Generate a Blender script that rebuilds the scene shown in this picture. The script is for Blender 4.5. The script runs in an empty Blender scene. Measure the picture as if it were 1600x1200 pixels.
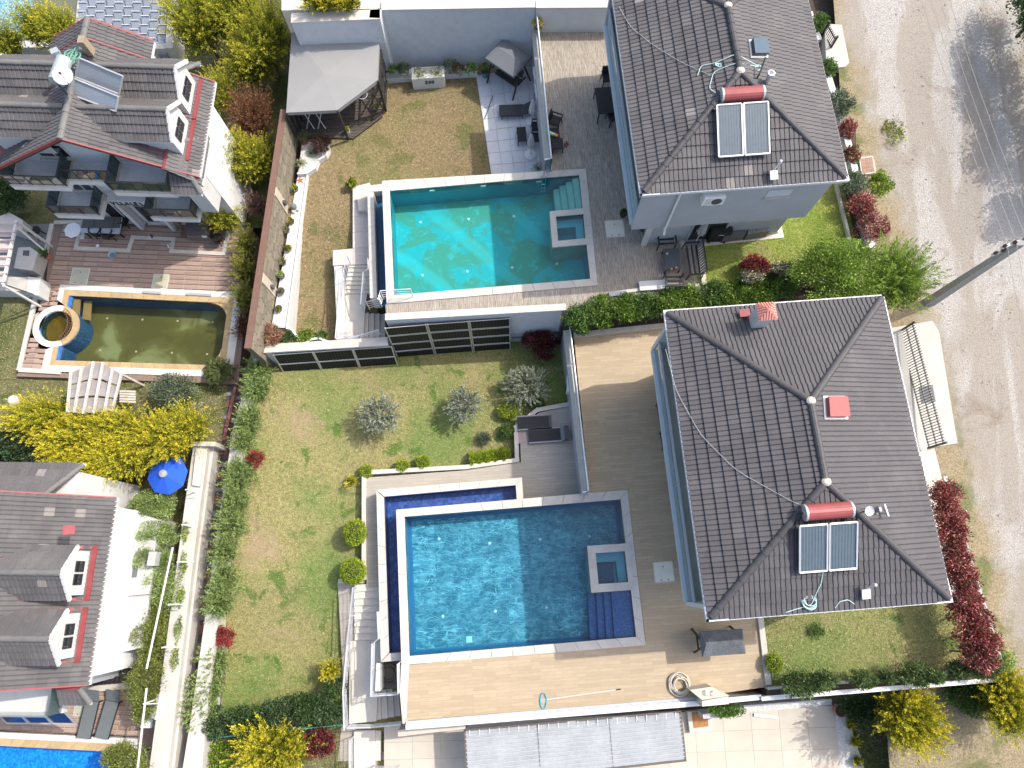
import bpy, bmesh, math, random
import numpy as np
from mathutils import Vector, Matrix
random.seed(7); RNG = np.random.default_rng(11)
R = math.radians
scene = bpy.context.scene
COL = scene.collection

# ------------------------------------------------------------------ camera
CAM_H, FOC, NADIR = 32.0, 1109.0, 897.0          # metres above the lower pool terrace, focal length in photo pixels
TILT = math.atan((NADIR - 600) / FOC)            # camera looks 15 degrees off straight down
cam_d = bpy.data.cameras.new('camera'); cam = bpy.data.objects.new('camera', cam_d); COL.objects.link(cam)
cam.location = (0, 0, CAM_H); cam.rotation_euler = (TILT, 0, 0)
cam_d.sensor_width = 36; cam_d.lens = FOC / 1600 * 36; cam_d.clip_end = 600; cam_d.clip_start = 0.5
scene.camera = cam

# ------------------------------------------------------------------ sky, sun, exposure
SUN_EL, SUN_AZ = R(51.5), R(22.0)                # azimuth of the sun, measured from +X towards +Y
sdir = Vector((math.cos(SUN_EL)*math.cos(SUN_AZ), math.cos(SUN_EL)*math.sin(SUN_AZ), math.sin(SUN_EL)))
world = bpy.data.worlds.new('World'); scene.world = world; world.use_nodes = True
wn = world.node_tree; wn.nodes.clear()
sky = wn.nodes.new('ShaderNodeTexSky'); sky.sky_type = 'NISHITA'; sky.sun_disc = False
sky.sun_elevation = SUN_EL; sky.sun_rotation = math.pi/2 - SUN_AZ; sky.air_density = 1.0; sky.dust_density = 4.0; sky.ozone_density = 0.6
bg = wn.nodes.new('ShaderNodeBackground'); bg.inputs[1].default_value = 0.15
wo = wn.nodes.new('ShaderNodeOutputWorld'); wn.links.new(sky.outputs[0], bg.inputs[0]); wn.links.new(bg.outputs[0], wo.inputs[0])
sun_d = bpy.data.lights.new('sun', 'SUN'); sun_d.energy = 2.1; sun_d.angle = R(0.55); sun_d.color = (1.0, 0.95, 0.87)
sun = bpy.data.objects.new('sun', sun_d); COL.objects.link(sun)
sun.rotation_euler = sdir.to_track_quat('Z', 'Y').to_euler()
scene.view_settings.view_transform = 'Standard'; scene.view_settings.look = 'None'
scene.view_settings.gamma = 1.0; scene.view_settings.use_curve_mapping = False
scene.view_settings.exposure = 0.88

# ------------------------------------------------------------------ survey helper: a photo point on the plane z -> a place on the ground plan
_fw = Vector((0, math.sin(TILT), -math.cos(TILT))); _up = Vector((0, math.cos(TILT), math.sin(TILT)))
def at(px, py, z=0.0):
    d = _fw*FOC + Vector((1, 0, 0))*(px - 800) + _up*(600 - py)
    k = (z - CAM_H)/d.z
    return Vector((d.x*k, CAM_H*0 + d.y*k, z))
def ats(pts, z): return [at(x, y, z) for x, y in pts]

# ------------------------------------------------------------------ mesh builder
class MB:
    def __init__(s): s.v = []; s.f = []; s.m = []; s.cur = 0
    def add(s, vs, fs):
        o = len(s.v); s.v.extend([tuple(p) for p in vs]); s.f.extend([tuple(i+o for i in f) for f in fs]); s.m.extend([s.cur]*len(fs)); return s
    def use(s, i): s.cur = i; return s
    def box(s, c, size, rz=0.0, tilt=None):
        x, y, z = size[0]/2, size[1]/2, size[2]/2
        M = Matrix.Rotation(rz, 3, 'Z')
        if tilt is not None: M = M @ tilt
        c = Vector(c)
        vs = [c + M @ Vector(p) for p in ((-x,-y,-z),(x,-y,-z),(x,y,-z),(-x,y,-z),(-x,-y,z),(x,-y,z),(x,y,z),(-x,y,z))]
        return s.add(vs, [(3,2,1,0),(4,5,6,7),(0,1,5,4),(1,2,6,5),(2,3,7,6),(3,0,4,7)])
    def prism(s, poly, zt, zb, cap_bottom=True):
        poly = [Vector((p[0], p[1], 0)) for p in poly]
        a = sum(poly[i].x*poly[(i+1) % len(poly)].y - poly[(i+1) % len(poly)].x*poly[i].y for i in range(len(poly)))
        if a < 0: poly.reverse()
        n = len(poly)
        zt_ = zt if callable(zt) else (lambda x, y: zt)
        zb_ = zb if callable(zb) else (lambda x, y: zb)
        vs = [(p.x, p.y, zb_(p.x, p.y)) for p in poly] + [(p.x, p.y, zt_(p.x, p.y)) for p in poly]
        fs = [tuple(range(n, 2*n))] + [(i, (i+1) % n, n+(i+1) % n, n+i) for i in range(n)]
        if cap_bottom: fs.append(tuple(range(n-1, -1, -1)))
        return s.add(vs, fs)
    def quad(s, a, b, c, d): return s.add([a, b, c, d], [(0, 1, 2, 3)])
    def beam(s, p, q, w, h):
        p = Vector(p); q = Vector(q); d = q - p; L = d.length
        if L < 1e-6: return s
        x = d/L; up = Vector((0, 0, 1)) if abs(x.z) < 0.98 else Vector((0, 1, 0))
        y = up.cross(x).normalized(); z = x.cross(y)
        vs = []
        for e in (p, q):
            for a, b in ((-1,-1),(1,-1),(1,1),(-1,1)): vs.append(e + y*(a*w/2) + z*(b*h/2))
        return s.add(vs, [(3,2,1,0),(4,5,6,7),(0,1,5,4),(1,2,6,5),(2,3,7,6),(3,0,4,7)])
    def tube(s, pts, r, n=6, cap=True, taper=None):
        pts = [Vector(p) for p in pts]; k = len(pts); vs = []; fs = []
        prev = None
        for i, p in enumerate(pts):
            t = (pts[min(i+1, k-1)] - pts[max(i-1, 0)]).normalized()
            if prev is None:
                u = t.cross(Vector((0, 0, 1)))
                if u.length < 1e-3: u = t.cross(Vector((0, 1, 0)))
            else: u = prev - t*prev.dot(t)
            u.normalize(); prev = u; w = t.cross(u)
            rr = r if taper is None else r + (taper - r)*i/max(k-1, 1)
            for j in range(n):
                a = 2*math.pi*j/n; vs.append(p + u*(rr*math.cos(a)) + w*(rr*math.sin(a)))
        for i in range(k-1):
            for j in range(n): fs.append((i*n+j, i*n+(j+1) % n, (i+1)*n+(j+1) % n, (i+1)*n+j))
        if cap: fs.append(tuple(range(n-1, -1, -1))); fs.append(tuple(range((k-1)*n, k*n)))
        return s.add(vs, fs)
    def lathe(s, c, prof, n=14, axis=None):
        c = Vector(c); vs = []; fs = []; k = len(prof)
        for r, z in prof:
            for j in range(n):
                a = 2*math.pi*j/n; p = Vector((r*math.cos(a), r*math.sin(a), z))
                if axis is not None: p = axis @ p
                vs.append(c + p)
        for i in range(k-1):
            for j in range(n): fs.append((i*n+j, i*n+(j+1) % n, (i+1)*n+(j+1) % n, (i+1)*n+j))
        fs.append(tuple(range(n-1, -1, -1))); fs.append(tuple(range((k-1)*n, k*n)))
        return s.add(vs, fs)
    def ball(s, c, r, n=10, m=6, sq=(1, 1, 1)):
        prof = [(max(r*math.sin(math.pi*i/m), 0.0005), -r*math.cos(math.pi*i/m)) for i in range(m+1)]
        o = len(s.v); s.lathe((0, 0, 0), prof, n)
        for i in range(o, len(s.v)): x, y, z = s.v[i]; s.v[i] = (c[0]+x*sq[0], c[1]+y*sq[1], c[2]+z*sq[2])
        return s
    def grid(s, c00, c10, c11, c01, nu, nv, zf=None):
        c00, c10, c11, c01 = map(Vector, (c00, c10, c11, c01)); vs = []; fs = []
        for j in range(nv+1):
            for i in range(nu+1):
                a, b = i/nu, j/nv
                p = (c00*(1-a) + c10*a)*(1-b) + (c01*(1-a) + c11*a)*b
                if zf: p.z = zf(p.x, p.y)
                vs.append(p)
        for j in range(nv):
            for i in range(nu): k = j*(nu+1)+i; fs.append((k, k+1, k+nu+2, k+nu+1))
        return s.add(vs, fs)
    def mesh(s, name, mats, off=(0, 0, 0), smooth=False):
        me = bpy.data.meshes.new(name); ox, oy, oz = off
        me.from_pydata([(x-ox, y-oy, z-oz) for x, y, z in s.v], [], s.f)
        if not isinstance(mats, (list, tuple)): mats = [mats]
        for m in mats: me.materials.append(m)
        if len(mats) > 1: me.polygons.foreach_set('material_index', s.m)
        if smooth: me.polygons.foreach_set('use_smooth', [True]*len(me.polygons))
        me.update(); return me

def link(name, me, parent=None, loc=(0, 0, 0), rz=0.0):
    o = bpy.data.objects.new(name, me); COL.objects.link(o); o.location = loc; o.rotation_euler = (0, 0, rz)
    if parent is not None: o.parent = parent
    return o
def base_of(parent):
    b = Vector((0, 0, 0)); p = parent
    while p is not None: b += p.location; p = p.parent
    return b
def obj(name, mb, mats, parent=None, smooth=False, label=None):
    """one mesh object; mb is in world coordinates (or local ones when the parent stands at the origin)"""
    if parent is None:
        xs = np.array(mb.v); off = (float(xs[:, 0].mean()), float(xs[:, 1].mean()), float(xs[:, 2].min()))
        o = link(name, mb.mesh(name, mats, off, smooth), None, off)
    else:
        o = link(name, mb.mesh(name, mats, base_of(parent), smooth), parent)
    if label: o['label'] = label
    return o
def tag(o, label, cat, group=None):
    o['label'] = label; o['category'] = cat
    if group: o['group'] = group
    return o
def thing(name, label, cat, loc=(0, 0, 0), group=None):
    o = bpy.data.objects.new(name, None); COL.objects.link(o); o.location = loc; o.empty_display_size = 0.2
    return tag(o, label, cat, group)
def struct(name, mb, mats, smooth=False):
    o = obj(name, mb, mats, None, smooth); o['kind'] = 'structure'; return o
def stuff(name, mb, mats, parent=None, smooth=False):
    o = obj(name, mb, mats, parent, smooth); o['kind'] = 'stuff'; return o
def dup(root, loc, rz, label=None, group=None, scale=None):
    r = root.copy(); COL.objects.link(r); r.location = loc; r.rotation_euler = (0, 0, rz)
    if label: r['label'] = label
    if group: r['group'] = group
    if scale: r.scale = (scale,)*3
    for ch in list(root.children):
        c = ch.copy(); COL.objects.link(c); c.parent = r
        for g in list(ch.children):
            d = g.copy(); COL.objects.link(d); d.parent = c
    return r
def frame(o, th):
    c, s = math.cos(th), math.sin(th); ox, oy = o[0], o[1]
    return lambda u, v, z=0.0: Vector((ox + u*c - v*s, oy + u*s + v*c, z))

# ------------------------------------------------------------------ materials
MATS = {}
class NT:
    def __init__(s, name, rough=0.8, metal=0.0, spec=0.5):
        s.m = bpy.data.materials.new(name); s.m.use_nodes = True; s.t = s.m.node_tree; s.n = s.t.nodes
        s.b = s.n['Principled BSDF']; s.b.inputs['Roughness'].default_value = rough; s.b.inputs['Metallic'].default_value = metal
        s.b.inputs['Specular IOR Level'].default_value = spec
    def L(s, a, b): s.t.links.new(a, b)
    def node(s, t, **k):
        n = s.n.new(t)
        for a, b in k.items(): setattr(n, a, b)
        return n
    def pos(s, scale=(1, 1, 1), rot=0.0, local=False):
        if local: src = s.node('ShaderNodeTexCoord').outputs['Object']
        else: src = s.node('ShaderNodeNewGeometry').outputs['Position']
        mp = s.node('ShaderNodeMapping'); mp.inputs['Scale'].default_value = scale; mp.inputs['Rotation'].default_value = (0, 0, rot)
        s.L(src, mp.inputs['Vector']); return mp.outputs[0]
    def noise(s, vec, scale, detail=4, rough=0.55, dist=0.0):
        n = s.node('ShaderNodeTexNoise'); n.inputs['Scale'].default_value = scale; n.inputs['Detail'].default_value = detail
        n.inputs['Roughness'].default_value = rough; n.inputs['Distortion'].default_value = dist; s.L(vec, n.inputs['Vector']); return n.outputs['Fac']
    def ramp(s, fac, stops):
        r = s.node('ShaderNodeValToRGB'); e = r.color_ramp.elements
        while len(e) < len(stops): e.new(0.5)
        for i, (p, c) in enumerate(stops): e[i].position = p; e[i].color = (c[0], c[1], c[2], 1) if not isinstance(c, (int, float)) else (c, c, c, 1)
        s.L(fac, r.inputs[0]); return r.outputs[0]
    def mix(s, fac, a, b, mode='MIX'):
        n = s.node('ShaderNodeMix', data_type='RGBA', blend_type=mode)
        for i, x in ((0, fac), (6, a), (7, b)):
            if isinstance(x, (int, float)): n.inputs[i].default_value = x
            elif isinstance(x, tuple): n.inputs[i].default_value = (x[0], x[1], x[2], 1)
            else: s.L(x, n.inputs[i])
        return n.outputs[2]
    def math(s, op, a, b=None):
        n = s.node('ShaderNodeMath', operation=op)
        for i, x in ((0, a), (1, b)):
            if x is None: continue
            if isinstance(x, (int, float)): n.inputs[i].default_value = x
            else: s.L(x, n.inputs[i])
        return n.outputs[0]
    def bump(s, h, strength=0.3, dist=0.02):
        n = s.node('ShaderNodeBump'); n.inputs['Strength'].default_value = strength; n.inputs['Distance'].default_value = dist
        s.L(h, n.inputs['Height']); s.L(n.outputs[0], s.b.inputs['Normal'])
    def col(s, c):
        if isinstance(c, tuple): s.b.inputs['Base Color'].default_value = (*c, 1)
        else: s.L(c, s.b.inputs['Base Color'])
        return s.m
def vary(c, k): return tuple(max(0, min(1, x*k)) for x in c)
def mat(name, c, rough=0.7, var=0.18, scale=3.0, bump=0.0, metal=0.0, local=False, fine=40.0, spec=0.5, dirt=None, per=0.0):
    """painted / plain material: base colour with two sizes of blotch, optional dirt colour and per-object shift"""
    if name in MATS: return MATS[name]
    t = NT(name, rough, metal, spec); p = t.pos(local=local)
    n1 = t.noise(p, scale, 5, 0.6); n2 = t.noise(p, fine, 3, 0.6)
    base = t.ramp(n1, [(0.3, vary(c, 1-var)), (0.7, vary(c, 1+var*0.6))])
    base = t.mix(0.35*min(1, var*4), base, t.ramp(n2, [(0.3, vary(c, 1-var*1.6)), (0.7, vary(c, 1+var))]))
    if dirt:
        d = t.noise(t.pos((1, 1, 0.4), local=local), scale*0.6, 6, 0.7)
        base = t.mix(t.ramp(d, [(0.52, 0.0), (0.75, 0.8)]), base, dirt)
    if per:
        oi = t.node('ShaderNodeObjectInfo'); base = t.mix(per, base, t.ramp(oi.outputs['Random'], [(0.0, vary(c, 0.55)), (0.5, c), (1.0, vary(c, 1.4))]))
    if bump: t.bump(n2, bump, 0.01)
    MATS[name] = t.col(base); return MATS[name]

def planks(name, a, b, c, rot, lw, lh, rough=0.55, streak=(2, 26), contrast=0.5, mortar=(0.2, 0.17, 0.13)):
    """wood-look floor tiles: narrow printed boards in running bond with a fine dark joint and streaks along the board"""
    t = NT(name, rough); p = t.pos(rot=rot)
    br = t.node('ShaderNodeTexBrick'); br.inputs['Scale'].default_value = 1.0; br.inputs['Brick Width'].default_value = lw; br.inputs['Row Height'].default_value = lh
    br.inputs['Mortar Size'].default_value = 0.006; br.inputs['Bias'].default_value = 0.0; br.offset = 0.37
    br.inputs['Color1'].default_value = (*a, 1); br.inputs['Color2'].default_value = (*b, 1); br.inputs['Mortar'].default_value = (*mortar, 1)
    t.L(p, br.inputs['Vector'])
    mp = t.node('ShaderNodeMapping'); mp.inputs['Scale'].default_value = (streak[0], streak[1], 1); t.L(p, mp.inputs['Vector'])
    st = t.noise(mp.outputs[0], 1.0, 5, 0.65, 0.3)
    big = t.noise(p, 0.5, 4, 0.6)
    colr = t.mix(t.ramp(st, [(0.42, 0.0), (0.68, contrast)]), br.outputs[0], c)
    colr = t.mix(t.ramp(big, [(0.35, 0.0), (0.75, 0.22)]), colr, vary(b, 0.72))
    t.bump(br.outputs['Fac'], -0.25, 0.004)
    MATS[name] = t.col(colr); return MATS[name]

def lawn_mat(name, dry, green, dark, bare, patch=0.55, seed=0.0):
    t = NT(name, 0.95, spec=0.15); p = t.pos()
    mp = t.node('ShaderNodeMapping'); mp.inputs['Location'].default_value = (seed, seed*0.7, 0); t.L(p, mp.inputs['Vector']); p = mp.outputs[0]
    fine = t.noise(p, 20, 5, 0.8); mid = t.noise(p, 7.0, 5, 0.75); big = t.noise(p, 0.40, 5, 0.62, 0.5); b2 = t.noise(p, 0.95, 4, 0.55, 0.4); b3 = t.noise(p, 0.22, 3, 0.5)
    c = t.mix(t.ramp(mid, [(0.36, 0.0), (0.62, 1.0)]), vary(dry, 0.62), vary(dry, 1.12))
    c = t.mix(t.ramp(fine, [(0.36, 0.7), (0.50, 0.0)]), c, dark)
    c = t.mix(t.ramp(fine, [(0.53, 0.0), (0.68, 0.6)]), c, vary(dry, 1.55))
    c = t.mix(t.ramp(b3, [(0.42, 0.0), (0.60, 0.6)]), c, t.mix(mid, vary(green, 0.8), vary(green, 1.5)))
    c = t.mix(t.ramp(big, [(patch, 0.0), (patch+0.12, 0.85)]), c, t.mix(fine, dark, vary(green, 1.1)))
    c = t.mix(t.ramp(b2, [(0.58, 0.0), (0.65, 0.85)]), c, t.mix(fine, vary(dark, 0.9), vary(green, 1.15)))
    c = t.mix(t.ramp(big, [(0.30, 0.8), (0.42, 0.0)]), c, t.mix(fine, vary(bare, 0.5), vary(bare, 1.3)))
    t.bump(t.math('ADD', fine, mid), 0.9, 0.06)
    MATS[name] = t.col(c); return MATS[name]

def leaf_mat(name, rough=0.6):
    t = NT(name, rough, spec=0.25)
    a = t.node('ShaderNodeVertexColor', layer_name='leaf'); t.L(a.outputs['Color'], t.b.inputs['Base Color'])
    tr = t.node('ShaderNodeBsdfTranslucent'); t.L(a.outputs['Color'], tr.inputs['Color'])
    mx = t.node('ShaderNodeMixShader'); mx.inputs[0].default_value = 0.22
    t.L(t.b.outputs[0], mx.inputs[1]); t.L(tr.outputs[0], mx.inputs[2]); t.L(mx.outputs[0], t.n['Material Output'].inputs['Surface'])
    return t.m
LEAF = leaf_mat('foliage')

def glass_mat(name, tint, refl=0.9, dirt=0.0):
    t = NT(name); tr = t.node('ShaderNodeBsdfTransparent'); tr.inputs[0].default_value = (*tint, 1)
    gl = t.node('ShaderNodeBsdfGlossy'); gl.inputs['Roughness'].default_value = 0.03; gl.inputs[0].default_value = (refl, refl, refl, 1)
    fr = t.node('ShaderNodeFresnel'); fr.inputs[0].default_value = 1.5
    mx = t.node('ShaderNodeMixShader'); t.L(t.math('MULTIPLY', fr.outputs[0], 1.6), mx.inputs[0]); t.L(tr.outputs[0], mx.inputs[1]); t.L(gl.outputs[0], mx.inputs[2])
    out = mx.outputs[0]
    if dirt:
        df = t.node('ShaderNodeBsdfDiffuse'); df.inputs[0].default_value = (0.55, 0.7, 0.75, 1)
        m2 = t.node('ShaderNodeMixShader'); m2.inputs[0].default_value = dirt; t.L(out, m2.inputs[1]); t.L(df.outputs[0], m2.inputs[2]); out = m2.outputs[0]
    t.L(out, t.n['Material Output'].inputs['Surface']); return t.m
def water_mat(name, tint, ripple=0.12, murk=None, scale=3.0):
    t = NT(name); p = t.pos()
    n = t.node('ShaderNodeBump'); n.inputs['Strength'].default_value = ripple; n.inputs['Distance'].default_value = 0.03
    t.L(t.noise(p, scale, 3, 0.5, 0.6), n.inputs['Height'])
    tr = t.node('ShaderNodeBsdfTransparent'); tr.inputs[0].default_value = (*tint, 1)
    gl = t.node('ShaderNodeBsdfGlossy'); gl.inputs['Roughness'].default_value = 0.05; t.L(n.outputs[0], gl.inputs['Normal'])
    fr = t.node('ShaderNodeFresnel'); fr.inputs[0].default_value = 1.33; t.L(n.outputs[0], fr.inputs['Normal'])
    mx = t.node('ShaderNodeMixShader'); t.L(fr.outputs[0], mx.inputs[0])
    out = tr.outputs[0]
    if murk:
        df = t.node('ShaderNodeBsdfDiffuse'); t.L(t.ramp(t.noise(p, 0.45, 5, 0.6, 0.8), [(0.35, murk[0]), (0.55, murk[1]), (0.62, murk[2])]), df.inputs[0])
        m2 = t.node('ShaderNodeMixShader'); m2.inputs[0].default_value = murk[3]; t.L(out, m2.inputs[1]); t.L(df.outputs[0], m2.inputs[2]); out = m2.outputs[0]
    t.L(out, mx.inputs[1]); t.L(gl.outputs[0], mx.inputs[2]); t.L(mx.outputs[0], t.n['Material Output'].inputs['Surface'])
    return t.m

TH = R(4.3)
WHITE = mat('white_render', (0.60, 0.60, 0.59), 0.85, 0.09, 1.2, 0.15, dirt=(0.46, 0.45, 0.41))
WHITEP = mat('white_paint', (0.66, 0.66, 0.65), 0.5, 0.04, 2.0)
GREYW = mat('grey_render', (0.40, 0.425, 0.455), 0.85, 0.07, 1.0, 0.15)
BLUEW = mat('whitewashed_block', (0.56, 0.59, 0.62), 0.9, 0.10, 2.4, 0.5, fine=16)
STONE = mat('cream_limestone', (0.57, 0.53, 0.465), 0.6, 0.15, 2.2, 0.1, dirt=(0.46, 0.42, 0.36), per=0.12)
STONEG = mat('speckled_travertine', (0.56, 0.525, 0.48), 0.7, 0.16, 6.0, 0.15, fine=55, per=0.10)
CONC = mat('concrete', (0.52, 0.50, 0.46), 0.9, 0.16, 1.0, 0.3, dirt=(0.38, 0.36, 0.32))
CONCW = mat('pale_concrete', (0.50, 0.48, 0.44), 0.9, 0.14, 1.0, 0.3, dirt=(0.46, 0.43, 0.37))
ROOF = mat('charcoal_roof_tile', (0.092, 0.087, 0.092), 0.75, 0.2, 1.3, 0.2, dirt=(0.15, 0.142, 0.14), per=0.30)
ROOFB = mat('charcoal_roof_tile_aged', (0.112, 0.106, 0.108), 0.8, 0.24, 1.3, 0.2, dirt=(0.19, 0.178, 0.168), per=0.30)
RIDGE = mat('ridge_tile', (0.062, 0.060, 0.064), 0.6, 0.18, 3.0, 0.1, per=0.15)
RIDGEB = mat('ridge_tile_aged', (0.16, 0.155, 0.15), 0.7, 0.2, 3.0, 0.1, per=0.15)
UNDER = mat('roof_underlay', (0.03, 0.03, 0.032), 0.9, 0.1)
MORTAR = mat('ridge_mortar', (0.55, 0.50, 0.42), 0.95, 0.2, 8, 0.3)
REDT = mat('red_flashing', (0.26, 0.05, 0.055), 0.55, 0.2, 3.0)
REDM = mat('red_metal', (0.33, 0.075, 0.075), 0.45, 0.18, 3.0, dirt=(0.22, 0.06, 0.055))
TERRAC = mat('terracotta', (0.52, 0.20, 0.12), 0.8, 0.15, 6, local=True)
SALMON = mat('salmon_tile', (0.62, 0.26, 0.21), 0.75, 0.15, 5)
STEEL = mat('stainless_steel', (0.62, 0.63, 0.65), 0.28, 0.08, 3, metal=0.85)
STEELP = mat('pale_steel_rail', (0.66, 0.67, 0.69), 0.35, 0.06, 3, metal=0.25)
ALU = mat('brushed_aluminium', (0.60, 0.61, 0.62), 0.4, 0.08, 3, metal=0.5)
BLACKM = mat('black_metal', (0.02, 0.021, 0.023), 0.45, 0.2, 4)
RATTAN = mat('black_rattan', (0.022, 0.023, 0.026), 0.7, 0.35, 5, 0.5, fine=60, local=True)
CHARC = mat('charcoal_fabric', (0.06, 0.062, 0.066), 0.9, 0.18, 4, 0.3, local=True)
GREYF = mat('grey_fabric', (0.22, 0.22, 0.23), 0.9, 0.14, 2, 0.2)
CANOPY = mat('grey_canopy', (0.27, 0.268, 0.265), 0.9, 0.06, 0.8, 0.1)
WHITEF = mat('white_canvas', (0.70, 0.69, 0.66), 0.9, 0.10, 6, 0.2, local=True)
DARKW = mat('dark_stained_wood', (0.035, 0.030, 0.027), 0.7, 0.3, 3, 0.3, fine=25)
BROWNW = mat('brown_wood', (0.17, 0.085, 0.05), 0.7, 0.25, 4, 0.2)
TREAD = mat('rubber_belt', (0.015, 0.016, 0.02), 0.6, 0.2, 5)
DGREY = mat('dark_grey_plastic', (0.06, 0.065, 0.07), 0.45, 0.15, 4)
PVC = mat('white_plastic', (0.76, 0.76, 0.74), 0.4, 0.05, 4)
CREAMP = mat('cream_hatch', (0.68, 0.66, 0.54), 0.5, 0.08, 3)
SOIL = mat('dark_soil', (0.085, 0.062, 0.045), 0.95, 0.35, 5, 0.6, fine=30)
PEBW = mat('white_gravel', (0.62, 0.61, 0.58), 0.9, 0.35, 9, 0.8, fine=26)
BARK = mat('bark', (0.11, 0.085, 0.065), 0.9, 0.3, 8, 0.5)
GLASSD = mat('dark_window_glass', (0.018, 0.022, 0.027), 0.06, 0.2, 2, spec=0.8)
GLASSC = glass_mat('clear_balustrade_glass', (0.80, 0.90, 0.90), dirt=0.10)
GLASSA = glass_mat('aqua_balustrade_glass', (0.62, 0.82, 0.85), dirt=0.22)
GLASSS = glass_mat('smoked_balustrade_glass', (0.58, 0.63, 0.65), dirt=0.05)
BLUEF = mat('pale_blue_frame', (0.52, 0.58, 0.62), 0.4, 0.05, 3)
WOODB = planks('beige_wood_look_tile', (0.48, 0.38, 0.25), (0.40, 0.31, 0.20), (0.31, 0.235, 0.15), -R(3.5), 0.95, 0.14, mortar=(0.35, 0.27, 0.18))
WOODG = planks('grey_wood_look_tile', (0.44, 0.40, 0.34), (0.38, 0.345, 0.29), (0.29, 0.26, 0.21), -R(3.5), 0.9, 0.14, mortar=(0.31, 0.275, 0.225))
WOODA = planks('streaky_taupe_tile', (0.46, 0.405, 0.325), (0.36, 0.315, 0.255), (0.11, 0.09, 0.072), R(90)-R(4.5), 0.62, 0.09, streak=(3.2, 34), contrast=0.85, mortar=(0.24, 0.21, 0.17))

# ================================================================== GROUND AND LEVELS
ZA, ZB = 1.7, 0.0                       # pool terraces of the upper and the lower lot
ZAS, ZAL = -0.5, -0.8                   # lower walkway and lawn of the upper lot
ZBS = -1.6                              # lower walkway of the lower lot
ZD, ZE, ZF = -2.5, -3.5, -3.0           # villa lots at the left, driveway lot at the bottom
def zl(x, y): return float(np.interp(y, [-9, -6.0, -3.3, -0.5, 9.0, 11.0, 13.5], [-3.5, -3.4, -3.0, -2.15, -1.95, -2.35, -2.6]))
def zroad(x, y): return 0.115*(y - 7.0) + 0.05

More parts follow.
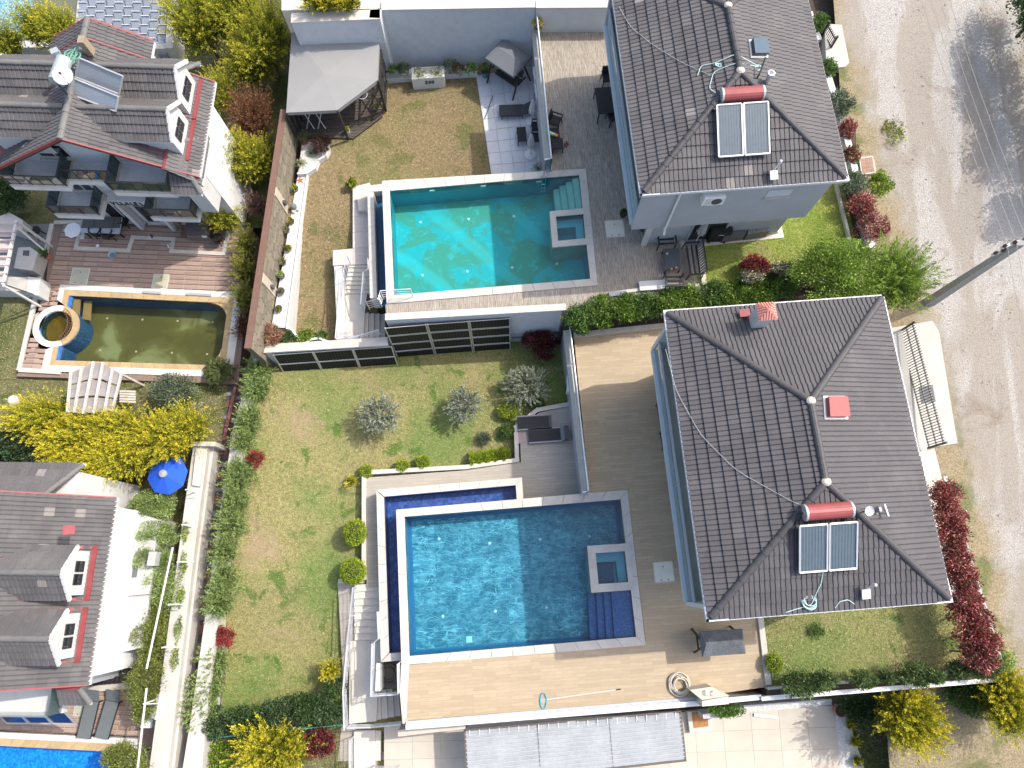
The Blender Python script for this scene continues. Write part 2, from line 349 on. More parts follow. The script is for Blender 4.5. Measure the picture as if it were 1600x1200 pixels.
def build_base():
    t = NT('earth', 0.95); p = t.pos()
    c = t.ramp(t.noise(p, 0.8, 6, 0.7), [(0.3, (0.07, 0.075, 0.03)), (0.55, (0.16, 0.15, 0.07)), (0.75, (0.22, 0.18, 0.11))])
    c = t.mix(t.ramp(t.noise(p, 18, 4, 0.7), [(0.35, 0.5), (0.55, 0.0)]), c, (0.045, 0.05, 0.02)); t.bump(t.noise(p, 18, 4, 0.7), 0.8, 0.05)
    earth = t.col(c)
    mb = MB().grid((-120, -90, -4.3), (120, -90, -4.3), (120, 120, -4.3), (-120, 120, -4.3), 24, 24)
    struct('ground', mb, earth)
    # gravel road on the right, climbing to the north; ragged dry verge towards the gardens
    t = NT('gravel_road', 0.95); p = t.pos()
    sx = t.node('ShaderNodeSeparateXYZ'); t.L(p, sx.inputs[0])
    # distance across the road, measured from the verge line x = 17.2 + 0.035 y
    d = t.math('SUBTRACT', sx.outputs[0], t.math('MULTIPLY_ADD', sx.outputs[1], 0.036)); 
    d.node.inputs[1].default_value = 0
    n = t.n[-1]
    e1 = t.node('ShaderNodeMath', operation='MULTIPLY_ADD'); t.L(sx.outputs[1], e1.inputs[0]); e1.inputs[1].default_value = -0.19; e1.inputs[2].default_value = 21.7
    dd = t.math('SUBTRACT', sx.outputs[0], e1.outputs[0])
    wob = t.math('MULTIPLY', t.math('SUBTRACT', t.noise(p, 0.55, 5, 0.65), 0.5), 3.0)
    dd = t.math('ADD', dd, wob)
    grain = t.noise(p, 19, 4, 0.95); grain2 = t.noise(p, 9, 4, 0.8)
    gravel = t.ramp(grain, [(0.32, (0.16, 0.14, 0.12)), (0.45, (0.38, 0.35, 0.315)), (0.55, (0.50, 0.475, 0.44)), (0.66, (0.70, 0.685, 0.66))])
    sand = t.ramp(grain2, [(0.3, (0.25, 0.205, 0.155)), (0.65, (0.39, 0.335, 0.265))])
    mp = t.node('ShaderNodeMapping'); mp.inputs['Rotation'].default_value = (0, 0, R(2.3)); t.L(p, mp.inputs['Vector'])
    mp2 = t.node('ShaderNodeMapping'); mp2.inputs['Scale'].default_value = (0.55, 0.05, 1); t.L(mp.outputs[0], mp2.inputs['Vector'])
    rut = t.noise(mp2.outputs[0], 1.0, 5, 0.6, 0.5)
    c = t.mix(t.ramp(rut, [(0.44, 0.0), (0.52, 0.95)]), gravel, t.mix(t.ramp(grain, [(0.40, 0.6), (0.64, 0.12)]), sand, gravel))
    blot = t.noise(p, 0.33, 5, 0.7, 0.8)
    c = t.mix(t.ramp(blot, [(0.56, 0.0), (0.68, 0.75)]), c, t.ramp(grain2, [(0.3, (0.20, 0.155, 0.11)), (0.7, (0.33, 0.27, 0.21))]))
    grass = t.ramp(t.noise(p, 12, 4, 0.75), [(0.3, (0.16, 0.13, 0.07)), (0.5, (0.34, 0.275, 0.165)), (0.7, (0.48, 0.40, 0.27))])
    green = t.ramp(t.noise(p, 14, 4, 0.75), [(0.35, (0.06, 0.08, 0.02)), (0.65, (0.20, 0.23, 0.07))])
    verge = t.mix(t.ramp(t.noise(p, 0.7, 4, 0.6, 0.5), [(0.52, 0.0), (0.62, 0.75)]), grass, green)
    edge = t.node('ShaderNodeMapRange'); edge.inputs['From Min'].default_value = -0.5; edge.inputs['From Max'].default_value = 0.7; t.L(dd, edge.inputs['Value'])
    c = t.mix(edge.outputs[0], verge, c)
    t.bump(t.math('ADD', grain, t.math('MULTIPLY', grain2, 0.7)), 0.85, 0.06)
    roadm = t.col(c)
    mb = MB().grid((16.2, -14, 0), (60, -14, 0), (60, 48, 0), (16.2, 48, 0), 30, 40, zf=zroad)
    struct('road', mb, roadm)
    # loose stones on the road
    mb = MB(); n = 2600
    for i in range(n):
        y = random.uniform(-8, 30); x = 22.1 - 0.19*y + random.random()**1.1*12
        r = random.uniform(0.02, 0.05) if random.random() < 0.93 else random.uniform(0.05, 0.09)
        z = zroad(x, y); a = random.random()*6
        vs = [(x + r*math.cos(a+k*2.1)*random.uniform(.7, 1.2), y + r*math.sin(a+k*2.1)*random.uniform(.7, 1.2), z-0.005) for k in range(3)] + [(x, y, z+r*0.8)]
        mb.add(vs, [(0, 1, 3), (1, 2, 3), (2, 0, 3)])
    stuff('gravel', mb, mat('road_stone', (0.50, 0.47, 0.43), 0.9, 0.4, 9))
build_base()

def slab(name, pts, zt, zb, m, px=True):
    mb = MB().prism([at(x, y, zt if not callable(zt) else 0) for x, y in pts] if px else pts, zt, zb)
    return struct(name, mb, m)

LAWNB = lawn_mat('lower_lawn', (0.37, 0.335, 0.145), (0.085, 0.20, 0.035), (0.08, 0.12, 0.025), (0.46, 0.34, 0.22), 0.60, 3.1)
LAWNA = lawn_mat('upper_lawn', (0.36, 0.275, 0.155), (0.16, 0.20, 0.055), (0.12, 0.11, 0.04), (0.34, 0.24, 0.15), 0.56, 9.7)
LAWNG = lawn_mat('green_lawn', (0.34, 0.37, 0.10), (0.17, 0.28, 0.035), (0.10, 0.14, 0.025), (0.40, 0.35, 0.18), 0.50, 21.0)
LAWND = lawn_mat('shaded_lawn', (0.215, 0.20, 0.10), (0.085, 0.12, 0.03), (0.05, 0.06, 0.02), (0.17, 0.13, 0.08), 0.50, 33.0)

TUFTS = {}
def lawn(name, c00, c10, c11, c01, zf, m, tufts=0, pal=None, nu=20, nv=24):
    tufts = int(tufts*1.7)
    mb = MB().grid(c00, c10, c11, c01, nu, nv, zf=zf); o = struct(name, mb, m)
    if tufts:
        c00, c10, c11, c01 = [np.array(c, float) for c in (c00, c10, c11, c01)]
        a = RNG.random(tufts)[:, None]; b = RNG.random(tufts)[:, None]
        P = (c00*(1-a)+c10*a)*(1-b) + (c01*(1-a)+c11*a)*b
        P[:, 2] = [zf(x, y) for x, y in P[:, :2]]
        ang = RNG.random(tufts)*6.283; h = RNG.uniform(.02, .055, tufts); w = RNG.uniform(.008, .02, tufts)
        lean = RNG.normal(0, .05, (tufts, 2))
        d = np.stack([np.cos(ang)*w, np.sin(ang)*w, np.zeros(tufts)], 1)
        tip = P + np.stack([lean[:, 0], lean[:, 1], h], 1)
        V = np.stack([P-d, P+d, tip], 1).reshape(-1, 3)
        me = bpy.data.meshes.new('grass'); me.vertices.add(len(V)); me.vertices.foreach_set('co', V.ravel())
        me.loops.add(len(V)); me.loops.foreach_set('vertex_index', np.arange(len(V), dtype=np.int32))
        me.polygons.add(tufts); me.polygons.foreach_set('loop_start', np.arange(0, 3*tufts, 3, dtype=np.int32)); me.polygons.foreach_set('loop_total', np.full(tufts, 3, dtype=np.int32))
        pal = np.array(pal); k = RNG.integers(0, len(pal), tufts); c = pal[k]*RNG.uniform(.7, 1.25, (tufts, 1))
        C = np.concatenate([np.repeat(c, 3, 0), np.ones((3*tufts, 1))], 1)
        ca = me.color_attributes.new('leaf', 'FLOAT_COLOR', 'POINT'); ca.data.foreach_set('color', C.astype(np.float32).ravel())
        me.materials.append(LEAF); me.update(); me.validate()
        g = link('grass', me); g['kind'] = 'stuff'
    return o
PB = [(0.46, 0.41, 0.21), (0.34, 0.32, 0.14), (0.20, 0.23, 0.07), (0.50, 0.43, 0.24)]
PA = [(0.46, 0.36, 0.21), (0.38, 0.29, 0.17), (0.22, 0.21, 0.09)]
PG = [(0.30, 0.37, 0.07), (0.20, 0.29, 0.05), (0.40, 0.41, 0.14)]

# ---- lower lot B : lawn, lower walkway, terrace blocks
bNW, bSW = at(398, 572, -2.6), at(296, 1200, -3.1)
lawn('lawn', (bNW.x, 12.9, 0), (3.3, 12.95, 0), (3.3, bSW.y, 0), (bSW.x, bSW.y, 0), zl, LAWNB, 52000, PB, 24, 30)
# N walkway deck (grey boards) and its pale kerb
slab('walkway', [(575, 746), (726, 735), (814, 722), (812, 672), (842, 645), (893, 634), (912, 775), (820, 790), (588, 805)], ZBS, -4.2, WOODG)
slab('walkway', [(572, 746), (592, 760), (592, 917), (573, 917)], ZBS-0.004, -4.2, WOODG)
def kerb(pts, z, w=0.16, h=0.07, m=STONE, name='kerb'):
    mb = MB(); P = [at(x, y, z) for x, y in pts]
    for i in range(len(P)-1):
        a, b = P[i], P[i+1]; d = (b-a).normalized(); e = 0.5*w if i < len(P)-2 else 0
        mb.beam(a + Vector((0, 0, h/2-0.2)), b + d*e + Vector((0, 0, h/2-0.2 + 0.0015*i)), w, h+0.4)
    return struct(name, mb, m)
kerb([(569, 906), (569, 740), (580, 738), (727, 730), (808, 719), (806, 668), (839, 641), (893, 631)], ZBS, 0.2)
kerb([(529, 908), (571, 908)], ZBS-0.35, 0.2)
struct('walkway', MB().prism(ats([(532, 910), (566, 912), (560, 1010), (552, 1080), (549, 1200), (521, 1200), (533, 1095), (531, 1010)], -2.6), lambda x, y: zl(x, y)+.12, -4.3), WOODG)

# terrace B : one block in three pieces around the pool
slab('terrace', [(897, 528), (1045, 512), (1150, 512), (1200, 770), (1240, 1010), (1195, 1060), (1009.5, 1008), (980, 765), (921, 770)], ZB, -4.2, WOODB)
slab('terrace', [(639, 1039), (1009, 1003), (1197, 1050), (1199, 1073), (1090, 1089), (635, 1126)], ZB-0.0006, -4.2, WOODB)
slab('terrace', [(1150, 500), (1400, 475), (1500, 940), (1240, 1010)], ZB-0.004, -4.2, CONCW)
kerb([(1187, 960), (1200, 1070)], 0.02, 0.24, 0.10, STONE)
lawn('lawn', at(1200, 1075, -.05), at(1530, 1045, -.05), at(1490, 930, -.05), at(1185, 950, -.05), lambda x, y: 0.01, LAWNB, 9000, PB, 10, 6)
# upper lot A
slab('terrace', [(838, 44), (1000, 40), (1150, 250), (1105, 470), (880, 486), (800, 470), (931, 446), (916, 264), (862, 268)], ZA, -3, WOODA)
slab('terrace', [(602, 476), (931, 446.5), (960, 455), (885, 483), (604, 496)], ZA-0.0006, -3, WOODA)
zla = lambda x, y: float(np.interp(y, [11.3, 14.3, 17.2], [-1.9, -1.5, ZAL]))
lawn('lawn', at(470, 300, ZAL), at(770, 300, ZAL), at(748, 110, ZAL), at(470, 60, ZAL), lambda x, y: ZAL, LAWNA, 26000, PA)
lawn('lawn', at(400, 550, -1.9), at(590, 550, -1.9), at(590, 299, ZAL), at(436, 299, ZAL), lambda x, y: zla(x, y)-0.003, LAWNA, 16000, PA)
lawn('lawn', at(1090, 445, ZA), at(1345, 420, ZA), at(1310, 250, ZA), at(1080, 280, ZA), lambda x, y: ZA+0.02, LAWNG, 15000, PG, 10, 8)
slab('ground_slab', [(1080, 445), (1345, 425), (1330, 0), (1000, 0)], ZA-0.004, -3, SOIL)
# lot D, E, F
BED = mat('brown_bedding', (0.24, 0.17, 0.135), 0.8, 0.2, 3)
for q in ([(80, 348), (392, 355), (385, 457), (72, 445)], [(72, 446), (94, 446), (82, 478), (56, 492), (50, 528), (60, 553), (67, 580), (28, 582)], [(30, 581), (364, 589), (372, 600), (25, 588)], [(380, 457), (386, 457), (372, 600), (362, 590)]): slab('terrace', q, ZD, -4.5, BED)
lawn('lawn', at(-60, 735, -3), at(345, 735, -3), at(360, 588, -3), at(-60, 588, -3), lambda x, y: -2.75, LAWND, 12000, PB)
lawn('lawn', at(-60, 595, -3), at(32, 595, -3), at(72, 448, -3), at(-60, 448, -3), lambda x, y: -2.72, LAWND, 3000, PB, 6, 6)
lawn('lawn', at(-60, 360, -3), at(450, 360, -3), at(470, -40, -3), at(-60, -40, -3), lambda x, y: -2.70, LAWND, 0, PB, 8, 8)
slab('terrace', [(-30, 1040), (265, 1020), (250, 1152), (-30, 1140)], ZE, -4.5, BED); slab('terrace', [(216, 1150), (250, 1152), (245, 1210), (214, 1210)], ZE, -4.5, BED)
lawn('lawn', at(-60, 1060, ZE), at(260, 1060, ZE), at(310, 690, ZE), at(-60, 690, ZE), lambda x, y: -3.55, LAWND, 5000, PB)
lawn('lawn', at(290, 1240, -3.2), at(560, 1240, -3.2), at(560, 1120, -3.2), at(300, 1120, -3.2), lambda x, y: -3.35, LAWND, 3000, PB, 8, 8)
lawn('lawn', at(1290, 1240, ZF), at(1640, 1240, ZF), at(1640, 1040, ZF), at(1290, 1060, ZF), lambda x, y: ZF-0.08, LAWND, 9000, PB, 8, 8)
slab('ground_slab', [(1304, 1100), (1318, 1100), (1360, 1230), (1312, 1230)], ZF-0.02, -4.2, PEBW)

def flags(name, pts, z, nu, nv, m, gap=0.012, th=0.05, kind='flagstone', sub=True, jitter=0.002, base=None, limit=300, hole=None):
    """a paved sheet: a bedding block and separate slabs with open joints, laid in an nu x nv grid between four corners (px)"""
    a, b, c, d = [at(x, y, z) for x, y in pts]
    bed = MB().prism([(q.x, q.y) for q in (a, b, c, d)], z-th*0.5, z-0.6); root = struct(name, bed, base or CONC)
    w = ((b-a).length + (c-d).length)/2/nu; h = ((d-a).length + (c-b).length)/2/nv; k = 0
    rest = MB()
    for j in range(nv):
        for i in range(nu):
            def P(s, t): return (a*(1-s)+b*s)*(1-t) + (d*(1-s)+c*s)*t
            gs, gt = gap/w/nu/2, gap/h/nv/2
            q = [P(i/nu+gs, j/nv+gt), P((i+1)/nu-gs, j/nv+gt), P((i+1)/nu-gs, (j+1)/nv-gt), P(i/nu+gs, (j+1)/nv-gt)]
            if hole and hole(sum(q, Vector())/4): continue
            zt = z + random.uniform(-jitter, jitter)
            if k < limit: obj(kind, MB().prism([(v.x, v.y) for v in q], zt, z-th), m, root); k += 1
            else: rest.prism([(v.x, v.y) for v in q], zt, z-th)
    if rest.v: stuff(kind, rest, m, root)
    return root
# white paved yard of lot A, below the glass wall
YARD = mat('pale_grey_slab', (0.62, 0.64, 0.66), 0.6, 0.07, 3, 0.05, per=0.10)
flags('yard', [(768, 276), (858, 270), (842, 100), (744, 118)], ZAL+0.06, 5, 9, YARD, base=CONC, gap=.03)
# lower walkway W of pool A
flags('walkway', [(551, 388), (584, 385), (578, 285), (551, 292)], ZAS, 1, 4, STONEG, base=CONCW)
flags('walkway', [(520, 415), (584, 412), (584, 385), (520, 391)], ZAS, 2, 1, STONEG, base=CONCW)

# brick path between the lots
def path():
    PATHS = mat('path_bedding', (0.10, 0.085, 0.075), 0.9, 0.25, 4)
    zf = lambda y: float(np.interp(y, [-9, 14], [-3.2, -2.7]))
    Y0, Y1 = -9.0, 9.7
    bed = MB().grid((-15.55, Y0, 0), (-13.5, Y0, 0), (-12.4, Y1, 0), (-15.05, Y1, 0), 2, 12, zf=lambda x, y: zf(y)-0.03)
    root = struct('path', bed, PATHS)
    ms = [mat('paver_red', (0.24, 0.11, 0.085), 0.85, 0.25, 6), mat('paver_grey', (0.24, 0.23, 0.22), 0.85, 0.2, 6), mat('paver_dark', (0.09, 0.08, 0.075), 0.85, 0.2, 6)]
    mb = MB(); y = Y0; j = 0
    while y < Y1 - 0.2:
        x0 = -15.5 + (y - Y0)*0.02; i = 0
        while x0 + i*0.2 < -13.6 + (y-Y0)*0.05:
            r = (i*7 + j*3) % 9
            mb.use(0 if (i//2 + j//2) % 3 == 0 else (1 if (i//2+j) % 3 == 1 else 2))
            z = zf(y) + random.uniform(-.008, .008)
            mb.box((x0+i*0.2, y, z-0.02), (0.186, 0.186, 0.06)); i += 1
        y += 0.2; j += 1
    stuff('paver', mb, ms, root)
    bk = MB()
    for (a, b) in (((372, 600), (352, 690)), ((372, 600), (385, 465))):
        p, q = at(*a, -2.9), at(*b, -2.9); bk.beam(p, q, 0.16, 0.5)
    struct('kerb', bk, mat('red_kerb', (0.20, 0.085, 0.07), 0.85, 0.25, 5))
path()

# villa decks: brown tiles, each a separate slab with a moulded dark front edge
def villa_deck(corners, z, nu, nv, hole=None, bedpts=None):
    m = mat('brown_deck_tile', (0.36, 0.255, 0.20), 0.6, 0.16, 4, 0.1, fine=30, per=0.35); m2 = mat('deck_tile_lip', (0.20, 0.125, 0.10), 0.7, 0.2, 4)
    bed = MB().prism([at(x, y, z) for x, y in bedpts or corners], z+0.005, z-0.5); root = struct('deck', bed, mat('pale_grout', (0.44, 0.36, 0.30), 0.9, 0.1))
    a, b, c, d = [at(x, y, z) for x, y in corners]; k = 0; rest = MB()
    w = (b-a).length/nu; h = (d-a).length/nv
    me = MB(); me.use(0).box((0, 0.03*h, 0.012), (w-0.035, h*0.66, 0.024)); me.use(1).box((0, -0.36*h, 0.008), (w-0.035, h*0.20, 0.016)); tile = me.mesh('deck_tile', [m, m2])
    ang = math.atan2((b-a).y, (b-a).x)
    for j in range(nv):
        for i in range(nu):
            s, t = (i+.5)/nu, (j+.5)/nv
            p = (a*(1-s)+b*s)*(1-t) + (d*(1-s)+c*s)*t
            if hole and hole(p): continue
            if k < 300: link('deck_tile', tile, root, (p.x-root.location.x, p.y-root.location.y, z+0.006-root.location.z), ang); k += 1
            else: rest.use(0).box((p.x, p.y, z+0.018), (w-0.035, h*0.66, 0.024), ang)
    if rest.v: stuff('deck_tile', rest, [m, m2], root)
def in_poly(P):
    P = [(p.x, p.y) for p in P]
    def f(q):
        r = False; n = len(P)
        for i in range(n):
            (x1, y1), (x2, y2) = P[i], P[i-1]
            if (y1 > q.y) != (y2 > q.y) and q.x < (x2-x1)*(q.y-y1)/(y2-y1)+x1: r = not r
        return r
    return f
villa_deck([(75, 445), (381, 456), (386, 362), (100, 350)], ZD+0.01, 13, 13)
tc = at(88, 510, ZD); villa_deck([(33, 577), (66, 578), (94, 447), (74, 447)], ZD+0.013, 2, 16, hole=lambda p: (p-tc).xy.length < 1.22, bedpts=[(74, 447), (94, 447), (82, 476), (55, 491), (49, 528), (59, 554), (66, 578), (33, 577)])
villa_deck([(-30, 1139), (212, 1150), (258, 1045), (-30, 1040)], ZE+0.01, 15, 14)

# ================================================================== WALLS
def wall(name, label, base_px, zb, zt, th, m, cap=None, capm=None, side=1, z_plan=None, group=None, cat='wall'):
    """free or retaining wall along a line seen in the photo on plane z_plan (default its top)"""
    zp = zt if z_plan is None else z_plan
    zpv = zp if not callable(zp) else zp(0, 0)
    P = [at(x, y, zpv) for x, y in base_px]
    r = thing(name, label, cat, (P[0].x, P[0].y, zb if not callable(zb) else -4), group)
    mb = MB()
    for i in range(len(P)-1):
        a, b = P[i], P[i+1]; d = (b-a).normalized(); n = Vector((-d.y, d.x, 0))*th*side
        mb.prism([a, b, b+n, a+n], zt, zb)
    obj('masonry', mb, m, r)
    if cap:
        c = MB()
        for i in range(len(P)-1):
            a, b = P[i], P[i+1]; d = (b-a).normalized(); n = Vector((-d.y, d.x, 0))*side
            c.prism([a - n*0.03, b - n*0.03, b + n*(th+0.03), a + n*(th+0.03)], zt+cap, zt)
        obj('coping', c, capm or STONE, r)
    return r
# N retaining wall of lot A, in two thicknesses with a ledge
zN = 3.3
wall('retaining_wall', 'tall whitewashed block retaining wall behind the upper brown lawn', [(455, 36), (594, 30), (596, 16), (836, 12)], -1.0, zN, 0.5, BLUEW, 0.06, STONE)
wall('retaining_wall', 'low stretch of whitewashed wall behind the sunny taupe terrace', [(837, 13), (985, 12)], ZA-0.3, zN, 0.5, mat('pale_block', (0.58, 0.60, 0.62), 0.9, 0.1, 1.2, 0.4, fine=14), 0.06, STONE)
mb = MB()
for a, b, z in (((600, 68), (716, 66), 0.75), ((712, 50), (832, 50), 1.25)):
    p, q = at(*a, z), at(*b, z); mb.prism([p, q, q + Vector((0, 0.6, 0)), p + Vector((0, 0.6, 0))], z, -0.9)
tag(obj('wall_ledge', mb, BLUEW), 'stepped whitewashed ledge along the foot of the tall block wall', 'wall')
slab('terrace', [(440, 16), (594, 13), (600, 8), (1000, 3), (1000, -120), (440, -120)], zN-0.06, -1, mat('cream_paving', (0.70, 0.64, 0.54), 0.8, 0.08, 1.5))
# terrace edge wall of lot A with its retaining face (W side) ; same on lot B
wall('retaining_wall', 'white retaining wall below the long glass balustrade of the upper terrace', [(862, 266), (840, 46)], -1.0, ZA+0.12, 0.28, GREYW, 0.04, STONE, side=1)
wall('retaining_wall', 'white retaining wall below the long glass balustrade of the lower terrace', [(920, 772), (890, 516)], -3.0, ZB+0.12, 0.28, GREYW, 0.04, STONE, side=1)
# S wall of terrace A above lawn B
wall('retaining_wall', 'high white wall holding up the upper pool terrace, solar panels on its face', [(602, 500), (885, 484)], -2.9, ZA+0.10, 0.26, BLUEW, 0.05, STONEG, side=1)
wall('retaining_wall', 'lower white wall strip running west from the stair landing', [(392, 552), (606, 539)], -2.9, -0.38, 0.36, BLUEW, 0.05, STONE, side=1)
# planter kerb N of terrace B and the raised hedge bed
wall('planter_wall', 'low stone planter kerb under the long green hedge', [(897, 526), (1042, 511)], -0.3, 0.28, 0.22, STONEG, side=1)
slab('planting_bed', [(896, 522), (1100, 508), (1470, 470), (1470, 440), (1110, 460), (890, 486)], 0.16, -2.5, SOIL)
# S wall of terrace B
wall('retaining_wall', 'long white parapet along the south edge of the lower pool terrace', [(634, 1139), (1090, 1102), (1190, 1092)], -3.3, 0.20, 0.14, WHITE, 0.02, WHITEP, side=1)
mb = MB().prism(ats([(635, 1127), (1090, 1089), (1090, 1101), (634, 1138)], 0.06), 0.06, -0.2); struct('gravel_strip', mb, mat('blue_grey_gravel', (0.50, 0.52, 0.56), 0.9, 0.25, 9, 0.6, fine=24))
wall('garden_wall', 'white boundary wall with a narrow planted trough south of the small lawn', [(1190, 1094), (1565, 1064)], -3.3, 0.30, 0.12, WHITE, 0.02, WHITEP, side=1)
wall('garden_wall', 'thin inner kerb wall of the planted trough beside the small lawn', [(1200, 1078), (1560, 1049)], -0.5, 0.24, 0.10, CONCW, side=1)
slab('planting_bed', [(1198, 1090), (1560, 1062), (1560, 1050), (1198, 1078)], 0.16, -2, SOIL)
mb = MB().prism(ats([(1078, 1078), (1112, 1073), (1140, 1087), (1097, 1094)], 0.9), 0.9, -0.1)
q = obj('masonry', mb, mat('sandstone_block', (0.56, 0.50, 0.41), 0.8, 0.1, 3)); t_ = tag(q, 'square beige block pillar with taps at the terrace corner', 'pillar')
mb = MB().prism(ats([(1097, 1095.5), (1138, 1088), (1139, 1100), (1097, 1104)], 0.93), 0.93, -3)
tag(obj('pillar_face', mb, STONE), 'cream stone slab standing against the beige block pillar', 'stone slab')
for x, y, l in ((1102, 1079, 'left'), (1105, 1080, 'middle'), (1114, 1080, 'right')):
    p = at(x, y, 0.95); mb = MB().tube([p + Vector((0, 0, -0.05)), p + Vector((0, 0, 0.1)), p + Vector((0.02, -0.12, 0.12)), p+Vector((.02, -.14, .05))], 0.02, 6)
    tag(obj('garden_tap', mb, PVC), 'small white tap on the beige block pillar, %s of three' % l, 'tap')

# W wall of lot A: stone-clad wall with brown coping; pale strip panels on it
sw = thing('stone_wall', 'brown stone clad boundary wall with pale panels above the potted plants', 'wall', at(420, 300, 1.0))
a, b = at(447, 172, 1.2), at(391, 545, 1.2); d = (b-a).normalized(); n = Vector((-d.y, d.x, 0))
nE = n if n.x > 0 else -n
obj('masonry', MB().prism([a, b, b-nE*0.22, a-nE*0.22], 1.2, -3.2), mat('stone_backing', (0.13, 0.115, 0.09), 0.9, 0.2), sw)
obj('coping', MB().prism([a+nE*0.05, b+nE*0.05, b-nE*0.26, a-nE*0.26], 1.26, 1.2), mat('brown_coping', (0.17, 0.095, 0.07), 0.8, 0.2, 4), sw)
L = (b-a).length; cm = [mat('cladding_stone', (0.235, 0.205, 0.155), 0.9, 0.28, 5, 0.4, fine=22, per=0.45)]
rows = 8; hgt = 2.0/rows; k = 0; rest = MB()
for r_ in range(rows):
    s = random.uniform(0, .3)
    while s < L-0.1:
        w = random.uniform(0.42, 0.78); w = min(w, L-s); cxy = a + d*(s+w/2); zc = -0.80 + hgt*(r_+.5)
        mm = MB().box((cxy.x + nE.x*0.02, cxy.y + nE.y*0.02, zc), (w-0.025, 0.06 + random.uniform(0, .03), hgt-0.025), math.atan2(d.y, d.x))
        if k < 290: obj('stone', mm, cm, sw); k += 1
        else: rest.v and None; o_ = len(rest.v); rest.v += mm.v; rest.f += [tuple(i+o_ for i in f) for f in mm.f]; rest.m += mm.m
        s += w
if rest.v: stuff('stone', rest, cm, sw)
for yy in (0.36, 0.72):
    c = a + d*(L*yy); obj('panel', MB().box((c.x+nE.x*0.075, c.y+nE.y*0.075, 0.22), (0.45, 0.05, 1.9), math.atan2(d.y, d.x)), mat('travertine_panel', (0.52, 0.46, 0.36), 0.8, 0.12, 4), sw)
    p = c + nE*0.16; obj('wall_light', MB().box((p.x, p.y, 0.05), (0.14, 0.14, 0.3)), DGREY, sw)
# white potted strip at its foot
def strip():
    z = ZAL+0.09; mb = MB().prism(ats([(466, 270), (482, 268), (451, 512), (424, 512), (440, 420)], z), z, -2.6); struct('planting_strip', mb, WHITE)
    kerb([(481, 275), (449, 515)], z, 0.10, 0.10, WHITEP)
strip()
# W cap wall of lot B (lawn kerb above the brick path), wall of the villa side
def long_wall():
    r = thing('retaining_wall', 'long cream wall edging the lower lawn above the brick path', 'wall', at(340, 800, -1.7))
    pts = [(395, 560), (366, 662), (345, 790), (300, 1110), (283, 1215)]; pw = [(411, 560), (386, 662), (368, 800), (335, 1010), (326, 1080), (315, 1215)]
    W = [at(x, y, -1.75) for x, y in pts]; E = [at(x, y, -1.75) for x, y in pw]
    n = 16
    def along(P, t):
        Ls = [0]; 
        for i in range(len(P)-1): Ls.append(Ls[-1] + (P[i+1]-P[i]).length)
        s = t*Ls[-1]
        for i in range(len(P)-1):
            if s <= Ls[i+1]+1e-6: return P[i].lerp(P[i+1], (s-Ls[i])/(Ls[i+1]-Ls[i]))
        return P[-1]
    mb = MB()
    for i in range(n):
        a, b, c, d_ = along(W, i/n), along(W, (i+1)/n), along(E, (i+1)/n), along(E, i/n)
        mb.prism([a, b, c, d_], -1.75 - 0.0*i, -4.4)
    obj('masonry', mb, CONCW, r)
    r = thing('retaining_wall', 'long pale concrete wall with a ledge west of the brick path', 'wall', at(300, 800, -2))
    mb = MB().prism(ats([(303, 690), (326, 692), (304, 860), (262, 1210), (232, 1210), (290, 780)], -1.75), -1.75, -4.3); obj('masonry', mb, CONCW, r)
    mb = MB().prism(ats([(326, 692), (335, 694), (312, 862), (271, 1210), (262, 1210), (304, 860)], -2.1), -2.1, -4.3); obj('ledge', mb, CONC, r)
    mb = MB().prism(ats([(306, 700), (318, 701), (312, 760), (300, 758)], -1.60), -1.60, -1.76); obj('ledge_block', mb, STONEG, r)
    mb = MB().prism(ats([(291, 690), (336, 690), (337, 697), (293, 697)], -1.5), -1.5, -4); obj('end_coping', mb, CONC, r)
long_wall()

# ================================================================== POOLS
def ring(mb, outer, inner, zt, zb):
    for i in range(4):
        mb.prism([outer[i], outer[(i+1) % 4], inner[(i+1) % 4], inner[i]], zt, zb)
def coping_slabs(root, outer, inner, zt, zb, m, step=0.9, skip=(), name='coping_slab'):
    """coping laid as separate slabs with fine joints round a quadrilateral"""
    for i in range(4):
        if i in skip: continue
        a, b, c, d = outer[i], outer[(i+1) % 4], inner[(i+1) % 4], inner[i]
        n = max(1, round((b-a).length/step))
        for k in range(n):
            s0, s1 = k/n + 0.0008, (k+1)/n - 0.0008
            obj(name, MB().prism([a.lerp(b, s0), a.lerp(b, s1), d.lerp(c, s1), d.lerp(c, s0)], zt + random.uniform(-.0015, .0015), zb), m, root)
def basin(root, P, zt, depth, wallm, floorm, skip=()):
    """inside walls (thin, facing inward) of a pool of plan P and its floor plate"""
    mb = MB()
    for i in range(4):
        if i in skip: continue
        a, b = P[i], P[(i+1) % 4]; d = (b-a).normalized(); n = Vector((-d.y, d.x, 0)); c = sum(P, Vector())/4
        if (c-a).dot(n) > 0: n = -n
        mb.prism([a, b, b+n*0.14, a+n*0.14], zt, zt-depth-0.1)
    obj('basin_wall', mb, wallm, root)
    obj('basin_floor', MB().prism([p for p in P], zt-depth, zt-depth-0.12), floorm, root)

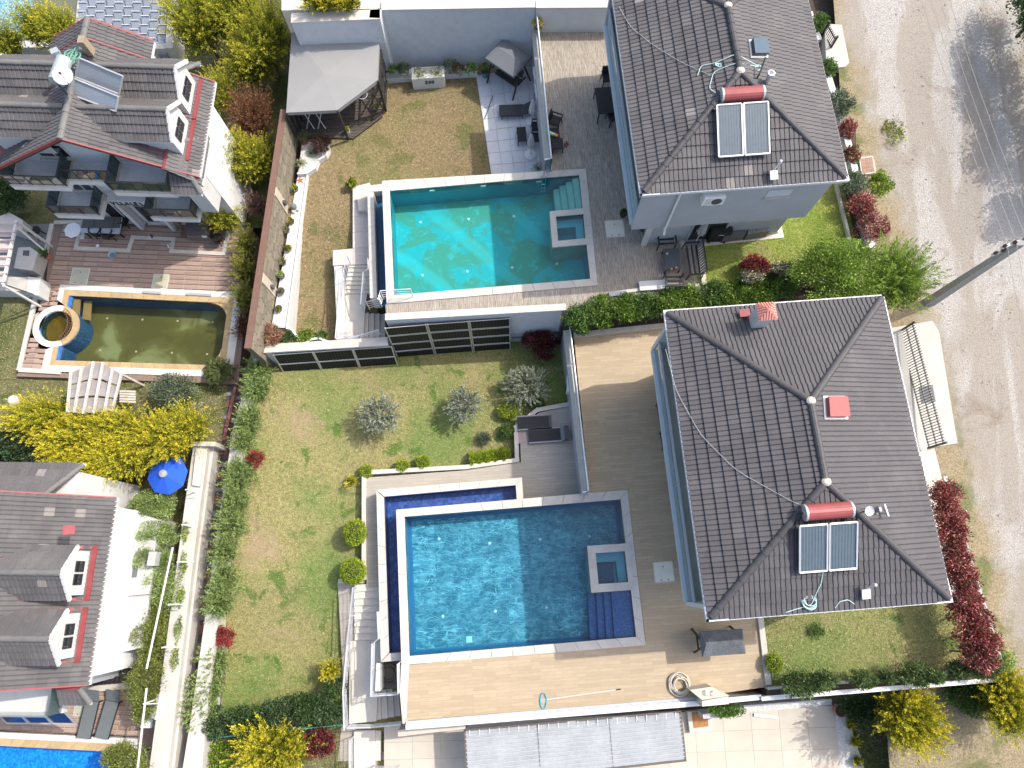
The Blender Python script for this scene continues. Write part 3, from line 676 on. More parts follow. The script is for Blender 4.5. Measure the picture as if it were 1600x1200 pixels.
# ---- lower pool
def mosaic(name, a, b, rot, s=0.05, rough=0.3):
    t = NT(name, rough); p = t.pos(rot=rot)
    mp = t.node('ShaderNodeMapping'); mp.inputs['Scale'].default_value = (1/s,)*3; t.L(p, mp.inputs['Vector'])
    v = t.node('ShaderNodeTexWhiteNoise'); 
    fl = t.node('ShaderNodeVectorMath', operation='FLOOR'); t.L(mp.outputs[0], fl.inputs[0]); t.L(fl.outputs[0], v.inputs[0])
    c = t.ramp(v.outputs[0], [(0.0, a), (0.6, b), (1.0, vary(b, 1.5))])
    return t.col(c)
BMOS = mosaic('blue_mosaic', (0.04, 0.07, 0.235), (0.07, 0.115, 0.31), TH)
BMOSD = mosaic('navy_mosaic', (0.02, 0.038, 0.115), (0.03, 0.06, 0.17), TH, 0.05)
def marble_floor(name, a, b, vein, sheen=1.0):
    t = NT(name, 0.4); p = t.pos()
    n = t.noise(p, 1.3, 5, 0.6, 0.6)
    c = t.mix(t.ramp(t.noise(p, 2.6, 5, 0.7, 0.5), [(0.42, 0.0), (0.68, 0.45)]), t.ramp(n, [(0.3, a), (0.7, b)]), vein)
    for rot, sc, th_, k in ((0.55, (1.6, 5.6, 1), 0.018, 0.9), (-0.5, (1.4, 5.2, 1), 0.018, 0.85), (1.35, (1.5, 5.0, 1), 0.016, 0.75), (0.1, (2.2, 8.0, 1), 0.018, 0.7), (-1.1, (1.7, 6.0, 1), 0.016, 0.6)):
        mp = t.node('ShaderNodeMapping'); mp.inputs['Rotation'].default_value = (0, 0, rot); mp.inputs['Scale'].default_value = sc; mp.inputs['Location'].default_value = (rot*9, sc[1], 0); t.L(p, mp.inputs['Vector'])
        vo = t.node('ShaderNodeTexVoronoi', feature='DISTANCE_TO_EDGE'); vo.inputs['Scale'].default_value = 1.0; t.L(mp.outputs[0], vo.inputs['Vector'])
        msk = t.noise(mp.outputs[0], 0.9, 3, 0.6)
        f = t.math('MULTIPLY', t.ramp(vo.outputs['Distance'], [(0.0, k), (th_*2.2, 0.0)]), t.ramp(msk, [(0.47, 0.0), (0.58, 1.0)]))
        c = t.mix(f, c, vein)
    oi = t.node('ShaderNodeObjectInfo'); c = t.mix(t.ramp(oi.outputs['Random'], [(0, 0.0), (1, 0.35)]), c, vary(a, 0.7))
    return t.col(c)
POOLF = marble_floor('teal_marble_tile', (0.022, 0.135, 0.205), (0.05, 0.24, 0.33), (0.42, 0.78, 0.84))
POOLW = mat('dark_teal_tile', (0.04, 0.19, 0.36), 0.3, 0.12, 3)
WATERB = water_mat('clear_blue_water', (0.62, 0.88, 0.96), 0.10)
WATERN = water_mat('navy_water', (0.62, 0.75, 0.95), 0.08)
def pool_b():
    r = thing('swimming_pool', 'lower infinity pool with marbled blue floor tiles and cream coping', 'swimming pool', at(800, 900, 0))
    I = ats([(632, 807.5), (969.5, 780.5), (994, 995), (640, 1025)], 0.0); O = ats([(619, 796.5), (980, 765.3), (1008.7, 1008), (627.5, 1039)], 0.0)
    coping_slabs(r, O, I, 0.03, -0.35, STONE, 0.95, skip=(0, 1, 2, 3) if False else ())
    basin(r, I, -0.02, 1.45, POOLW, POOLW)
    # floor tiles, each one a slab
    F = ats([(632, 807.5), (969.5, 780.5), (994, 995), (640, 1025)], 0.0); nu, nv = 9, 6
    k = 0
    for j in range(nv):
        for i in range(nu):
            def P(s, t): return (F[3]*(1-s)+F[2]*s)*(1-t) + (F[0]*(1-s)+F[1]*s)*t
            g = 0.0007
            s0, s1, t0, t1 = i/nu*0.98+.01+g, (i+1)/nu*0.98+.01-g, j/nv*0.97+.015+g*1.5, (j+1)/nv*0.97+.015-g*1.5
            c = P((s0+s1)/2, (t0+t1)/2)
            obj('floor_tile', MB().prism([P(s0, t0), P(s1, t0), P(s1, t1), P(s0, t1)], -1.465+random.uniform(0, .006), -1.5), POOLF, r)
    # a bench rail under water round the walls
    # entry steps of mosaic in the SE corner
    S = ats([(922, 927), (985.5, 922), (994, 995), (925, 1001)], 0.0)
    for u0, u1, z in ((0.0, 0.19, -0.85), (0.19, 0.36, -0.62), (0.36, 0.53, -0.42), (0.53, 1.0, -0.22)):
        a, b, c, d = S[0].lerp(S[1], u0), S[0].lerp(S[1], u1), S[3].lerp(S[2], u1), S[3].lerp(S[2], u0)
        obj('pool_step', MB().prism([a, b, c, d], z, -1.46), BMOS, r)
    # spa in the E side
    so = ats([(917.5, 853), (985, 848.5), (990, 921.5), (923.7, 926.3)], 0); si = ats([(930.5, 864.5), (976, 861.2), (981.5, 909.5), (935, 912.5)], 0)
    coping_slabs(r, so, si, 0.05, -1.46, STONE, 0.9)
    basin(r, si, 0.0, 1.0, POOLW, mat('pale_spa_tile', (0.46, 0.62, 0.64), 0.4, 0.1, 3))
    w = ats([(931.5, 878.5), (962.5, 877), (965, 912), (934, 914)], 0)
    obj('spa_well', MB().prism(w, -0.995, -1.3), BMOSD, r)
    obj('spa_bench', MB().prism([si[0], si[1], si[1].lerp(si[2], .3), si[0].lerp(si[3], .3)], -0.42, -1.0), mat('pale_spa_tile', (0.46, 0.62, 0.64)), r)
    obj('spa_bench', MB().prism([si[0].lerp(si[1], .72).lerp(si[3].lerp(si[2], .72), .3), si[1].lerp(si[2], .3), si[2], si[3].lerp(si[2], .72)], -0.424, -1.0), mat('pale_spa_tile', (0.46, 0.62, 0.64)), r)
    obj('water', MB().quad(*[Vector((p.x, p.y, -0.03)) for p in (si[3], si[2], si[1], si[0])]), water_mat('spa_water', (0.70, 0.90, 0.95)), r)
    obj('water', MB().quad(*[Vector((p.x, p.y, -0.05)) for p in (I[3], I[2], I[1], I[0])]), WATERB, r)
    # lamps in the walls / floor
    for x, y in ((686, 842), (765, 849), (844, 843), (921, 838), (692, 963), (774, 955), (854, 949)):
        p = at(x, y, -1.45); obj('pool_lamp', MB().lathe((p.x, p.y, -1.458), [(0.07, 0), (0.07, 0.02), (0.03, 0.03)], 10), PVC, r)
    p = at(733, 999, -1.45); obj('drain_grate', MB().box((p.x, p.y, -1.45), (0.26, 0.26, 0.02), TH), mat('grate', (0.55, 0.80, 0.80), 0.5), r)
    for x, y in ((702, 800), (882, 784), (700, 1021), (880, 1006)):
        p = at(x, y, -0.2); obj('skimmer', MB().box((p.x, p.y, -0.2), (0.25, 0.05, 0.1), TH), PVC, r)
    # overflow channel along W and N sides, a level lower
    z = -0.7
    co = ats([(588, 765.5), (816, 746), (817.5, 779), (806.5, 779)], z)
    def Q(pts, zt, zb, m, nm): obj(nm, MB().prism(ats(pts, z), zt, zb), m, r)
    n = 7
    def strip_(a0, a1, b0, b1, n):
        A0, A1, B0, B1 = [at(*q, z) for q in (a0, a1, b0, b1)]
        for k in range(n):
            s0, s1 = k/n+.001, (k+1)/n-.001
            obj('coping_slab', MB().prism([A0.lerp(A1, s0), A0.lerp(A1, s1), B0.lerp(B1, s1), B0.lerp(B1, s0)], z, -2.6), STONE, r)
    strip_((588, 765.5), (815.5, 746), (600, 776), (805.5, 758), 7)          # N arm
    strip_((588, 766.5), (595, 1034), (600, 777), (608, 1020), 9)            # W arm
    strip_((805.8, 757.8), (807.5, 782), (815.5, 746), (818, 782), 1)
    strip_((595.3, 1034.5), (627, 1032), (608, 1021), (627, 1019.5), 1)
    ch = ats([(600, 776), (805.5, 758), (806.5, 785), (619, 800)], z); ch2 = ats([(600, 776.5), (622, 798), (630, 1020), (608, 1021)], z)
    cm = mosaic('channel_mosaic', (0.045, 0.125, 0.26), (0.12, 0.16, 0.33), TH, 0.12)
    obj('channel_floor', MB().prism(ch, -1.55, -1.7), cm, r); obj('channel_floor', MB().prism(ch2, -1.554, -1.7), cm, r)
    W = MB()
    for a, b in (((600, 776), (805.5, 758)), ((600, 777), (608, 1020))):
        p, q = at(*a, z), at(*b, z); W.beam(p + Vector((0, 0, -0.45)), q + Vector((0, 0, -0.45)), 0.03, 0.88)
    obj('channel_wall', W, BMOSD, r)
    E_ = MB()
    for a, b in (((619.2, 796.8), (817, 780)), ((619.4, 797), (627.2, 1034))):
        p, q = at(*a, 0), at(*b, 0); d = (q-p).normalized(); nn = Vector((d.y, -d.x, 0)); nn = nn if nn.x > 0.5 or nn.y < -0.5 else -nn
        E_.prism([p + nn*0.02, q + nn*0.02, q+nn*0.16, p+nn*0.16], -0.352, -1.9)
    obj('weir_wall', E_, BMOSD, r)
    obj('water', MB().quad(*[Vector((p.x, p.y, z-0.22)) for p in (ch[3], ch[2], ch[1], ch[0])]), WATERN, r)
    obj('water', MB().quad(*[Vector((p.x, p.y, z-0.224)) for p in (ch2[3], ch2[2], ch2[1], ch2[0])]), WATERN, r)
    # dark pump pit S of the channel
    obj('pit_floor', MB().prism(ats([(594, 1034), (627, 1032), (626, 1077), (595, 1077)], -1.6), -1.95, -2.2), mat('pit_board', (0.15, 0.135, 0.11), 0.8, 0.2, 3), r)
    obj('pit_wall', MB().prism(ats([(627, 1032), (640, 1038), (638, 1079), (626, 1079)], 0), -0.002, -4), WHITE, r)
    obj('pit_wall', MB().prism(ats([(594, 1036), (594, 1080), (586, 1080), (588, 1036)], -0.9), -0.9, -4), WHITE, r)
    obj('pit_wall', MB().prism(ats([(624, 1077), (640, 1077), (637, 1130), (629, 1131)], 0), -0.003, -4.2), STONE, r)
    # wet hoses lying in the channel
    for pts in ([(603, 930), (612, 950), (622, 955)], [(607, 990), (611, 975), (620, 970), (625, 977)]):
        Pp = [at(x, y, -1.4) for x, y in pts]; obj('channel_hose', MB().tube(Pp, 0.025, 6), mat('blue_hose', (0.06, 0.16, 0.55), 0.5), r)
pool_b()

# ---- upper pool
def algae(name, clean, green, pale):
    t = NT(name, 0.6); p = t.pos()
    n = t.noise(p, 0.55, 4, 0.55, 0.9); n2 = t.noise(p, 2.6, 5, 0.65, 0.5)
    c = t.mix(t.ramp(n, [(0.43, 0.0), (0.50, 0.85)]), clean, green)
    c = t.mix(t.ramp(n2, [(0.54, 0.0), (0.66, 0.5)]), c, pale)
    w = t.node('ShaderNodeTexWave'); w.inputs['Scale'].default_value = 0.16; w.inputs['Distortion'].default_value = 2.6; w.inputs['Detail'].default_value = 2; w.bands_direction = 'DIAGONAL'; t.L(p, w.inputs['Vector'])
    c = t.mix(t.ramp(w.outputs['Fac'], [(0.84, 0.0), (0.97, 0.45)]), c, pale)
    sp = t.noise(p, 7, 2, 0.5); c = t.mix(t.ramp(sp, [(0.76, 0.0), (0.80, 0.8)]), c, (0.02, 0.12, 0.10))
    return t.col(c)
def pool_a():
    z = ZA; r = thing('swimming_pool', 'upper turquoise pool with green algae patches on its floor', 'swimming pool', at(760, 360, z))
    O = ats([(597, 283), (915.5, 264), (933.5, 446), (604, 475)], z); I = ats([(609, 298.5), (904.8, 273.5), (922.3, 436), (616, 461.5)], z)
    coping_slabs(r, O, I, z+0.03, z-0.35, STONE, 0.95)
    basin(r, I, z-0.02, 1.5, mat('turquoise_wall', (0.02, 0.32, 0.42), 0.4, 0.08, 2), algae('algae_floor', (0.022, 0.40, 0.45), (0.10, 0.30, 0.21), (0.06, 0.56, 0.62)))
    st = mat('pale_green_step', (0.42, 0.62, 0.56), 0.5, 0.1, 3)
    S = ats([(866, 282), (904, 274), (912, 327), (872, 332)], z)
    for u0, u1, dz in ((0, .25, .85), (.25, .5, .62), (.5, .75, .40), (.75, 1.0, .2)):
        obj('pool_step', MB().prism([S[0].lerp(S[1], u0), S[0].lerp(S[1], u1), S[3].lerp(S[2], u1), S[3].lerp(S[2], u0)], z-dz, z-1.52), st, r)
    so = ats([(858.5, 331), (911.5, 326), (917.5, 382), (863, 387)], z); si = ats([(868.5, 339), (911.5, 335), (914.5, 373), (872, 377)], z)
    coping_slabs(r, so, si, z+0.05, z-1.5, STONE, 0.9)
    spat = mat('spa_green', (0.30, 0.60, 0.60), 0.4, 0.1, 3)
    basin(r, si, z, 1.0, mat('turquoise_wall', (0.03, 0.42, 0.56)), mat('spa_dark', (0.05, 0.35, 0.42), 0.4, 0.1, 3))
    obj('spa_bench', MB().prism([si[0], si[1], si[1].lerp(si[2], .32), si[0].lerp(si[3], .32)], z-.4, z-1), spat, r)
    obj('spa_bench', MB().prism([si[0].lerp(si[1], .72).lerp(si[3].lerp(si[2], .72), .32), si[1].lerp(si[2], .32), si[2], si[3].lerp(si[2], .72)], z-.404, z-1), spat, r)
    obj('water', MB().quad(*[Vector((p.x, p.y, z-0.03)) for p in (si[3], si[2], si[1], si[0])]), WATERB, r)
    obj('water', MB().quad(*[Vector((p.x, p.y, z-0.06)) for p in (I[3], I[2], I[1], I[0])]), water_mat('turquoise_water', (0.62, 0.95, 0.95), 0.10), r)
    for x, y in ((657, 347), (660, 430), (730, 424), (732, 342), (800, 418), (803, 338), (870, 412)):
        p = at(x, y, z-1.5); obj('pool_lamp', MB().lathe((p.x, p.y, z-1.52), [(0.07, 0), (0.07, 0.02), (0.03, 0.03)], 10), PVC, r)
    for x, y in ((675, 298), (755, 291), (842, 284)):
        p = at(x, y, z-.2); obj('skimmer', MB().box((p.x, p.y, z-.2), (0.25, 0.05, 0.1), TH), PVC, r)
    # W overflow channel, lower
    zz = 0.7
    Pq = lambda pts: ats(pts, zz)
    obj('channel_floor', MB().prism(Pq([(583, 300), (600, 299), (606, 464), (588, 466)]), -0.25, -0.5), mat('deep_blue_tile', (0.03, 0.17, 0.27), 0.4, 0.1, 3), r)
    obj('weir_wall', MB().prism(ats([(598.3, 285), (600, 299), (606, 470), (604.5, 473)], z), z-.352, -0.5), mat('deep_blue_tile', (0.03, 0.17, 0.27)), r)
    A0, A1, B0, B1 = [at(*q, zz) for q in ((574, 300), (578, 466), (584, 300), (589, 466))]
    for k in range(6): obj('coping_slab', MB().prism([A0.lerp(A1, k/6+.001), A0.lerp(A1, (k+1)/6-.001), B0.lerp(B1, (k+1)/6-.001), B0.lerp(B1, k/6+.001)], zz, -0.6), STONEG, r)
    obj('coping_slab', MB().prism(Pq([(552, 291), (601, 285), (602, 299), (574, 300), (574, 315), (554, 315)]), zz-0.9, -1.2), STONE, r)
    obj('channel_end', MB().prism(Pq([(574, 300), (602, 298), (602, 287), (574, 290)]), zz+0.002, -0.6), STONE, r)
    obj('water', MB().quad(*[Vector((p.x, p.y, 0.3)) for p in Pq([(588, 466), (606, 464), (600, 299), (583, 300)])]), WATERN, r)
    # ladder rail lying in the N side
    mb = MB()
    for x in (846, 852): 
        p = at(x, 282, z); mb.tube([p + Vector((0, .25, .05)), p + Vector((0, .2, .5)), p + Vector((0, -.05, .5)), p + Vector((0, -.1, -.9))], 0.02, 6)
    for h in (-.2, -.5, -.8): p = at(846, 282, z) + Vector((0, -.1, h)); q = at(852, 282, z) + Vector((0, -.1, h)); mb.beam(p, q, .05, .03)
    obj('pool_ladder', mb, STEEL, r)
pool_a()

# ---- villa pool with round tub (murky), and the bright pool at the bottom left
def pool_d():
    z = ZD; r = thing('swimming_pool', 'murky green villa pool with a round tub at its corner', 'swimming pool', at(200, 520, z))
    I = ats([(108, 462), (357, 474), (343, 571), (87, 563)], z)
    I4 = I
    WD = mat('yellow_wood_board', (0.48, 0.35, 0.18), 0.6, 0.18, 4, 0.2, fine=25, per=0.2)
    mid = ats([(101, 453), (366, 466), (352, 580), (78, 571)], z); out = ats([(95, 445), (382, 457), (362, 590), (65, 580)], z)
    coping_slabs(r, mid, I, z+0.03, z-0.3, WD, 0.6, skip=(3,), name='coping_board')
    WC_ = mat('white_coping', (0.66, 0.63, 0.58), 0.6, 0.1, 3, per=.08); coping_slabs(r, out, mid, z+0.05, z-0.3, WC_, 0.9, skip=(3,))
    for o_, i_, m_, h_ in ((mid, I, WD, .03), (out, mid, WC_, .05)):
        for s0, s1 in ((0, .24), (.82, 1)): obj('coping_slab', MB().prism([o_[3].lerp(o_[0], s0), o_[3].lerp(o_[0], s1), i_[3].lerp(i_[0], s1), i_[3].lerp(i_[0], s0)], z+h_, z-.3), m_, r)
    # rounded NE and SE corners
    for (cx, cy), sgn in (((357, 474), -1), ((343, 571), 1)):
        c = at(cx, cy, z); pts = []
        for k in range(7):
            a = (math.pi/2)*k/6; q = c + Vector((-0.9 + 0.9*math.cos(a), (0.9 - 0.9*math.sin(a))*sgn*1.0, 0)) if sgn > 0 else c + Vector((-0.9 + 0.9*math.cos(a), -0.9 + 0.9*math.sin(a), 0))
            pts.append(q)
        obj('corner_coping', MB().prism([c] + pts, z+0.028, z-1.3), WD, r)
    bl = mosaic('royal_blue_mosaic', (0.02, 0.09, 0.36), (0.04, 0.17, 0.52), R(-3), 0.06)
    t = NT('murky_floor', 0.7); p = t.pos(); n = t.noise(p, 0.38, 3, 0.5, 0.6)
    fl = t.col(t.mix(t.ramp(t.noise(p, 3, 4, .6), [(.6, 0), (.75, .4)]), t.ramp(n, [(0.42, (0.14, 0.145, 0.05)), (0.53, (0.19, 0.20, 0.07)), (0.60, (0.33, 0.40, 0.23)), (0.74, (0.37, 0.45, 0.26))]), (0.10, 0.11, 0.03)))
    basin(r, I, z-0.02, 1.3, bl, fl, skip=(3,))
    for s0, s1 in ((.002, .24), (.82, .998)): A_, B_ = I[3].lerp(I[0], s0), I[3].lerp(I[0], s1); obj('basin_wall', MB().prism([A_, B_, B_+Vector((.14, 0, 0)), A_+Vector((.14, 0, 0))], z-.02, z-1.42), bl, r)
    obj('water', MB().quad(*[Vector((q.x, q.y, z-0.12)) for q in (I[3], I[2], I[1], I[0])]), water_mat('murky_water', (0.70, 0.70, 0.58), 0.10), r)
    for k, (x0, x1) in enumerate(((109, 121), (122, 134))):
        obj('pool_step', MB().prism(ats([(x0, 464), (x1, 465), (x1+(-2), 490+k*5), (x0-3, 488+k*5)], z), z-0.25-k*.28, z-.32-k*.28), WD, r)
    c = at(88, 510, z); n = 28
    ringm = MB(); 
    for k in range(n):
        a0, a1 = 2*math.pi*k/n+.004, 2*math.pi*(k+1)/n-.004
        f = lambda a, rr: (c.x + rr*math.cos(a), c.y + rr*math.sin(a)*0.97)
        obj('tub_coping', MB().prism([f(a0, .86), f(a1, .86), f(a1, 1.18), f(a0, 1.18)], z+0.055, z-0.05), WD if -1.3 < (a0 if a0 < math.pi else a0-2*math.pi) < 1.3 else mat('white_coping', (0.74, 0.71, 0.66)), r)
    w = MB(); w.lathe((c.x, c.y, z-1.3), [(1.15, 0), (1.15, 1.25), (0.87, 1.25), (0.87, 0.6)], 32); obj('tub_wall', w, bl, r)
    t_ = MB().lathe((c.x, c.y, z-0.55), [(0.854, 0), (0.854, 0.004)], 32); obj('tub_floor', t_, mat('algae_brown', (0.34, 0.28, 0.11), 0.6, 0.25, 1.2), r)
    obj('tub_wall', MB().lathe((c.x, c.y, z-0.74), [(0.865, 0.0), (0.865, 0.74), (0.855, 0.74), (0.855, 0.0)], 32), bl, r)
    obj('water', MB().lathe((c.x, c.y, z-0.14), [(0.852, 0), (0.852, 0.001)], 32), water_mat('murky_water2', (0.75, 0.72, 0.5), 0.08), r)
    # little arched rail over the tub edge
    mb = MB()
    for rr in (0.80, 1.0):
        pts = [Vector((c.x + rr*math.cos(a), c.y + rr*math.sin(a), z + 0.28 + 0.1*math.sin((a+1.1)/2.2*math.pi))) for a in np.linspace(-1.1, 1.1, 12)]; mb.tube(pts, 0.016, 6)
    for a in np.linspace(-1.0, 1.0, 14): mb.beam(Vector((c.x+.8*math.cos(a), c.y+.8*math.sin(a), z+.33)), Vector((c.x+1.0*math.cos(a), c.y+1.0*math.sin(a), z+.33)), 0.02, 0.02)
    obj('tub_rail', mb, BROWNW, r)
    for x, y in ((167, 497), (222, 499), (277, 501), (332, 503), (156, 547), (212, 549), (268, 551), (323, 553)):
        p = at(x, y, z-1.28); obj('pool_lamp', MB().lathe((p.x, p.y, z-1.325), [(0.06, 0), (0.06, 0.02), (0.02, 0.03)], 8), PVC, r)
    k = MB()
    for x0, x1, dy in ((223, 251, 0), (290, 330, 3)):
        p, q = at(x0, 456+dy, z+.1), at(x1, 458+dy, z+.1); k.beam(p, q, 0.12, 0.03)
    obj('grate', k, ALU, r)
pool_d()
def pool_e():
    z = ZE; r = thing('swimming_pool', 'bright blue villa pool edge at the bottom left corner', 'swimming pool', at(90, 1190, z))
    I = ats([(-60, 1162), (186, 1175), (180, 1300), (-60, 1300)], z); O = ats([(-60, 1150), (205, 1163), (200, 1312), (-60, 1312)], z)
    O2 = ats([(-60, 1141), (215, 1154), (212, 1320), (-60, 1320)], z)
    coping_slabs(r, O, I, z+.03, z-.3, mat('yellow_wood_board', (0.56, 0.37, 0.15)), 0.6, skip=(2, 3), name='coping_board')
    coping_slabs(r, O2, O, z+.05, z-.3, mat('white_coping', (0.74, 0.71, 0.66)), 0.9, skip=(2, 3))
    b = mosaic('bright_blue_mosaic', (0.01, 0.20, 0.62), (0.02, 0.30, 0.80), 0, 0.08); basin(r, I, z-.02, .7, b, b)
    obj('water', MB().quad(*[Vector((q.x, q.y, z-.1)) for q in (I[3], I[2], I[1], I[0])]), water_mat('blue_water', (0.75, 0.9, 0.98), .1), r)
pool_e()
def pool_n():
    z = -2.0; r = thing('swimming_pool', 'pale blue mosaic pool with a murky shallow end at the top left', 'swimming pool', at(20, 40, z))
    f = mosaic('pale_blue_mosaic', (0.16, 0.36, 0.55), (0.32, 0.56, 0.72), .1, 0.1)
    obj('basin_floor', MB().prism(ats([(-60, -60), (62, -60), (38, 40), (-60, 62)], z), z-.3, z-1), f, r)
    obj('basin_floor', MB().prism(ats([(62, -60), (126, -60), (116, 58), (38, 58), (38, 40)], z), z-.25, z-1), mat('silt', (0.24, 0.23, 0.16), .7, .2, 1), r)
    obj('coping', MB().prism(ats([(116, 62), (126, -60), (134, -60), (124, 70), (-60, 80), (-60, 66)], z), z, z-1), CONC, r)
    obj('water', MB().quad(*ats([(-60, 66), (116, 58), (126, -60), (-60, -60)], z-.08)), water_mat('grey_water', (0.85, 0.9, 0.92), .08), r)
pool_n()
# woven-look sunken paving at the top: raised and lowered grey boards laid basket-fashion
def weave():
    z = -1.6; r = thing('paved_court', 'blue grey basket weave decking beside the pale pool at the top', 'decking', at(200, 30, z))
    obj('base', MB().prism(ats([(120, -10), (276, -10), (268, 68), (122, 68)], z), z-.3, z-1.5), mat('slate_base', (0.10, 0.12, 0.15), .8), r)
    m = mat('blue_grey_board', (0.25, 0.285, 0.34), 0.6, 0.08, 3, per=.15)
    for j in range(-1, 5):
        for i in range(11):
            x = 122 + i*14.2 - j*1.5; y = 4 + j*14 + (7 if i % 2 else 0)
            if x > 262: continue
            a = ats([(x, y), (x+13.4, y), (x+12.9, y+13), (x-.5, y+13)], z); mb = MB()
            lo, hi = z-.25, z-.02
            mb.prism(a, (lambda X, Y, y0=a[0].y, y1=a[2].y: hi + (lo-hi)*((y0-Y)/(y0-y1+1e-6))) if True else hi, z-.6)
            obj('board', mb, m, r)
            obj('board_edge', MB().beam(a[0]+Vector((0, 0, .01)), a[1]+Vector((0, 0, .01)), .06, .06), mat('pale_edge', (0.45, 0.49, 0.54), .6), r)
    obj('rim', MB().prism(ats([(264, 0), (275, 0), (270, 75), (258, 75)], z+.3), z+.3, z-1.5), CONC, r)
    obj('rim', MB().prism(ats([(110, 66), (270, 68), (270, 76), (110, 76)], z+.1), z+.1, z-1.5), CONC, r)
weave()

# ================================================================== STAIRS AND RAILINGS
def stairs(name, label, px4, z0, z1, n, m):
    """straight flight between four px corners: first edge (upper) to last edge (lower); all read on the plane z0"""
    a, b, c, d = ats(px4, z0); r = thing(name, label, 'stairs', a)
    for k in range(n):
        s0, s1 = k/n, (k+1)/n; z = z0 + (z1-z0)*(k+1)/(n+1)
        obj('step', MB().prism([a.lerp(d, s0+.001), b.lerp(c, s0+.001), b.lerp(c, s1), a.lerp(d, s1)], z, z-1.5), m, r)
    return r
STEPM = mat('cream_step', (0.60, 0.56, 0.49), 0.7, 0.09, 3, per=.06)
stairs('staircase', 'cream garden steps running down beside the lower pool', [(553, 914), (594, 911), (598, 1003), (547, 1003)], ZBS, ZBS-1.0, 8, STEPM)
slab('landing', [(547, 985), (598, 985), (590, 1080), (588, 1127), (545, 1131)], ZBS-1.02, -4.3, STEPM)
stairs('staircase', 'short flight of cream steps dropping east under the lower terrace', [(585, 1126), (585, 1080), (627, 1078), (632, 1122)], ZBS-1.05, -3.6, 5, STEPM)
slab('landing', [(553, 1142), (586, 1141), (586, 1200), (553, 1200)], -3.1, -4.2, STEPM)
stairs('staircase', 'cream steps at the bottom edge left of the grey canopy', [(585, 1190), (585, 1143), (622, 1143), (622, 1190)], -3.1, -4.0, 4, STEPM)
stairs('staircase', 'cream steps going down beside the upper pool', [(545, 411), (576, 411), (575, 452), (534, 452)], ZAS, ZAS-0.6, 7, STEPM)
slab('landing', [(534, 440), (576, 440), (570, 486), (568, 532), (533, 537)], ZAS-0.6, -2.9, STEPM)
stairs('staircase', 'short white steps beside the solar panels dropping east below the upper terrace', [(566, 530), (567, 488), (598, 483), (598, 526)], ZAS-0.6, -1.9, 4, STEPM)
wall('stair_wall', 'white side wall of the upper garden steps', [(521, 392), (524, 536)], -2.5, lambda x, y: float(np.interp(y, [11.6, 15.5], [-1.0, ZAS+.02])), 0.42, WHITE, side=1, z_plan=ZAS)

def railing(label, px, zs, h=0.95, rails=4, post=1.2, m=STEELP, gap_base=0.08, name='railing', rr=0.022, zplan=None):
    P = [at(x, y, zs[i] if zplan is None else zplan) for i, (x, y) in enumerate(px)]
    for i, p in enumerate(P): p.z = zs[i]
    r = thing(name, label, 'railing', P[0])
    for i in range(len(P)-1):
        a, b = P[i], P[i+1]; n = max(1, round((b-a).length/post))
        for k in range(n + (1 if i == len(P)-2 else 0)):
            p = a.lerp(b, k/n); obj('post', MB().tube([p, p + Vector((0, 0, h))], rr*0.9, 6), m, r)
    up = Vector((0, 0, h)); obj('handrail', MB().tube([p + up for p in P], rr*1.25, 7), m, r)
    for k in range(rails-1):
        u = Vector((0, 0, h*(k+1)/rails)); obj('rail', MB().tube([p + u for p in P], rr*0.6, 5), m, r)
    return r
railing('steel railing on the lawn side of the lower garden steps', [(558, 918), (549, 1005), (543, 1075), (545, 1134)], [ZBS, ZBS-1.05, ZBS-1.05, ZBS-1.05])
railing('steel railing stepping down along the pool side of the lower steps', [(595, 955), (597, 995), (587, 1003), (585, 1083), (627, 1080)], [-.9, -.9, -1.2, -1.3, -1.5], 0.9)
railing('steel railing across the top of the east going lower flight', [(549, 1131), (586, 1130), (631, 1125)], [ZBS-1.05, ZBS-1.05, -1.3], 0.95)
railing('steel railing at the head of the bottom edge steps', [(553, 1150), (553, 1205)], [-3.1, -3.1], 0.95)
railing('steel railing across the bottom edge steps', [(556, 1205), (586, 1195), (625, 1195)], [-3.1, -3.1, -3.1], 0.95)
railing('short steel guard beside the dark pump pit', [(626, 1034), (627, 1078)], [-.0, -.0], 0.9, 3)
railing('steel railing on the lawn side of the upper garden steps', [(548, 412), (537, 470), (531, 538)], [ZAS, ZAS-.7, ZAS-.7])
railing('steel railing along the pool side of the upper steps', [(580, 416), (581, 432), (573, 437), (569, 486)], [.1, -.1, -.3, -1.0], 0.9)
railing('steel railing above the short steps next to the solar panels', [(533, 539), (566, 534), (597, 525)], [ZAS-.7, ZAS-.7, -.6], 0.9)
railing('steel guard rail on the south west corner of the upper pool', [(578, 484), (597, 479), (600, 467), (646, 464)], [.6, ZA, ZA, ZA], 0.95)

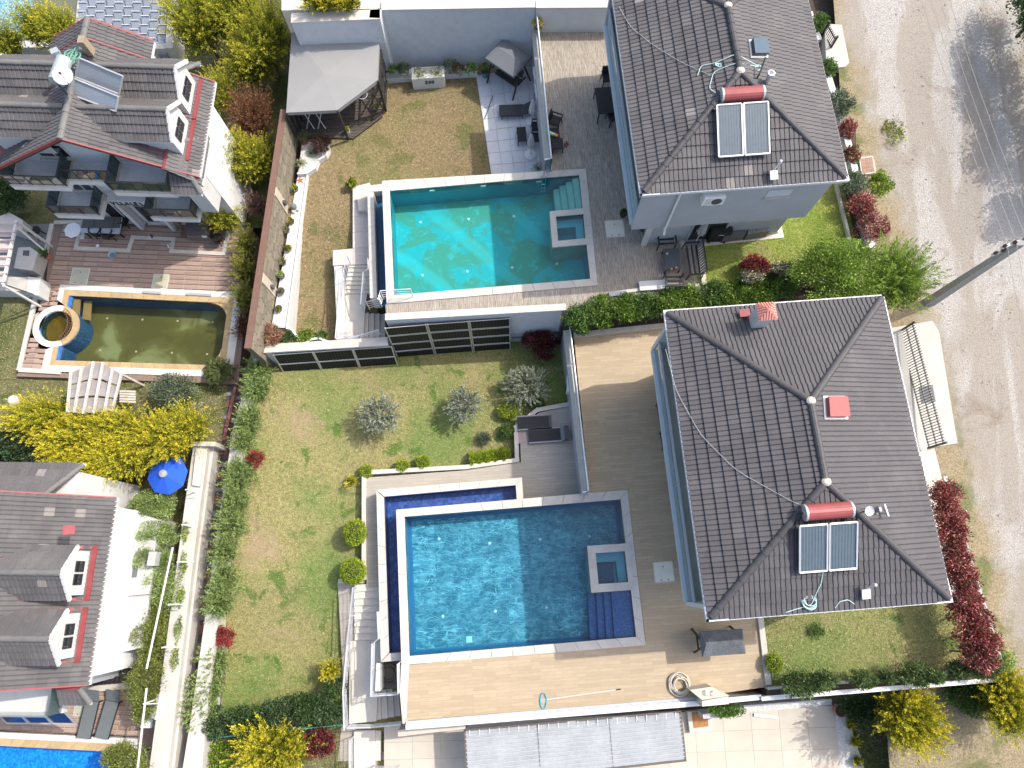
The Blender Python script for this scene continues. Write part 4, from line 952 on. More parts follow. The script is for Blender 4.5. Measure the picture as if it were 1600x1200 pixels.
def glass_rail(label, px, z, h=1.0, m=GLASSC, step=1.5, off=0.0):
    P = [at(x, y, z) for x, y in px]; r = thing('glass_balustrade', label, 'balustrade', P[0])
    for i in range(len(P)-1):
        a, b = P[i], P[i+1]; n = max(1, round((b-a).length/step))
        for k in range(n):
            p, q = a.lerp(b, k/n + .006), a.lerp(b, (k+1)/n - .006); d = (b-a).normalized(); nn = Vector((-d.y, d.x, 0))*0.006
            obj('glass_pane', MB().prism([p+nn, q+nn, q-nn, p-nn], z+h-.03, z+.05), m, r)
            obj('post', MB().tube([a.lerp(b, k/n), a.lerp(b, k/n) + Vector((0, 0, h))], 0.024, 6), STEEL, r)
        obj('post', MB().tube([b, b + Vector((0, 0, h))], 0.024, 6), STEEL, r)
    obj('handrail', MB().tube([p + Vector((0, 0, h)) for p in P], 0.035, 8), mat('bright_steel', (0.78, 0.82, 0.85), 0.25, 0.04, 3, metal=0.3), r)
    return r
glass_rail('steel topped glass balustrade between the white yard and the taupe terrace', [(838, 48), (860, 266), (850, 268)], ZA+0.16, 1.0)
glass_rail('steel topped glass balustrade between the treadmill deck and the beige terrace', [(888, 522), (916, 771), (907, 773)], ZB+0.16, 1.0)

# ================================================================== ROOFS
def clip_poly(poly, region):
    """Sutherland-Hodgman of a polygon [(a,b,h)...] against a convex counter-clockwise region [(a,b)...]"""
    out = poly
    for i in range(len(region)):
        x1, y1 = region[i]; x2, y2 = region[(i+1) % len(region)]; ex, ey = x2-x1, y2-y1
        inp, out = out, []
        if not inp: return []
        side = lambda p: ex*(p[1]-y1) - ey*(p[0]-x1)
        for k in range(len(inp)):
            p, q = inp[k], inp[(k+1) % len(inp)]; sp, sq = side(p), side(q)
            if sp >= -1e-9: out.append(p)
            if (sp > 1e-9 and sq < -1e-9) or (sp < -1e-9 and sq > 1e-9):
                t = sp/(sp-sq); out.append(tuple(p[j] + (q[j]-p[j])*t for j in range(3)))
    return out
TILE_CACHE = {}
def tile_faces(W, C):
    P = [(0, 0), (0.05, .030), (0.40, .036), (0.47, 0.0), (0.53, .030), (0.90, .036), (0.97, 0.0), (1.0, 0.0)]
    L = 0.050; fs = []
    for i in range(len(P)-1):
        a0, h0 = P[i][0]*W, P[i][1]; a1, h1 = P[i+1][0]*W, P[i+1][1]
        fs.append([(a0, 0, h0+L), (a1, 0, h1+L), (a1, C, h1), (a0, C, h0)])
        fs.append([(a0, 0, 0.002), (a1, 0, 0.002), (a1, 0, h1+L), (a0, 0, h0+L)])
    return fs
def tiled_facet(roof, poly, W, C, m, budget, reg=None):
    """lay tiles on one convex roof facet; poly starts with its eave edge (left to right seen from outside)"""
    P = [Vector(p) for p in poly]; e = (P[1]-P[0]).normalized(); n = e.cross(P[2]-P[0]).normalized()
    if n.z < 0: n = -n; 
    s = n.cross(e).normalized()
    if s.z < 0: e = -e; s = n.cross(e).normalized()
    O = P[0]; ab = [((p-O).dot(e), (p-O).dot(s)) for p in P]
    area = sum(ab[i][0]*ab[(i+1) % len(ab)][1] - ab[(i+1) % len(ab)][0]*ab[i][1] for i in range(len(ab)))
    if area < 0: ab.reverse()
    lo = min(a for a, b in ab); hi = max(a for a, b in ab); top = max(b for a, b in ab); bot = min(b for a, b in ab)
    key = (round(W, 4), round(C, 4), m.name)
    if key not in TILE_CACHE:
        t = MB(); 
        for f in tile_faces(W, C*1.04): t.add(f, [tuple(range(4))])
        TILE_CACHE[key] = t.mesh('roof_tile', m)
    me = TILE_CACHE[key]; base = base_of(roof); rest = MB(); k = 0
    Mx = Matrix((e, s, n)).transposed(); faces = tile_faces(W, C*1.04)
    ins = lambda p: all((ab[(i+1) % len(ab)][0]-ab[i][0])*(p[1]-ab[i][1]) - (ab[(i+1) % len(ab)][1]-ab[i][1])*(p[0]-ab[i][0]) > -1e-3 for i in range(len(ab)))
    for j in range(int((top-bot)/C)+2):
        b = bot - 0.03 + j*C
        for i in range(int((hi-lo)/W)+2):
            a = lo + i*W + (0.5*W if j % 2 and False else 0) - 0.02
            cs = [(a+.02, b+.035), (a+W-.02, b+.035), (a+W-.02, b+C), (a+.02, b+C)]
            if all(ins(c) for c in cs) and budget[0] > 0:
                o = link('roof_tile', me if m is not ROOFB or random.random() > .025 else pale_tile(me), roof); p = O + e*a + s*b + n*0.02 - base
                q = Mx.to_4x4(); q.translation = p
                jit = Matrix.Rotation(random.uniform(-.006, .006), 4, 'Z'); o.matrix_local = q @ jit; budget[0] -= 1
            else:
                for f in faces:
                    c = clip_poly([(x+a, y+b, h) for x, y, h in f], ab)
                    if len(c) >= 3: rest.add([O + e*x + s*y + n*(h+0.02) for x, y, h in c], [tuple(range(len(c)))])
    if rest.v: stuff('roof_tile', rest, m, roof)
def pale_tile(me):
    k = me.name + '_pale'
    if k not in TILE_CACHE: TILE_CACHE[k] = me.copy(); TILE_CACHE[k].materials[0] = mat('pale_roof_tile', (0.24, 0.22, 0.205), 0.8, 0.2, 3)
    return TILE_CACHE[k]
def ridge_caps(roof, p, q, m, r=0.13, step=0.42, name='ridge_tile', limit=200):
    p, q = Vector(p), Vector(q); d = q-p; L = d.length; n = max(1, round(L/step)); x = d/L
    y = Vector((0, 0, 1)).cross(x).normalized(); z = x.cross(y)
    key = ('ridge', round(L/n, 3), round(r, 3), m.name)
    if key not in TILE_CACHE:
        mb = MB(); l = L/n*1.05; vs = []; fs = []; k = 7
        for e, rr in ((0, r*1.06), (l, r*0.93)):
            for i in range(k):
                a = math.pi*(i/(k-1)); vs.append((e, rr*math.cos(a), rr*0.85*math.sin(a) - 0.02))
        for i in range(k-1): fs.append((i, i+1, k+i+1, k+i))
        fs.append(tuple(range(k-1, -1, -1))); fs.append(tuple(range(k, 2*k)))
        TILE_CACHE[key] = mb.add(vs, fs).mesh(name, m)
    M = Matrix((x, y, z)).transposed().to_4x4(); b = base_of(roof)
    for i in range(n):
        o = link(name, TILE_CACHE[key], roof); Q = M.copy(); Q.translation = p + d*(i/n) - b + Vector((0, 0, random.uniform(-.006, .006))); o.matrix_local = Q

def hip_house(name, label, F, W, L, zg, ze, rise, over, wallm, tilem, ridgem, slab_w, zslab, gf_inset, gutter):
    """two-storey villa under a hipped tile roof; F maps plan (u,v) from the SW eave corner"""
    r = thing(name, label, 'house', F(W/2, L/2, zg))
    E = [F(0, 0, ze), F(W, 0, ze), F(W, L, ze), F(0, L, ze)]; zr = ze + rise; S = F(W/2, W/2, zr); N = F(W/2, L - W/2, zr)
    fac = [[E[3], E[0], S, N], [E[0], E[1], S], [E[1], E[2], N, S], [E[2], E[3], N]]
    deck = MB()
    for f in fac: deck.add(f, [tuple(range(len(f)))])
    deck.add(E, [(3, 2, 1, 0)])
    roof = obj('roof', deck, UNDER, r)
    budget = [298]
    for f in fac: tiled_facet(roof, f, 0.36, 0.42, tilem, budget)
    up = Vector((0, 0, 0.07))
    for a, b in ((E[0], S), (E[1], S), (E[2], N), (E[3], N)): ridge_caps(roof, a + (b-a)*0.015 + up, b+up, ridgem, 0.135, 0.40)
    ridge_caps(roof, S+up, N+up, ridgem, 0.135, 0.40)
    for p in (S, N): obj('ridge_joint', MB().ball((p.x, p.y, p.z+.09), 0.175, 9, 5, (1.0, .9, .6)), MORTAR, roof)
    g = MB()
    for i in range(4):
        a, b = E[i], E[(i+1) % 4]; d = (b-a).normalized(); nn = Vector((d.y, -d.x, 0))
        g.beam(a + nn*.045 - d*.09 + Vector((0, 0, -.03)), b + nn*.045 + d*(.09 if i % 2 else -.001) + Vector((0, 0, -.03)), 0.09, 0.13)
    obj('gutter', g, gutter, r)
    # body: upper storey, floor slab reaching W as a balcony, ground storey set back
    bw = 1.25
    up_ = MB().prism([F(bw, over), F(W-over, over), F(W-over, L-over), F(bw, L-over)], ze-0.06, zslab)
    obj('upper_wall', up_, wallm, r)
    obj('ground_wall', MB().prism([F(bw+.1, gf_inset), F(W-over-.25, gf_inset), F(W-over-.25, L-over-.2), F(bw+.1, L-over-.2)], zslab-0.22, zg-0.1), wallm, r)
    obj('balcony_slab', MB().prism([F(-slab_w, over-.002), F(W-over-.003, over-.002), F(W-over-.003, L-over+.002), F(-slab_w, L-over+.002)], zslab, zslab-0.28), wallm, r)
    # floor finish and glass front
    obj('balcony_floor', MB().prism([F(-slab_w+.12, over+.2), F(bw-.004, over+.2), F(bw-.004, L-over-.2), F(-slab_w+.12, L-over-.2)], zslab+.012, zslab-.01), CONCW, r)
    # full height side walls of the balcony (E edge under the eave, W edge sloping in)
    for v0, v1 in ((over, over+.16), (L-over-.16, L-over)):
        mb = MB(); a = F(-slab_w, v0, zslab); 
        pts = [(-slab_w, zslab), (bw-.003, zslab), (bw-.003, ze-.1), (-slab_w+.06, ze-.1), (-slab_w+.01, ze-.5)]
        vs = [F(u, v0, z) for u, z in pts] + [F(u, v1, z) for u, z in pts]; k = len(pts)
        mb.add(vs, [tuple(range(k)), tuple(range(2*k-1, k-1, -1))] + [(i+k, (i+1) % k + k, (i+1) % k, i) for i in range(k)])
        obj('balcony_side_wall', mb, wallm, r)
    return r, roof

# ---- house C, the lower one
FC = frame((6.713, -1.479), R(4.29)); WC, LC = 8.36, 11.17
hc, roof_c = hip_house('house', 'two storey house under the fully visible charcoal hipped roof, lower right', FC, WC, LC, 0.0, 6.5, 1.5, 0.28, WHITE, ROOF, RIDGE, -0.09, 3.2, 0.9, mat('white_gutter', (0.66, 0.67, 0.69), 0.4, 0.05, 3))
def balcony_glass(h, F, L, over, slab_w, z, gm, n=7, hh=1.0):
    y0, y1 = over+.17, L-over-.17
    for k in range(n):
        a, b = y0 + (y1-y0)*k/n + .01, y0 + (y1-y0)*(k+1)/n - .01
        obj('balcony_glass', MB().prism([F(-slab_w+.05, a), F(-slab_w+.065, a), F(-slab_w+.065, b), F(-slab_w+.05, b)], z+hh, z+.06), gm, h)
    obj('balcony_rail', MB().beam(F(-slab_w+.058, y0, z+hh), F(-slab_w+.058, y1, z+hh), 0.09, 0.05), BLUEF, h)
    obj('balcony_edge', MB().beam(F(-slab_w-.02, y0, z-.05), F(-slab_w-.02, y1, z-.05), 0.13, 0.2), BLUEF, h)
balcony_glass(hc, FC, LC, .28, -.09, 3.2, GLASSC)
def window(parent, c, w, h, d, up=Vector((0, 0, 1)), out=Vector((0, -1, 0)), fr=WHITEP, gl=GLASSD, panes=2):
    """framed window on a wall: c centre, d unit vector along the wall, out its outward normal"""
    c = Vector(c); f = MB(); t = 0.07
    def bar(a0, b0, a1, b1, off, th):
        P = [c + d*a + up*b + out*o for o in (0.0, off) for a, b in ((a0, b0), (a1, b0), (a1, b1), (a0, b1))]
        f.add(P, [(0, 1, 2, 3), (7, 6, 5, 4), (0, 4, 5, 1), (1, 5, 6, 2), (2, 6, 7, 3), (3, 7, 4, 0)])
    bar(-w/2, -h/2, -w/2+t, h/2, .06, t); bar(w/2-t, -h/2, w/2, h/2, .06, t); bar(-w/2+t, -h/2, w/2-t, -h/2+t, .06, t); bar(-w/2+t, h/2-t, w/2-t, h/2, .06, t)
    for i in range(1, panes): x = -w/2 + w*i/panes; bar(x-.03, -h/2+t, x+.03, h/2-t, .055, t)
    fo = obj('window', f, fr, parent)
    for i in range(panes):
        x0, x1 = -w/2 + w*i/panes + .045, -w/2 + w*(i+1)/panes - .045; z0, z1 = -h/2+t, h/2-t
        g = MB().add([c + d*a + up*b + out*.02 for a, b in ((x0, z0), (x1, z0), (x1, z1), (x0, z1))], [(0, 1, 2, 3)])
        obj('pane', g, gl, fo)
    s = MB(); P0 = c - up*(h/2+.035)
    s.beam(P0 - d*(w/2+.06) + out*.06, P0 + d*(w/2+.06) + out*.06, .16, .06); obj('sill', s, STONE, fo)
    return fo
# house A
FA = frame((4.971, 14.05), R(4.58)); WA, LA = 7.93, 10.9
ha, roof_a = hip_house('house', 'grey rendered two storey house with aqua glass balcony, upper right', FA, WA, LA, ZA, 7.65, 1.5, 0.22, GREYW, ROOFB, RIDGE, -0.18, ZA+2.85, 0.75, mat('white_gutter', (0.66, 0.67, 0.69)))
balcony_glass(ha, FA, LA, .22, -.18, ZA+2.85, GLASSA)
dA = (FA(1, 0) - FA(0, 0)).normalized(); oA = Vector((dA.y, -dA.x, 0))
# recessed panel and the downpipe, ventilation boxes on its S wall
mb = MB(); p0 = FA(1.62, .22, 7.2)+oA*.07; p1 = FA(1.62, .22, ZA+2.5)+oA*.07; mb.tube([FA(1.62, 0, 7.5)+oA*.02, p0, p1, p1+Vector((0, 0, -.25))+oA*.12], .05, 8)
obj('downpipe', mb, PVC, ha)
obj('window_recess', MB().box(FA(5.75, .215, 6.55), (1.0, .03, .5), R(4.58)), mat('grey_recess', (0.56, .58, .60), .8, .05), ha)
obj('window_recess', MB().box(FA(5.75, .19, 6.26), (1.1, .12, .05), R(4.58)), STONE, ha)
for u in (2.3, 6.1): window(ha, FA(u, .75, ZA+2.0), 1.0, .55, dA, out=oA, panes=2)
obj('sliding_door', MB().box(FA(4.0, .74, ZA+1.15), (1.5, .05, 2.2), R(4.58)), GLASSD, ha)
obj('door_frame', MB().box(FA(3.2, .72, ZA+1.15), (.08, .09, 2.3), R(4.58)).box(FA(4.8, .72, ZA+1.15), (.08, .09, 2.3), R(4.58)), ALU, ha)
obj('corner_pier', MB().prism([FA(1.10, .62), FA(1.34, .62), FA(1.34, .748), FA(1.10, .748)], ZA+2.6, ZA), WHITE, ha)
# white paved apron below its S wall
slab('paved_apron', [(1064, 388), (1225, 371), (1217, 332), (1130, 330), (1060, 345)], ZA+0.05, ZA-.5, STONE)

# ---- the villas with gabled roofs and dormers
VWHITE = mat('villa_white', (0.74, 0.75, 0.76), 0.8, 0.06, 1.5, dirt=(0.58, .58, .56))
def villa(F, label, zg, ze, rise, hw, L, vs, half=False, dorm=((2.0, 4.1), (4.35, 6.3)), ridge_n=True):
    """gable facing S; F(u,v): ridge along v, u=0 on the ridge, v=0 at the S gable end"""
    r = thing('villa', label, 'house', F(0, L/2, zg)); zr = ze + rise
    roofmb = MB(); A0, A1 = F(0, -.15, zr), F(0, L, zr); E0, E1, W0, W1 = F(hw, -.15, ze), F(hw, L, ze), F(-hw, -.15, ze), F(-hw, L, ze)
    roofmb.add([E0, E1, A1, A0], [(0, 1, 2, 3)]).add([W1, W0, A0, A1], [(0, 1, 2, 3)]).add([E0, A0, W0, W1, A1, E1], [(0, 1, 2, 3, 4, 5)])
    dn = Vector((0, 0, -.12)); roofmb.add([E0, A0, W0, W0+dn, A0+dn, E0+dn], [(0, 1, 4, 5), (1, 2, 3, 4)])
    roof = obj('roof', roofmb, UNDER, r); b = [150]
    tiled_facet(roof, [E0, E1, A1, A0], .36, .36, ROOFB, b); b2 = [90]; tiled_facet(roof, [W1, W0, A0, A1], .36, .36, ROOFB, b2)
    up = Vector((0, 0, .06)); ridge_caps(roof, A0+up, A1+up, RIDGEB, .14, .42)
    for p, q in ((E0, A0), (A0, W0), (E1, A1), (A1, W1)): obj('red_verge', MB().beam(p+Vector((0, 0, .05)), q+Vector((0, 0, .05)), .06, .13), REDT, roof)
    for p, q in ((E0, E1), (W0, W1)): obj('fascia', MB().beam(p, q, .14, .16), WHITE, roof)
    # walls
    body = MB(); z0 = zg - .1; s0 = ze - .1
    inset = hw - .55; zi = zr - (zr-ze)*inset/hw - .15
    for v in (0 if half else .95,):
        body.add([F(-inset, v, z0), F(inset, v, z0), F(inset, v, zi), F(0, v, zr-.14), F(-inset, v, zi), F(-inset, L-.3, z0), F(inset, L-.3, z0), F(inset, L-.3, zi), F(0, L-.3, zr-.14), F(-inset, L-.3, zi)],
                 [(0, 1, 2, 3, 4), (9, 8, 7, 6, 5), (1, 6, 7, 2), (5, 0, 4, 9)])
    obj('wall', body, VWHITE, r)
    # dormers E and W
    pit = (zr-ze)/hw
    for side in ((1,) if half else (1, -1)):
        for (v0, v1) in dorm:
            vm = (v0+v1)/2; zt = zr - .14; uf = hw*0.86; zl_ = zr - pit*uf; ze2 = zt - .78
            f = lambda u, v, z: F(u*side, v, z)
            ub = (zr-zt)/pit + .05                       # where the dormer ridge meets the slope
            ue = (zr-ze2)/pit                            # where its eave meets the slope
            p = [f(uf+.1, vm, zt), f(ub, vm, zt)]; e1 = [f(uf+.1, v0, ze2), f(ue, v0, ze2)]; e2 = [f(uf+.1, v1, ze2), f(ue, v1, ze2)]
            d = MB(); d.add([p[0], p[1], e1[1], e1[0]], [(0, 1, 2, 3) if side < 0 else (3, 2, 1, 0)]); d.add([p[0], p[1], e2[1], e2[0]], [(3, 2, 1, 0) if side < 0 else (0, 1, 2, 3)])
            dr = obj('dormer', d, UNDER, r); bb = [24]
            if side > 0:
                tiled_facet(dr, [e1[1], e1[0], p[0], p[1]], .36, .34, ROOFB, bb); tiled_facet(dr, [e2[0], e2[1], p[1], p[0]], .36, .34, ROOFB, bb)
            else:
                tiled_facet(dr, [e1[0], e1[1], p[1], p[0]], .36, .34, ROOFB, bb); tiled_facet(dr, [e2[1], e2[0], p[0], p[1]], .36, .34, ROOFB, bb)
            ridge_caps(dr, p[0]+up, p[1]+up, RIDGEB, .12, .42)
            w = MB(); q = [f(uf, v0+.12, zl_-.1), f(uf, v1-.12, zl_-.1), f(uf, v1-.12, ze2-.05), f(uf, vm, zt-.08), f(uf, v0+.12, ze2-.05)]; back = [f(uf-2.2, v0+.12, zl_-.1), f(uf-2.2, v1-.12, zl_-.1), f(uf-2.2, v1-.12, ze2-.05), f(uf-2.2, vm, zt-.08), f(uf-2.2, v0+.12, ze2-.05)]
            w.add(q + back, [(0, 1, 2, 3, 4), (0, 5, 6, 1), (1, 6, 7, 2), (4, 9, 5, 0)]); obj('dormer_wall', w, WHITE, dr)
            fasc = MB(); fasc.beam(f(uf+.12, v0-.05, ze2-.02), f(uf+.12, vm, zt+.02), .10, .16); fasc.beam(f(uf+.12, v1+.05, ze2-.02), f(uf+.12, vm, zt+.02), .10, .16)
            fasc.beam(f(uf+.1, v0-.02, ze2-.06), f(ue+.1, v0-.02, ze2-.06), .08, .12); fasc.beam(f(uf+.1, v1+.02, ze2-.06), f(ue+.1, v1+.02, ze2-.06), .08, .12); obj('dormer_fascia', fasc, WHITE, dr)
            dd = (f(uf, v1, 0)-f(uf, v0, 0)).normalized(); oo = (f(1, 0, 0)-f(0, 0, 0)).normalized()
            g = MB()
            for s_ in (-.25, .25): g.box(f(uf+.02, vm+s_*1.0, (zl_+ze2)/2+.08), (.06, .42, .55), math.atan2(oo.y, oo.x))
            obj('dormer_window', g, GLASSD, dr)
            fl = MB(); fl.beam(f(uf+.14, v0-.1, zl_+.02), f(uf+.14, v1+.1, zl_+.02), .22, .05)
            fl.beam(f(ue, v0-.03, ze2+.03), f(uf, v0-.03, zl_+.05), .14, .06); fl.beam(f(ue, v1+.03, ze2+.03), f(uf, v1+.03, zl_+.05), .14, .06); fl.beam(f(ue, v1+.03, ze2+.04), f(ub, vm, zt+.03), .12, .05); obj('red_flashing', fl, REDT, dr)
    return r, roof
FD = frame((-18.35, 17.2), R(-2.0))
hd, roof_d = villa(FD, 'tall white villa with gabled dark roof, dormers and glass balconies, upper left', ZD, 4.1, 2.6, 4.55, 4.75, None, dorm=((.55, 2.45), (2.6, 4.5)))
FE = frame((-20.6, -4.05), R(-.5))
he, roof_e = villa(FE, 'white villa with two dormers and red flashings at the lower left edge', ZE, 1.8, 2.4, 3.85, 7.2, None, half=True, dorm=((.8, 2.7), (3.15, 5.1)))
# side roofs with hips at the N and S end of the villas
def lean_roof(r, F, pts, label_m=ROOFB, caps=(), bud=40, trim=(), wall_to=None):
    P = [F(u, v, z) for u, v, z in pts]; mb = MB().add(P, [tuple(range(len(P)))])
    ro = obj('side_roof', mb, UNDER, r); tiled_facet(ro, P, .36, .36, label_m, [bud])
    for i, j in caps: ridge_caps(ro, P[i]+Vector((0, 0, .06)), P[j]+Vector((0, 0, .06)), RIDGEB, .12, .42)
    for i, j in trim: obj('red_verge', MB().beam(P[i]+Vector((0, 0, .04)), P[j]+Vector((0, 0, .04)), .10, .12), REDT, ro)
    if wall_to is not None:
        f = MB().beam(P[0]-Vector((0, 0, .06)), P[1]-Vector((0, 0, .06)), .12, .16); obj('fascia', f, WHITE, ro)
    return ro
lean_roof(hd, FD, [(4.6, -.4, 3.9), (4.6, 2.0, 3.9), (3.4, 1.0, 4.9), (3.4, -.3, 4.9)], caps=((1, 2),), trim=((2, 3),), bud=8, wall_to=1)
lean_roof(hd, FD, [(3.3, -.75, 3.75), (4.6, -.75, 3.75), (4.2, -.1, 4.25), (3.3, -.1, 4.3)], caps=((1, 2),), bud=4, wall_to=1)
# N gable block of villa D and its lower hipped side roofs
zr = 6.7
for sgn in (1, -1):
    P = [(2.2*sgn, 4.7, 5.45), (2.2*sgn, 5.75, 5.45), (0, 5.75, zr), (0, 4.7, zr)]
    if sgn < 0: P = [P[1], P[0], P[3], P[2]]
    lean_roof(hd, FD, P, bud=16, trim=((1, 2) if sgn > 0 else (3, 0),), wall_to=1)
ridge_caps(roof_d, FD(0, 4.7, zr+.06), FD(0, 5.75, zr+.06), RIDGEB, .14, .42)
obj('wall', MB().add([FD(-2.0, 5.5, ZD), FD(2.0, 5.5, ZD), FD(2.0, 5.5, 5.35), FD(0, 5.5, 6.45), FD(-2.0, 5.5, 5.35), FD(-2.0, 4.4, ZD), FD(2.0, 4.4, ZD), FD(2.0, 4.4, 5.35), FD(-2.0, 4.4, 5.35)], [(4, 3, 2, 1, 0), (1, 2, 7, 6), (0, 5, 8, 4)]), WHITE, hd)
for sg in (1, -1):
    P = [(3.6*sg, 5.9, 3.9), (2.1*sg, 5.9, 3.9), (2.1*sg, 4.9, 4.5), (3.0*sg, 4.9, 4.5)]
    lean_roof(hd, FD, [P[1], P[0], P[3], P[2]] if sg < 0 else P, caps=((0, 3) if sg > 0 else (1, 2),), bud=8, wall_to=1)
# S face of villa D : balconies, windows, porch and name
FS = lambda u, v, z=0: FD(u, v+.95, z)
dD = (FD(1, 0) - FD(0, 0)).normalized(); oD = Vector((dD.y, -dD.x, 0))
for (u, z, w, h) in ((-2.2, 4.2, 1.5, 1.05), (1.35, 4.05, 1.3, .7)): window(hd, FS(u, -.01, z), w, h, dD, out=oD, panes=2)
for (u, z, w, h, p) in ((-2.6, 1.5, 1.1, 1.5, 2), (-.5, 1.75, 1.3, 1.5, 2), (1.9, 1.5, 1.0, 1.6, 1), (-2.1, -1.35, 1.6, 2.0, 2), (-.35, -1.25, 1.5, 2.3, 2), (1.4, -1.3, 1.3, 2.0, 1)): window(hd, FS(u, -.01, z), w, h, dD, out=oD, panes=p)
def balcony(parent, F, u0, u1, v0, z, gm, posts=4, sides=(1, 1), th=.30, d=1.0):
    obj('balcony_slab', MB().prism([F(u0, v0), F(u1, v0), F(u1, -.004), F(u0, -.004)], z, z-th), VWHITE, parent)
    obj('balcony_curb', MB().prism([F(u0, v0), F(u1, v0), F(u1, v0+.12), F(u0, v0+.12)], z+.10, z), STONE, parent)
    obj('balcony_floor', MB().prism([F(u0+.13, v0+.13), F(u1-.13, v0+.13), F(u1-.13, -.006), F(u0+.13, -.006)], z+.006, z-.02), mat('veined_marble', (0.70, 0.71, 0.72), .4, .16, 1.6, fine=5), parent)
    edges = [((u0, v0+.06), (u1, v0+.06), posts)]
    if sides[0]: edges.append(((u0+.06, v0+.06), (u0+.06, -.05), 2)); obj('balcony_curb', MB().prism([F(u0, v0+.122), F(u0+.12, v0+.122), F(u0+.12, -.01), F(u0, -.01)], z+.10, z), STONE, parent)
    if sides[1]: edges.append(((u1-.06, v0+.06), (u1-.06, -.05), 2)); obj('balcony_curb', MB().prism([F(u1-.12, v0+.122), F(u1, v0+.122), F(u1, -.01), F(u1-.12, -.01)], z+.10, z), STONE, parent)
    for a, b, n in edges:
        A, B = F(*a, z+.1), F(*b, z+.1); dd = (B-A).normalized(); nn = Vector((-dd.y, dd.x, 0))*.006
        for k in range(n):
            p, q = A.lerp(B, k/n+.01), A.lerp(B, (k+1)/n-.01)
            obj('balcony_glass', MB().prism([p+nn, q+nn, q-nn, p-nn], z+.80, z+.12), gm, parent); obj('baluster', MB().beam(A.lerp(B, k/n), A.lerp(B, k/n)+Vector((0, 0, .72)), .04, .04), BLACKM, parent)
        obj('baluster', MB().beam(B, B+Vector((0, 0, .72)), .04, .04), BLACKM, parent); obj('balcony_rail', MB().beam(A+Vector((0, 0, .72)), B+Vector((0, 0, .72)), .06, .04), DGREY, parent)
balcony(hd, FS, -4.3, -1.7, -1.35, 3.3, GLASSS, 5, (1, 1)); balcony(hd, FS, -1.7, .4, -1.0, 3.302, GLASSS, 4, (0, 0)); balcony(hd, FS, .4, 3.2, -1.5, 3.3, GLASSS, 5, (1, 1))
balcony(hd, FS, -4.1, -1.85, -1.25, .45, GLASSS, 3, (1, 1)); balcony(hd, FS, .65, 2.95, -1.25, .45, GLASSS, 3, (1, 1))
obj('wall', MB().prism([FS(3.2, -.9), FS(3.98, -.9), FS(3.98, -.01), FS(3.2, -.01)], 3.2, .6), WHITE, hd)
for u in (-1.4, .3): obj('porch_pier', MB().prism([FS(u-.1, -.45), FS(u+.1, -.45), FS(u+.1, -.012), FS(u-.1, -.012)], .5, ZD), WHITE, hd)
obj('porch_beam', MB().prism([FS(-1.5, -.55), FS(.42, -.55), FS(.42, -.014), FS(-1.5, -.014)], .80, .30), WHITE, hd)
# raised letters on the porch beam (mesh strokes)
GLY = {'V': [((0, 1), (.5, 0)), ((.5, 0), (1, 1))], 'I': [((.5, 0), (.5, 1))], 'L': [((0, 1), (0, 0)), ((0, 0), (.85, 0))], 'A': [((0, 0), (.5, 1)), ((.5, 1), (1, 0)), ((.2, .38), (.8, .38))], 'E': [((0, 0), (0, 1)), ((0, 1), (.85, 1)), ((0, .5), (.75, .5)), ((0, 0), (.85, 0))]}
def lettering(parent, text, org, d, up, out, h, adv, m, w=.035):
    x = 0
    for ch in text:
        if ch != ' ':
            mb = MB()
            for (a, b), (c, e) in GLY[ch]:
                p = org + d*(x + a*h*.62) + up*(b*h) + out*.02; q = org + d*(x + c*h*.62) + up*(e*h) + out*.02; mb.beam(p, q, w, w)
            obj('letter', mb, BLACKM, parent)
        x += adv*(0.55 if ch in 'I ' else 1.0)
lettering(hd, 'VILLA LEIL', FS(-1.38, -.55, .42), dD, Vector((0, 0, 1)), oD, .28, .19, BLACKM, .04)

# villa E additions: N lower roof, white annex walls E, bright terrace front, small balcony S
lean_roof(he, FE, [(2.2, 8.6, 1.75), (-3.0, 8.6, 1.75), (-3.0, 7.2, 2.5), (1.2, 7.2, 2.5)], bud=20, caps=((0, 3),), trim=((2, 3),), wall_to=1)
obj('wall', MB().prism([FE(-2.8, 8.3), FE(2.0, 8.3), FE(2.0, 7.0), FE(-2.8, 7.0)], 1.7, ZE), WHITE, he)
lean_roof(he, FE, [(2.6, -.9, 1.35), (3.8, -.9, 1.35), (3.5, -.3, 1.75), (2.6, -.3, 1.75)], caps=((1, 2),), bud=6, trim=((2, 3),), wall_to=1)
an = thing('annex', 'bright white flat roofed annex with grey window between villa and vine fence', 'annex', at(195, 900, ZE))
obj('wall', MB().prism(ats([(165, 835), (212, 800), (246, 812), (238, 905), (222, 1012), (150, 1028)], -1.4), -1.4, ZE), mat('annex_white', (.47, .47, .46), .85, .12, 1.0, .15, dirt=(.34, .33, .30)), an)
obj('roof_slab', MB().prism(ats([(168, 918), (236, 914), (232, 928), (166, 934)], -1.2), -1.2, -1.395), mat('annex_white', (.47, .47, .46)), an)
obj('roof_recess', MB().prism(ats([(172, 800), (212, 802), (206, 838), (170, 838)], -1.5), -1.5, ZE), mat('sage_roof', (0.36, .37, .31), .8, .1), an)
obj('roof_recess', MB().prism(ats([(186, 934), (208, 930), (190, 1012), (172, 1012)], -1.385), -1.385, -1.42), mat('light_well', (0.50, .52, .54), .6, .12), an)
obj('roof_recess', MB().prism(ats([(180, 928), (198, 927), (192, 950), (178, 950)], -1.383), -1.383, -1.41), GREYW, an)
obj('skylight', MB().prism(ats([(202, 884), (216, 883), (213, 902), (200, 903)], -1.38), -1.36, -1.42), mat('grey_glass', (0.12, .13, .14), .2), an)
